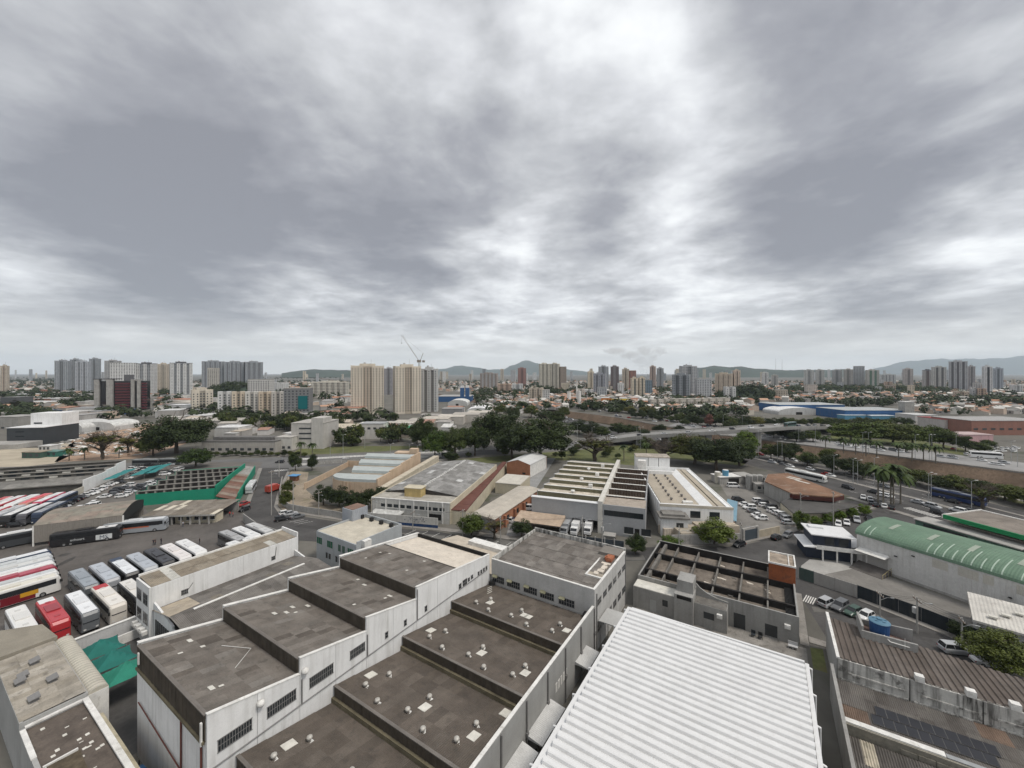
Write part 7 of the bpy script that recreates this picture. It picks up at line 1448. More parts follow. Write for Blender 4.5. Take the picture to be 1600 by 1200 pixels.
# black and white box building
p = P(10.5,696); bb = thing('box_building', 'black cube building with white flat roof and white upper box', 'building', V((p.x,p.y,0)), math.radians(8))
part('black_wall', mat('charcoal_panel', (.045,.05,.055), .7, var=.1), bb, lambda m: m.box(0,21,0,26,0,11.4)); part('roof', WM, bb, lambda m: m.box(-.3,21.3,-.3,26.3,11.4,11.8)); part('upper_box', BW_, bb, lambda m: m.box(2,21,13,26,11.8,20)); 
for z in (5.5,8.5): part('window', GLASS, bb, lambda m: m.box(5,10,-.05,0,z,z+.7))
part('upper_window', GLASS, bb, lambda m: m.box(4,9,12.9,13,12.6,13.6)); part('ramp', CYARD, bb, lambda m: m.box(-6,21,-16,-.3,0,3.0))
# crane on the unfinished tower
cb = PY(655, 505, 52); cr = thing('tower_crane', 'luffing tower crane with raised jib above the unfinished tower', 'crane', cb, 0)
YEL = mat('crane_paint', (.22,.20,.17), .6)
part('mast', YEL, cr, lambda m: [m.cyl((x,y,-6),(x,y,10),.15,n=4) for x in (-.8,.8) for y in (-.8,.8)] and [m.cyl((-.8,-.8,k*2-6),(.8,-.8,k*2-4),.14,n=4) for k in range(8)] and None)
part('cab', YEL, cr, lambda m: m.box(-2.6,2.2,-1.2,1.2,9.5,12.5)); tip = V((-22,0,43))
part('jib', YEL, cr, lambda m: [m.cyl((0,y,11),(tip.x,y*.3,tip.z),.13,n=4) for y in (-.9,.9)] and m.cyl((-1,0,12.5),(tip.x+1,0,tip.z+1),.12,n=4) and [m.cyl(V((0,-.9,11)).lerp(tip,k/16),V((0,.9,11)).lerp(tip,(k+1)/16),.12,n=4) for k in range(15)] and None)
part('back_mast', YEL, cr, lambda m: m.cyl((1,0,11),(5,0,21),.3,n=5) and m.cyl((5,0,21),(tip.x,0,tip.z),.08,n=4) and m.box(4,7,-1,1,9.5,12) and None)
part('hook', BLACK, cr, lambda m: m.cyl(tip,tip+V((0,0,-9)),.06,n=4) and m.box(tip.x-.4,tip.x+.4,-.4,.4,tip.z-10,tip.z-9) and None)
# --- special low buildings
def lowbox(px0, px1, yb, h, c, roofc, label, depth=20, yaw=None, name='low_building', nwin=0, gable=0.0, cat='building', group=None, winz=1.2):
    A, B = P(px0,yb), P(px1,yb); d = B-A; ang = math.atan2(d.y,d.x)+(yaw or 0); w_ = d.length
    o = thing(name, label, cat, A, ang, group); part('wall', OCW, o, lambda m: m.box(0,w_,0,depth,0,h), c)
    if gable: part('roof', OCR, o, lambda m: m.poly([(-.4,-.4,h),(w_+.4,-.4,h),(w_+.4,depth/2,h+gable),(-.4,depth/2,h+gable)]) and m.poly([(-.4,depth/2,h+gable),(w_+.4,depth/2,h+gable),(w_+.4,depth+.4,h),(-.4,depth+.4,h)]) and m.poly([(0,0,h-.01),(0,depth/2,h+gable-.05),(0,depth,h-.01)]) and m.poly([(w_,0,h-.01),(w_,depth,h-.01),(w_,depth/2,h+gable-.05)]) and None, roofc)
    else: part('roof', OCR, o, lambda m: m.box(-.2,w_+.2,-.2,depth+.2,h,h+.35), roofc)
    for k in range(nwin): part('window', FWIN, o, lambda m: m.box(w_*(k+.25)/nwin,w_*(k+.75)/nwin,-.06,0,winz,winz+1.5))
    return o
BLU = (.03,.10,.24)
o = lowbox(1217,1320,645,9.5,BLU,(.40,.42,.42),'long blue warehouse with grey roof across the river, first half',40); o = lowbox(1320,1425,655,9,BLU,(.38,.40,.40),'long blue warehouse across the river, second half beside the concrete tower',40)
for a, b, y in ((1320,1360,656),(1362,1400,657)): lowbox(a,b,y,4.5,(.08,.24,.36),(.45,.5,.52),'light blue low annex before the long blue warehouse, %s' % ('wider' if a == 1320 else 'narrower'),10)
p = P(1414,655.5); o = thing('concrete_tower', 'plain concrete stair tower at the end of the blue warehouse', 'tower', p, -.1); part('shaft', CONC, o, lambda m: m.box(0,9,0,8,0,18)); part('cap', COPE, o, lambda m: m.box(-.2,9.2,-.2,8.2,18,18.6))
def quonset(x0, x1, yb, rise, depth, c, label, ends=(.5,.5,.49)):
    A, B = P(x0,yb), P(x1,yb); d = B-A; w_ = d.length; o = thing('arched_hall', label, 'hall', A, math.atan2(d.y,d.x)); ar_ = [(w_/2-w_/2*math.cos(PI*k/12), 3.5+rise*math.sin(PI*k/12)) for k in range(13)]
    def f(m):
        for (a,za),(b,zb) in zip(ar_, ar_[1:]): m.poly([(a,0,za),(b,0,zb),(b,depth,zb),(a,depth,za)])
    part('roof', OCR, o, f, c); part('front', OCW, o, lambda m: m.poly([(0,.02,0),(w_,.02,0)]+[(a,.02,z-.05) for a, z in ar_[::-1]]), ends); part('side', OCW, o, lambda m: m.box(-.1,0,0,depth,0,3.5) and m.box(w_,w_+.1,0,depth,0,3.5) and None, ends); part('door', DARK, o, lambda m: m.box(w_*.4,w_*.55,-.04,.0,0,3))
quonset(1217,1284,648,4.5,30,(.66,.66,.65),'white low arched hall before the blue warehouse'); quonset(727,768,650,6,38,(.80,.80,.80),'bright white arched hall behind the fig trees',(.62,.62,.6)); quonset(700,730,634,5,40,(.6,.6,.58),'grey-white arched hall beside the blue silos')
quonset(74,128,676,5,26,(.52,.52,.50),'pale arched hall at the demolition site'); quonset(128,178,673,4,24,(.56,.56,.54),'second pale arched hall, with a dark red door'); quonset(140,165,654,3.5,18,(.70,.70,.70),'small white arched hall behind the pale ones')
lowbox(1476,1520,675,10,(.45,.42,.40),(.28,.06,.06),'long low shop with red roof edge across the river',22,nwin=5); lowbox(1518,1640,680,11,(.26,.13,.10),(.34,.33,.32),'long brick-red factory across the river',30,nwin=9,winz=4); lowbox(1505,1552,691,5,(.52,.33,.34),(.45,.35,.34),'pink-walled low building across the river',14); lowbox(1430,1465,662,8,(.50,.48,.46),(.50,.50,.49),'white roofed shed beside the concrete tower',20)
lowbox(933,965,631,9,(.55,.20,.04),(.45,.45,.44),'orange and yellow fronted store beyond the river',30,nwin=0); lowbox(958,986,632,9,(.62,.45,.06),(.45,.45,.44),'yellow end of the store front beyond the river',30); lowbox(986,1046,629,8,(.50,.50,.49),(.52,.52,.51),'long white warehouse beside the orange store',40,nwin=8)
for k in range(11): lowbox(1018+k*11.5,1026+k*11.5,640-k*.3,13,(.52,.49,.43),(.46,.43,.38),'small pale walk-up block in the row beyond the river',14,group='walk-up blocks beyond the river',nwin=3,winz=8)
o = lowbox(683,735,628,9,BLU,(.36,.36,.35),'blue industrial plant with grey roof',50); 
for k, x in enumerate((719,727)): p = P(x,629); o = thing('blue_silo', 'blue silo tower with white cap at the blue plant', 'silo', p, 0, 'blue silos'); part('shaft', OCW, o, lambda m: m.box(0,6,0,6,0,24), BLU); part('cap', WM, o, lambda m: m.box(.5,5.5,.5,5.5,24,27))
for k, (x, yt) in enumerate(((889,613),(905,612),(901,600))): p = P(x,632); o = thing('white_tank_tower', ('short white cylindrical water tower beyond the river','white cylindrical water tower beside the tall mast','slender white mast tower beyond the river')[k], 'tower', p, 0); part('shaft', COPE, o, lambda m: m.cyl((0,0,0),(0,0,zat(yt,p.y)),1.0 if k == 2 else 3.0,n=10)); part('cap', COPE, o, lambda m: m.cyl((0,0,zat(yt,p.y)),(0,0,zat(yt,p.y)+1),1.4 if k == 2 else 3.4,n=10))
cw_ = lowbox(455,506,701,16,(.46,.44,.41),(.40,.38,.35),'tall pale concrete office with three window bands by the avenue',22)
for z in (6,9.2,12.4): part('window_band', FWIN, cw_, lambda m: m.box(5,17,-.1,0,z,z+.9))
part('stair_tower', OCW, cw_, lambda m: m.box(13,20.5,-.5,12,0,19.5), (.48,.46,.43))
lowbox(563,599,686,11,(.58,.56,.52),(.36,.37,.37),'white building with small dark windows behind the avenue',12,nwin=4,winz=7); lowbox(505,564,687,8,(.48,.46,.42),(.52,.46,.36),'long hall with beige roof behind the avenue',26,nwin=0); lowbox(599,640,684,7,(.30,.26,.22),(.05,.30,.15),'small shed with green roof behind the avenue',16,gable=1.0)
st_ = lowbox(315,430,707,6.5,(.36,.34,.31),(.13,.125,.12),'long low station hall with dark roof by the avenue',14,nwin=10); part('upper_roof', OCR, st_, lambda m: m.box(4,40,4,10,6.9,8.6), (.15,.145,.14))
lowbox(430,456,704,8,(.52,.50,.46),(.45,.43,.4),'pale block beside the concrete office',14,nwin=3); lowbox(335,372,683,7,(.56,.55,.53),(.62,.62,.61),'white shed behind the station hall',16); lowbox(328,376,668,6,(.42,.4,.36),(.40,.38,.34),'old tile-roofed sheds behind the station hall',14,gable=2)
for k in range(6): lowbox(610+k*24,652+k*24,674-k*3.5,6.5+k*.2,(.45,.42,.38),rf.choice(((.48,.44,.38),(.40,.37,.33),(.52,.48,.42))),'broad low industrial roof behind the avenue trees',24,group='industrial roofs behind the avenue')
lowbox(690,722,652,9,(.24,.24,.24),(.28,.27,.26),'dark grey works beside the white arched hall',20,nwin=4); lowbox(10,80,632,8,(.36,.16,.11),(.35,.2,.15),'long low brick-red works far left',30,nwin=6); lowbox(40,82,615,8,(.40,.18,.13),(.38,.2,.15),'distant brick-red works before the grey towers',30); lowbox(95,148,618,9,(.55,.54,.51),(.60,.60,.58),'long white warehouse before the pale towers',30)
lowbox(0,24,640,16,(.09,.095,.10),(.2,.2,.2),'dark grey office at the left edge',20,nwin=4,winz=9); lowbox(70,190,648,5,(.05,.10,.22),(.04,.08,.17),'long low blue-roofed shed behind the arched halls',18); lowbox(-10,28,672,11,(.30,.29,.27),(.34,.33,.31),'grey low block beside the black cube building',18,nwin=4); lowbox(263,299,648,11,(.55,.55,.54),(.62,.62,.62),'white flat shed by the small cream block',16)
# --- random low city
HOUSE_R = [(.36,.19,.12),(.30,.15,.10),(.42,.26,.18),(.50,.49,.46),(.34,.33,.31),(.24,.23,.22),(.56,.54,.50),(.30,.21,.16)]
HOUSE_W = [(.58,.56,.52),(.50,.46,.40),(.46,.44,.42),(.52,.42,.34),(.38,.36,.34),(.60,.58,.56)]
def in_poly(x, y, poly):
    c = False; n = len(poly)
    for i in range(n):
        a, b = poly[i], poly[(i+1) % n]
        if (a.y > y) != (b.y > y) and x < (b.x-a.x)*(y-a.y)/(b.y-a.y)+a.x: c = not c
    return c
right_zone = [p.copy() for p in FARB[::-1]]
def zone_ok(p):
    """far side of the river and clear of the avenue and park, or the left flank beyond the cross avenue"""
    x, y = CX+p.x/p.y*F, HY+H*F/p.y
    if x > 860:
        lim = 641 if x < 1000 else (655 if x < 1170 else (634 if x < 1440 else 668))
        return y < lim and not (1205 < x < 1440 and y > 628)
    return y < 655 and not (535 < x < 740 and y > 612) and not (130 < x < 240 and y > 606) and not (290 < x < 500 and y > 622)
def house_mesh(c, r, w_, d, h, rz):
    m = MB(); m.box(0,w_,0,d,0,h,0,False)
    m.poly([(-.3,-.3,h-.05),(w_+.3,-.3,h-.05),(w_+.3,d/2,h+rz),(-.3,d/2,h+rz)],1); m.poly([(-.3,d/2,h+rz),(w_+.3,d/2,h+rz),(w_+.3,d+.3,h-.05),(-.3,d+.3,h-.05)],1)
    m.poly([(0,0,h),(0,d/2,h+rz-.04),(0,d,h)][::-1]); m.poly([(w_,0,h),(w_,d/2,h+rz-.04),(w_,d,h)])
    for k in range(2): m.poly([(w_*(.2+.4*k),-.04,h*.35),(w_*(.38+.4*k),-.04,h*.35),(w_*(.38+.4*k),-.04,h*.7),(w_*(.2+.4*k),-.04,h*.7)],2)
    return m
WMS = [mat('house_wall_%d' % k, c, .9, var=.12, scale=.05) for k, c in enumerate(HOUSE_W)]; RMS = [mat('house_roof_%d' % k, c, .9, var=.2, scale=.05) for k, c in enumerate(HOUSE_R)]
HM = []
for k in range(14):
    hm = house_mesh(0,0,rf.uniform(7,12),rf.uniform(8,13),rf.uniform(3,7.5),rf.uniform(.3,2.2)); HM.append((hm, hm.mesh('house', [WMS[k % 6], RMS[k % 8], FWIN])))
spots = []
while len(spots) < 9000:
    u_ = rf.random(); Y = 470*(1-u_)+2100*u_; x = rf.uniform(770, 1640) if rf.random() < .72 else rf.uniform(-40, 800); p = PY(x, Y)
    if zone_ok(p) and not (x < 700 and rf.random() < .35): spots.append(p)
spots.sort(key=lambda p: p.y)
HL = ['small tiled house in the crowded hillside district','small pale house in the crowded hillside district']
near_h, far_h = spots[:290], spots[290:]
for k, p in enumerate(near_h):
    j = rf.randrange(14); o = ob('house', HM[j][1], None, loc=p, rz=rf.uniform(0,6.28)); tag(o, HL[0] if j % 8 in (0,1,2,7) else HL[1], 'house', 'houses of the hillside district')
big = MB(); mats_ = WMS+RMS+[FWIN]
for p in far_h:
    j = rf.randrange(14); hm = HM[j][0]; a = rf.uniform(0,6.28); ca, sa_ = math.cos(a), math.sin(a); i = len(big.v); s = rf.uniform(.9,1.25)
    big.v += [(p.x+(x*ca-y*sa_)*s, p.y+(x*sa_+y*ca)*s, z*s) for x, y, z in hm.v]
    wi, ri = rf.randrange(6), 6+rf.randrange(8)
    big.f += [tuple(i+q for q in f) for f in hm.f]; big.m += [(wi, ri, 14)[q] for q in hm.m]
o = stuff(big.build('distant_houses', mats_)); tag(o, 'carpet of small distant houses reaching to the horizon', 'houses')
for k in range(80):                                   # four to eight storey blocks among the houses
    x = rf.uniform(760,1610) if k % 4 else rf.uniform(10,540); Y = rf.uniform(640,1700); h = rf.uniform(13,26)
    if not zone_ok(PY(x,Y)): continue
    wpx = rf.uniform(14,30)/Y*F; tower(x-wpx/2, x+wpx/2, HY+(H-h)*F/Y, Y, rf.choice((WT,CRE,BGE,LGY,(.55,.50,.45),(.48,.36,.28),WT)), 'pale mid-rise block standing among the small houses', rf.choice(('H','plain','strip')), group='mid-rise blocks among the houses', crown=False, fl=3.0)
# low industrial sheds on the left flank
n = 0
while n < 70:
    x = rf.uniform(-30, 560); yb = rf.uniform(606, 662); p = P(x, yb)
    if not zone_ok(p) and yb < 655: continue
    if 535 < x < 740 or (130 < x < 240 and yb > 606) or (290 < x < 500 and yb > 622) or (yb > 636 and x < 70): continue
    lowbox(x, x+rf.uniform(16,44), yb, rf.uniform(5,9), rf.choice(HOUSE_W), rf.choice(((.56,.56,.55),(.44,.43,.41),(.33,.32,.31),(.38,.2,.14),(.5,.46,.4),(.25,.25,.25))), 'low industrial shed on the tree-dotted flats', rf.uniform(14,30), yaw=rf.uniform(-.3,.3), group='industrial sheds on the flats', gable=rf.choice((0,0,1.5))); n += 1
# more sheds and yards nearer on the left, behind the cross avenue
for k in range(60):
    x = rf.uniform(250, 700); yb = rf.uniform(640, 694); h = rf.uniform(4,8)
    if (445 < x < 610 and yb > 676) or (300 < x < 430 and yb > 690) or (260 < x < 330 and yb > 680) or (535 < x < 690 and yb < 656) or (290 < x < 490 and yb < 656): continue
    lowbox(x, x+rf.uniform(14,34), yb, h, rf.choice(HOUSE_W), rf.choice(((.50,.48,.44),(.40,.37,.33),(.33,.31,.29),(.34,.2,.15),(.46,.40,.33),(.56,.55,.53))), 'weathered low workshop behind the cross avenue', rf.uniform(9,18), yaw=rf.uniform(-.25,.25), group='workshops behind the cross avenue', gable=rf.choice((0,1.2,1.8)))
# --- far trees
fs = []
while len(fs) < 2300:
    u_ = rf.random(); Y = 430*(1-u_)+2300*u_; x = rf.uniform(740,1640) if rf.random() < .45 else rf.uniform(-40,800); p = PY(x, Y)
    if zone_ok(p): fs.append(p)
for (cx, cy_, wx, wy, n) in ((1280,602,60,3,160),(1330,606,100,4,260),(1420,603,90,4,200),(1165,612,50,6,170),(845,604,28,5,90),(1040,614,20,5,40),(1460,628,26,5,40),(1560,632,45,5,60),(370,598,60,5,170),(240,612,60,8,160),(60,596,60,6,150),(520,612,50,8,120),(100,624,90,8,130),(470,590,60,3,120),(640,604,40,4,60),(790,618,60,8,160),(900,612,70,8,150),(1080,632,70,6,90),(1340,634,120,4,60),(380,664,60,9,40),(470,668,50,9,36),(560,660,60,6,26),(330,650,40,6,22),(1100,650,60,4,40),(970,640,60,4,40),(620,690,50,4,12),(520,694,40,4,14),(60,660,60,10,22),(20,620,40,8,30),(190,652,40,6,20)):
    for _ in range(n): y = max(591, cy_+rf.gauss(0,wy*.5)); fs.append(P(cx+rf.gauss(0,wx*.5), y))
fs.sort(key=lambda p: p.y)
for k, p in enumerate(fs[:90]): tree(p, rf.uniform(8,15), rf.uniform(4,8), 'round dark tree among the far houses and sheds', 'trees among the far houses', rf.choice((DG,DG,MG,OLV)), 'low')
wd_ = MB()
for p in fs[90:]:
    h = rf.uniform(8,16); r_ = rf.uniform(4,8.5)
    for _ in range(30):
        d = V((rf.gauss(0,1),rf.gauss(0,1),rf.gauss(0,1))).normalized()*rf.uniform(.5,1); q = V((p.x+d.x*r_, p.y+d.y*r_, h*.58+d.z*h*.42)); nn = (d+V((0,0,.4))).normalized(); a = nn.orthogonal().normalized(); b = nn.cross(a); l = r_*rf.uniform(.22,.42)
        wd_.poly([q-a*l,q-b*l*.7,q+a*l,q+b*l*.7])
o = stuff(wd_.build('distant_woods', LEAF, color=(.68,.72,.64))); tag(o, 'dark woods and tree belts across the distant city', 'trees')
# --- hills
def ridge(name, pts, D, depth, m, seed):
    """skyline through photo points at distance D"""
    xs = []; mb = MB(); nx, ny = 90, 10
    for i in range(nx+1):
        x = pts[0][0]+(pts[-1][0]-pts[0][0])*i/nx; k = max(j for j in range(len(pts)-1) if pts[j][0] <= x+1e-6); a, b = pts[k], pts[k+1]; t = (x-a[0])/(b[0]-a[0]); t = t*t*(3-2*t); yy = a[1]+(b[1]-a[1])*t
        top = max(0, H-(yy-HY)*D/F)
        for j in range(ny+1):
            v = j/ny; Yd = D-depth*.5+depth*v; hh = top*math.sin(PI*min(1,v*1.0))**.8 if 0 < v < 1 else 0
            nzv = mnoise.noise(V((x*.045+seed, v*3, seed)))*.16+mnoise.noise(V((x*.16+seed, v*8, 3)))*.06; mb.v.append(((x-CX)/F*Yd, Yd, hh*(1+nzv*(1-abs(v-.5)))-2))
    for i in range(nx):
        for j in range(ny): q = i*(ny+1)+j; mb.f.append((q,q+ny+1,q+ny+2,q+1)); mb.m.append(0)
    return struct(mb.build(name, m, smooth=True))
HILLM = mat('forest_hill', (.040,.058,.042), .95, var=.3, scale=.004, fine=.3)
ridge('mountain', [(670,584),(690,576),(715,572),(745,573),(765,578),(785,577),(800,570),(822,565),(840,567),(862,572),(895,578),(940,583)], 13000, 3600, HILLM, 1)
ridge('mountain', [(1340,584),(1375,574),(1410,566),(1440,561),(1475,561),(1520,560),(1570,558),(1650,559),(1760,563)], 16000, 4000, HILLM, 2)
ridge('hill', [(1060,583),(1090,575),(1120,572),(1150,573),(1190,576),(1230,578),(1270,577),(1310,577),(1370,581)], 5200, 1500, HILLM, 3)
ridge('hill', [(440,583),(470,578),(500,577),(540,579),(600,582)], 5200, 1500, HILLM, 4)
for x, yt, D, l in ((822,557,13000,'tall antenna mast on the mountain top'),(1212,560,5300,'thin radio mast on the wooded ridge, taller'),(1222,562,5300,'thin radio mast on the wooded ridge, shorter')):
    p = PY(x, D); zt = H-(yt-HY)*D/F; zb = H-((566 if x < 900 else 577)-HY)*D/F
    o = thing('radio_mast', l, 'mast', V((p.x,p.y,zb-10)), 0); part('lattice', STEEL, o, lambda m: m.cyl((0,0,0),(0,0,zt-zb+10),D/2600,D/6000,n=4))

for pts_, D_, dep, n_ in (([(1215,613),(1245,607.5),(1290,606),(1335,608),(1400,607),(1470,609),(1505,616)],950,170,520),([(1120,620),(1150,610),(1180,606),(1208,616)],700,100,170),([(828,612),(850,607),(872,612)],850,90,70),([(330,608),(370,602),(420,606)],800,120,160)):
    hl = ridge('hill', pts_, D_, dep, HILLM, D_*.01); wv = MB()
    for _ in range(n_):
        f = rf.choice(hl.data.polygons); c = f.center+V((rf.uniform(-4,4),rf.uniform(-4,4),0)); h = rf.uniform(8,15); r_ = rf.uniform(4,7.5)
        for _k in range(46):
            d = V((rf.gauss(0,1),rf.gauss(0,1),rf.gauss(0,1))).normalized()*rf.uniform(.5,1); q = V((c.x+d.x*r_, c.y+d.y*r_, c.z+h*.5+d.z*h*.45)); nn = (d+V((0,0,.4))).normalized(); a = nn.orthogonal().normalized(); b = nn.cross(a); l = r_*rf.uniform(.16,.30)
            wv.poly([q-a*l,q-b*l*.7,q+a*l,q+b*l*.7])
    o = stuff(wv.build('hillside_wood', LEAF, color=(.62,.68,.60))); tag(o, 'dense dark wood on a low hill among the houses', 'wood', 'woods on the low hills')
# ------------------------------------------------------------------ bridge
BRD = [(905,697,265,.6),(960,688,266,3.6),(1006,682,266,6.2),(1099,677,267,8.2),(1183,672,270,9.9),(1240,667,285,9.6),(1290,663,312,6.0),(1325,660,345,.8)]
bp_ = [V(((x-CX)/F*Y, Y, z)) for x, y, Y, z in BRD]
br = thing('road_bridge', 'long concrete road bridge rising over the river channel', 'bridge', bp_[0].xy.to_3d(), 0); b0 = bp_[0].xy.to_3d()
DKM = mat('bridge_deck', (.24,.235,.225), .9, var=.15, scale=.1); BCON = mat('bridge_concrete', (.27,.265,.25), .9, var=.2, scale=.1, streak=.5)
for a, b in zip(bp_, bp_[1:]):
    d = (b-a).xy.to_3d(); n = V((-d.y,d.x,0)).normalized()*16; a_, b_ = a-b0, b-b0
    def slab(m):
        q = [a_,b_,b_+n,a_+n]; m.poly(q); lo = [V((p.x,p.y,p.z-1.5)) for p in q]
        for k in range(4): m.poly([lo[k],lo[(k+1)%4],q[(k+1)%4],q[k]])
        m.poly(lo[::-1])
    part('deck', DKM, br, slab)
    for off_ in (0.0, 15.7):
        nn = n.normalized()*off_; n2 = n.normalized()*.3
        def par(m):
            q = [a_+nn,b_+nn,b_+nn+n2,a_+nn+n2]; up = [p+V((0,0,.95)) for p in q]; m.poly(up)
            for k in range(4): m.poly([q[k],q[(k+1)%4],up[(k+1)%4],up[k]])
        part('parapet', BCON, br, par)
for x, Y, z in ((1000,266,5.0),(1050,267,6.0),(1110,267,7.0),(1188,271,8.6),(1250,290,7.5)):
    p = PY(x, Y)-b0; part('pier', BCON, br, lambda m: m.box(p.x-2,p.x+2,p.y+2,p.y+14,-7.5,z))
part('arch', BCON, br, lambda m: [m.cyl((PY(1125+60*k/8,267)-b0)+V((0,.5,2.0+5.0*math.sin(PI/2*(1-k/8)))),(PY(1125+60*(k+1)/8,267)-b0)+V((0,.5,2.0+5.0*math.sin(PI/2*(1-(k+1)/8)))),.5,n=5) for k in range(8)] and None)
rd = random.Random(77)
def on_line(line, t):
    Ls = [(b-a).length for a, b in zip(line, line[1:])]; t *= sum(Ls)
    for (a, b), l in zip(zip(line, line[1:]), Ls):
        if t <= l: d = b-a; return a+d*(t/l), math.atan2(d.y, d.x)
        t -= l
    d = line[-1]-line[-2]; return line[-1], math.atan2(d.y, d.x)
for k in range(16):
    p, a = on_line(bp_, (k+.5)/16); ln_ = rd.choice((3.5,7.5,11.5)); q = p+V((-math.sin(a),math.cos(a),0))*ln_; car(q, a+(PI if ln_ > 8 else 0), None, None, 'driving over the road bridge', 'cars on the road bridge', detail=False)
q, a = on_line(bp_, .62); q = q+V((-math.sin(a),math.cos(a),0))*5; o = bus(q, a, (.05,.10,.09), (.20,.24,.23), 'dark green city bus crossing the road bridge', name='city_bus', L=14, h=3.2); o.location.z = q.z+.05
up = G((868,650),(900,663),(960,680),(1060,695),(1190,715),(1320,744),(1440,772),(1600,815))
for k in range(44):
    p, a = on_line(up, rd.random()); p = p+V((-math.sin(a),math.cos(a),0))*rd.choice((-7,-3.5,3.5,7)); car(p, a, None, None, 'in the traffic of the riverside avenue', 'traffic on the riverside avenue', detail=False)
fu = G((1060,662),(1180,680.5),(1320,696.5),(1600,730))
for k in range(46): 
    p, a = on_line(fu, rd.random()); p = p+V((-math.sin(a),math.cos(a),0))*rd.choice((-4,0,4)); car(p, a, None, None, 'on the far riverside avenue', 'traffic across the river', detail=False)
ca_ = G((190,732),(330,727),(440,723),(600,714.5),(700,709),(790,703),(900,696))
for k in range(9): 
    p, a = on_line(ca_, rd.random()); p = p+V((-math.sin(a),math.cos(a),0))*rd.choice((-4,4)); car(p, a, None, None, 'on the cross avenue', 'traffic on the cross avenue', detail=False)
for k in range(34):
    p = P(rd.uniform(1045,1160), rd.uniform(654,662)) if k < 18 else P(rd.uniform(1480,1600), rd.uniform(700,712)); car(p, rd.uniform(0,.6), 'white' if rd.random() < .6 else None, None, 'in the crowded lot across the river', 'cars in the lot across the river', detail=False)
# ------------------------------------------------------------------ poles, lamps, wires
CPO = mat('pole_concrete', (.33,.32,.30), .9, var=.1)
def util_pole(p, h, label, trafo=False, group=None):
    o = thing('utility_pole', label, 'pole', V((p.x,p.y,0)), rd.uniform(0,.4)+GA, group); part('shaft', CPO, o, lambda m: m.cyl((0,0,0),(0,0,h),.17,.11,n=8)); part('crossarm', mat('wood_arm', (.16,.12,.09), .9), o, lambda m: m.box(-1.1,1.1,-.07,.07,h-.6,h-.45))
    for x in (-1,-.4,.4,1): part('insulator', COPE, o, lambda m: m.cyl((x,0,h-.45),(x,0,h-.2),.05,n=6))
    part('lamp_arm', STEEL, o, lambda m: m.tube([(0,0,h-1.6),(0,-1.2,h-.9),(0,-1.9,h-.9)],.04,5) and m.box(-.12,.12,-2.3,-1.8,h-1.0,h-.88) and None)
    if trafo: part('transformer', mat('trafo_grey', (.45,.45,.44), .6), o, lambda m: m.lathe([(0,h-3.2),(.4,h-3.2),(.42,h-2.2),(.3,h-2.1),(0,h-2.1)],12,(.55,0)))
    return V((p.x,p.y,h-.4))
ps = []
for x, yb, yt, l in ((581.6,820,778,'utility pole at the corner of the gable factory'),(645,829,798,'utility pole before the graffiti wall'),(723,838,796,'utility pole beside the yellow-green street tree'),(782,845,806,'utility pole by the thin half-bare tree'),(910,856,806,'utility pole before the dock trucks'),(941,858,812,'utility pole at the loading dock pillar'),(1061,866,822,'utility pole by the terraces'),(1158,852,816,'utility pole beside the garage gate')):
    p = P(x, yb); ps.append(util_pole(p, zat(yt,p.y), l, trafo=('transform' in l or 'dock' in l)))
q1 = P(1433,990); ps2 = [util_pole(q1, zat(933,q1.y), 'concrete utility pole with transformer at the dark yard fence', True)]; q2 = P(1503,1015); ps2.append(util_pole(q2, zat(965,q2.y), 'slim utility pole beside the scrubby tree at the yard fence')); q3 = P(1375,968); ps2.insert(0, util_pole(q3, zat(925,q3.y), 'thin pole above the parked cars at the yard fence'))
for x, yb, yt, l in ((498,806,768,'pole at the foot of the row of bushy trees'),(458,800,752,'pole beside the scrub at the lot curve'),(436,745,712,'pole at the street mouth'),(424,805,735,'thin pole by the depot wall'),(1302,825,768,'pole among the clipped trees'),(1251,812,770,'pole beside the restaurant corner')): p = P(x,yb); util_pole(p, zat(yt,p.y), l)
def wires(pts, label):
    o = thing('power_lines', label, 'cable', pts[0], 0)
    for a, b in zip(pts, pts[1:]):
        for off_ in (-.9,0,.9):
            def w_(m):
                prev = None
                for k in range(9): t = k/8; q = a.lerp(b,t)-pts[0]+V((off_*.8,off_*.55,-1.1*4*t*(1-t)*(b-a).length/40)); m.cyl(prev,q,.018,n=3,caps=False) if prev is not None else None; prev = q
            part('wire', BLACK, o, w_)
wires(ps[:6], 'sagging power lines along the street of the gable factory'); wires(ps2, 'sagging power lines along the dark yard fence'); wires(ps[6:], 'sagging power lines between the terraces and the garage gate')
def lamp(p, h, label, group):
    o = thing('street_lamp', label, 'street lamp', V((p.x,p.y,0)), rd.uniform(-.3,.3), group); part('pole', STEEL, o, lambda m: m.cyl((0,0,0),(0,0,h),.13,.07,n=6)); part('arm', STEEL, o, lambda m: m.tube([(0,0,h),(1.2,0,h+.4)],.05,4) and m.tube([(0,0,h),(-1.2,0,h+.4)],.05,4) and None); part('lamp_head', COPE, o, lambda m: m.box(1.1,1.9,-.15,.15,h+.33,h+.48) and None)
for x, yb, yt in ((1185,712,672),(1215,722,686),(1222,724,688),(1303,745,712),(1333,756,718),(1340,757,720),(1366,758,716),(1451,785,740),(1455,787,742),(1518,800,752),(1248,694,664),(1274,697,664),(1348,709,676),(1357,710,676),(1430,716,680),(1452,720,680),(1456,720,680),(1494,706,680),(1580,722,690),(1590,730,700),(995,700,668),(1001,702,668),(1130,672,648),(1160,675,650),(902,690,664),(925,700,668)):
    p = P(x,yb); lamp(p, zat(yt,p.y), 'tall grey street lamp along the riverside roads', 'street lamps along the riverside')
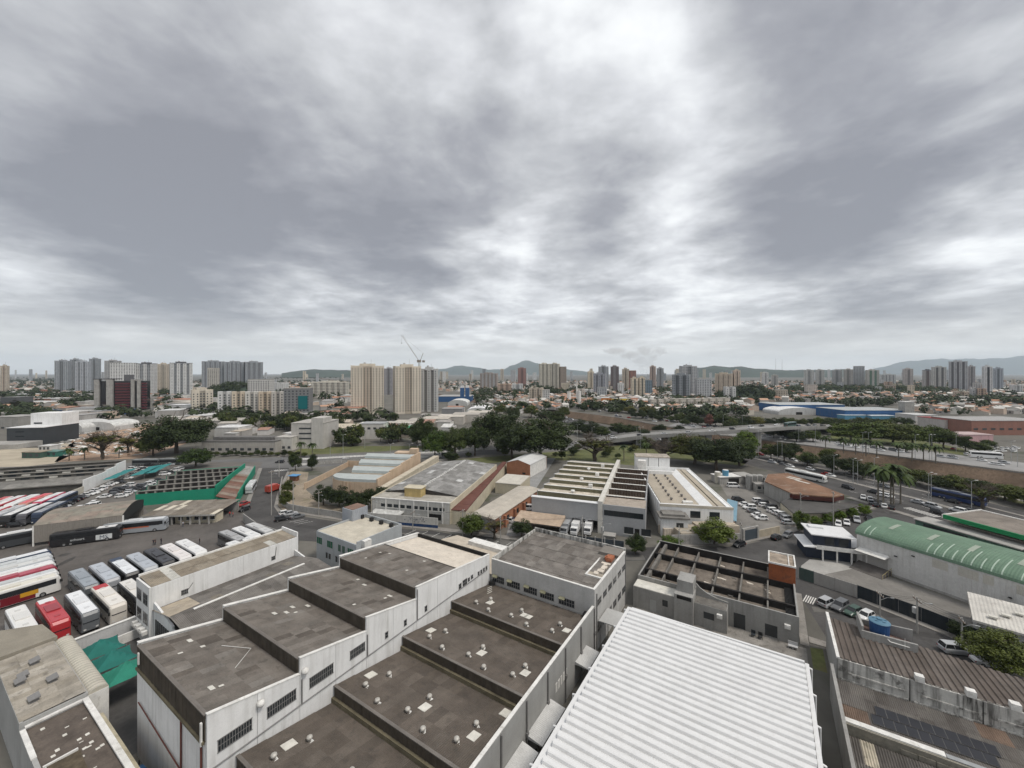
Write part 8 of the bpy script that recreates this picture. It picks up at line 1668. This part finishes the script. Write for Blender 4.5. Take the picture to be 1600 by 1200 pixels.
for x, yb, yt in ((516,714,682),(536,713,680),(610,722,694),(640,720,694),(652,718,696),(570,700,668)):
    p = P(x,yb); lamp(p, zat(yt,p.y), 'thin dark street lamp along the cross avenue', 'street lamps along the cross avenue')
# fence along the cross avenue
fo = thing('avenue_fence', 'long low concrete and mesh fence between the cross avenue and the factories', 'fence', (0,0,0))
fln = G((480,727),(560,722),(640,722),(684,724),(700,722))
for a, b in zip(fln, fln[1:]):
    d = b-a; n = max(1, int(d.length/4)); nn = V((-d.y,d.x,0)).normalized()*.08
    for k in range(n): p, q = a+d*(k/n), a+d*((k+.96)/n); m = MB(); m.prism([(p-nn).xy,(q-nn).xy,(q+nn).xy,(p+nn).xy],0,2.0); m.build('panel', CONC, fo)
# ------------------------------------------------------------------ people in the coach yard
def person_mesh(shirt, trousers):
    me = bpy.data.meshes.new('body'); vs = [(0,0,.93),(0,0,1.18),(0,0,1.42),(0,0,1.53),(0,0.01,1.66),(0,.02,1.72),(.2,0,1.42),(.27,.02,1.13),(.26,-.1,.88),(-.2,0,1.42),(-.27,.02,1.13),(-.26,-.08,.88),(.1,0,.9),(.12,-.04,.48),(.12,.03,.07),(.12,-.13,.04),(-.1,0,.9),(-.12,.06,.48),(-.12,.1,.07),(-.12,-.06,.04)]
    ed = [(0,1),(1,2),(2,3),(3,4),(4,5),(2,6),(6,7),(7,8),(2,9),(9,10),(10,11),(0,12),(12,13),(13,14),(14,15),(0,16),(16,17),(17,18),(18,19)]
    rad = [.15,.15,.16,.06,.105,.08,.065,.05,.04,.065,.05,.04,.09,.065,.045,.045,.09,.065,.045,.045]
    me.from_pydata(vs, ed, []); o = bpy.data.objects.new('tmp', me); col.objects.link(o); md = o.modifiers.new('s','SKIN'); 
    for k, sv in enumerate(me.skin_vertices[0].data): sv.radius = (rad[k], rad[k]*(.75 if k < 3 else 1)); sv.use_root = (k == 0)
    o.modifiers.new('u','SUBSURF').levels = 1
    dg = bpy.context.evaluated_depsgraph_get(); out = bpy.data.meshes.new_from_object(o.evaluated_get(dg)); bpy.data.objects.remove(o)
    out.name = 'person'; out.materials.clear()
    for nm, c in (('shirt',shirt),('trousers',trousers),('skin',(.32,.19,.13)),('hair',(.03,.025,.02))): out.materials.append(mat('cloth_%s_%d' % (nm, int(sum(c)*1000)), c, .85, var=.05))
    for f in out.polygons:
        z = f.center.z; x = abs(f.center.x); f.material_index = 3 if z > 1.69 or (z > 1.6 and f.center.y > .04) else (2 if z > 1.5 or (x > .2 and z < 1.2) else (1 if z < .98 else 0)); f.use_smooth = True
    return out
PA, PB_, PC_ = person_mesh((.04,.04,.05),(.03,.03,.04)), person_mesh((.40,.05,.05),(.04,.04,.06)), person_mesh((.35,.36,.38),(.05,.06,.09))
for x, y, pm_, a, l in ((240,852,PA,.4,'person in dark clothes standing behind the coach row'),(243,851,PA,2.0,'person in dark clothes facing the other behind the coach row'),(286,823,PC_,1.0,'person in grey shirt walking in front of the tan shed'),(312,850,PA,2.6,'person in black walking past the white coach'),(359,807,PB_,.2,'person in red shirt standing at the depot gate'),(364,808,PB_,1.8,'person in red shirt leaning by the depot gate'),(252,850,PA,3.0,'person in black at the nose of the black coach')):
    o = ob('person', pm_, None, loc=P(x,y)+V((0,0,.02)), rz=a); tag(o, l, 'person')
# lettering on coaches
def text(parent, s, size, loc, rot, c, nm='lettering'):
    cu = bpy.data.curves.new('t','FONT'); cu.body = s; cu.size = size; cu.extrude = .006; cu.resolution_u = 2; cu.align_x = 'CENTER'; o = bpy.data.objects.new('t', cu); col.objects.link(o)
    dg = bpy.context.evaluated_depsgraph_get(); me = bpy.data.meshes.new_from_object(o.evaluated_get(dg)); bpy.data.objects.remove(o); me.materials.clear(); me.materials.append(GLOSS)
    x = ob(nm, me, parent, c, loc); x.rotation_euler = rot; return x
text(LETT, 'Itamarati', 1.1, (-3.6,-1.30,.95), (PI/2,0,0), (.75,.75,.74)); text(ECH, 'echoart', .95, (-1.6,-1.30,1.2), (PI/2,0,0), (.6,.62,.62)); text(ECH, 'MS', 1.5, (3.9,-1.31,.75), (PI/2,0,0), (.03,.05,.09))
# weeds and bushes in the back court
for k, (s, t) in enumerate(((51,-50.5),(54,-51),(57,-50.8),(60,-51.3),(52.5,-47),(63,-51))):
    p = gp(s,t); o = thing('weed_clump', 'scrubby weeds along the back court wall', 'plant', p, 0, 'weeds in the back court'); c = ob('foliage', LOW[k % 5], o, (1.6,1.5,.8), (0,0,.5)); c.scale = (.9,.9,.8)
# concrete barriers on the cross avenue
for px0, px1, lbl in ((G((470,718.5),(600,711.5),(700,706.5),(785,701)),60,'white concrete barrier blocks along the far side of the cross avenue'),(G((455,728),(600,718.5),(690,713.5)),46,'white concrete barrier blocks along the near side of the cross avenue')):
    o = thing('road_barrier', lbl, 'barrier', px0[0], 0)
    bm_ = MB(); bm_.extrude_x([(-.3,0),(.3,0),(.12,.85),(-.12,.85)], -.9, .9); bm_ = bm_.mesh('barrier_block', COPE)
    for k in range(px1):
        q, a = on_line(px0, (k+.5)/px1); b = ob('barrier_block', bm_, o, loc=q-px0[0]+V((0,0,.01)), rz=a)
for x0, x1, y, h, c, r, l in ((34,62,716,3.2,(.05,.10,.08),(.30,.26,.2),'dark green site cabin on the sandy lot'),(64,88,714,2.8,(.04,.16,.13),(.12,.22,.2),'teal site container on the sandy lot'),(60,78,705,3.0,(.50,.50,.49),(.55,.55,.54),'white site cabin beside the black cube building')): lowbox(x0,x1,y,h,c,r,l,6,nwin=3,winz=1.0,name='site_cabin')
for k in range(40):
    x = rd.uniform(930,1190); lim = 640+(x-870)*.142; p = P(x, rd.uniform(lim-9, lim-2)); car(p, rd.uniform(-1.2,-.6), None, None, 'on the lots beyond the channel wall', 'cars beyond the channel wall', detail=False)
# rubble of the demolition site
rb = MB()
for k in range(420):
    p = P(rd.uniform(95,235), rd.uniform(668,712)); w__ = rd.uniform(.5,2.6); a = rd.uniform(0,6); hh = rd.uniform(.2,1.3)
    q = [(p.x+w__*math.cos(a+i*PI/2)*rd.uniform(.6,1), p.y+w__*math.sin(a+i*PI/2)*rd.uniform(.6,1)) for i in range(4)]; rb.prism(q, 0, [hh*rd.uniform(.2,1) for _ in range(4)], k % 3)
o = stuff(rb.build('rubble', [CONC, EARTH, COPE])); tag(o, 'broken concrete rubble strewn over the demolition site', 'rubble')
# ------------------------------------------------------------------ smoke and haze
sm = MB(); pc = PY(1008, 1500, 52)
for (dx, dz, rx, rz_) in ((0,-4,12,18),(-7,16,17,20),(6,34,22,24),(-22,44,28,18),(24,58,26,22),(-58,62,40,15),(-4,74,34,20),(52,76,30,16),(-110,78,46,13)):
    c = pc+V((dx, rf.uniform(-10,10), dz)); i0 = len(sm.v); n1_, n2_ = 8, 14
    for j in range(n1_+1):
        for k in range(n2_):
            a, b = PI*j/n1_, 2*PI*k/n2_; w__ = 1+.55*mnoise.noise(V((a*2+dx, b*1.5, dz))); sm.v.append((c.x+rx*w__*math.sin(a)*math.cos(b), c.y+rx*w__*math.sin(a)*math.sin(b), c.z+rz_*w__*math.cos(a)))
    for j in range(n1_):
        for k in range(n2_): sm.f.append((i0+j*n2_+k, i0+(j+1)*n2_+k, i0+(j+1)*n2_+(k+1) % n2_, i0+j*n2_+(k+1) % n2_)); sm.m.append(0)
so_ = stuff(sm.build('smoke_plume', bpy.data.materials.new('smoke'))); tag(so_, 'faint brown-grey smoke plume drifting above the distant towers', 'smoke')
hm = so_.data.materials[0]; hm.use_nodes = True; t = hm.node_tree; t.nodes.clear(); ou = t.nodes.new('ShaderNodeOutputMaterial'); pv_ = t.nodes.new('ShaderNodeVolumePrincipled'); t.links.new(pv_.outputs[0], ou.inputs['Volume'])
pv_.inputs['Color'].default_value = (.36,.33,.32,1); pv_.inputs['Density'].default_value = .0042
HAZE_D = 5.0e-5
hb = MB().box(-17000,17000,-2600,15500,-9,460).mesh('haze', None) if False else None
m = MB(); m.box(-24000,24000,-2700,18500,-9,760); hzo = m.build('haze', bpy.data.materials.new('haze_air')); stuff(hzo); tag(hzo, 'pale haze lying over the whole city', 'haze')
hm = hzo.data.materials[0]; hm.use_nodes = True; t = hm.node_tree; t.nodes.clear(); ou = t.nodes.new('ShaderNodeOutputMaterial'); pv_ = t.nodes.new('ShaderNodeVolumePrincipled'); t.links.new(pv_.outputs[0], ou.inputs['Volume'])
pv_.inputs['Color'].default_value = (.78,.89,1.0,1); pv_.inputs['Density'].default_value = HAZE_D; pv_.inputs['Anisotropy'].default_value = .1
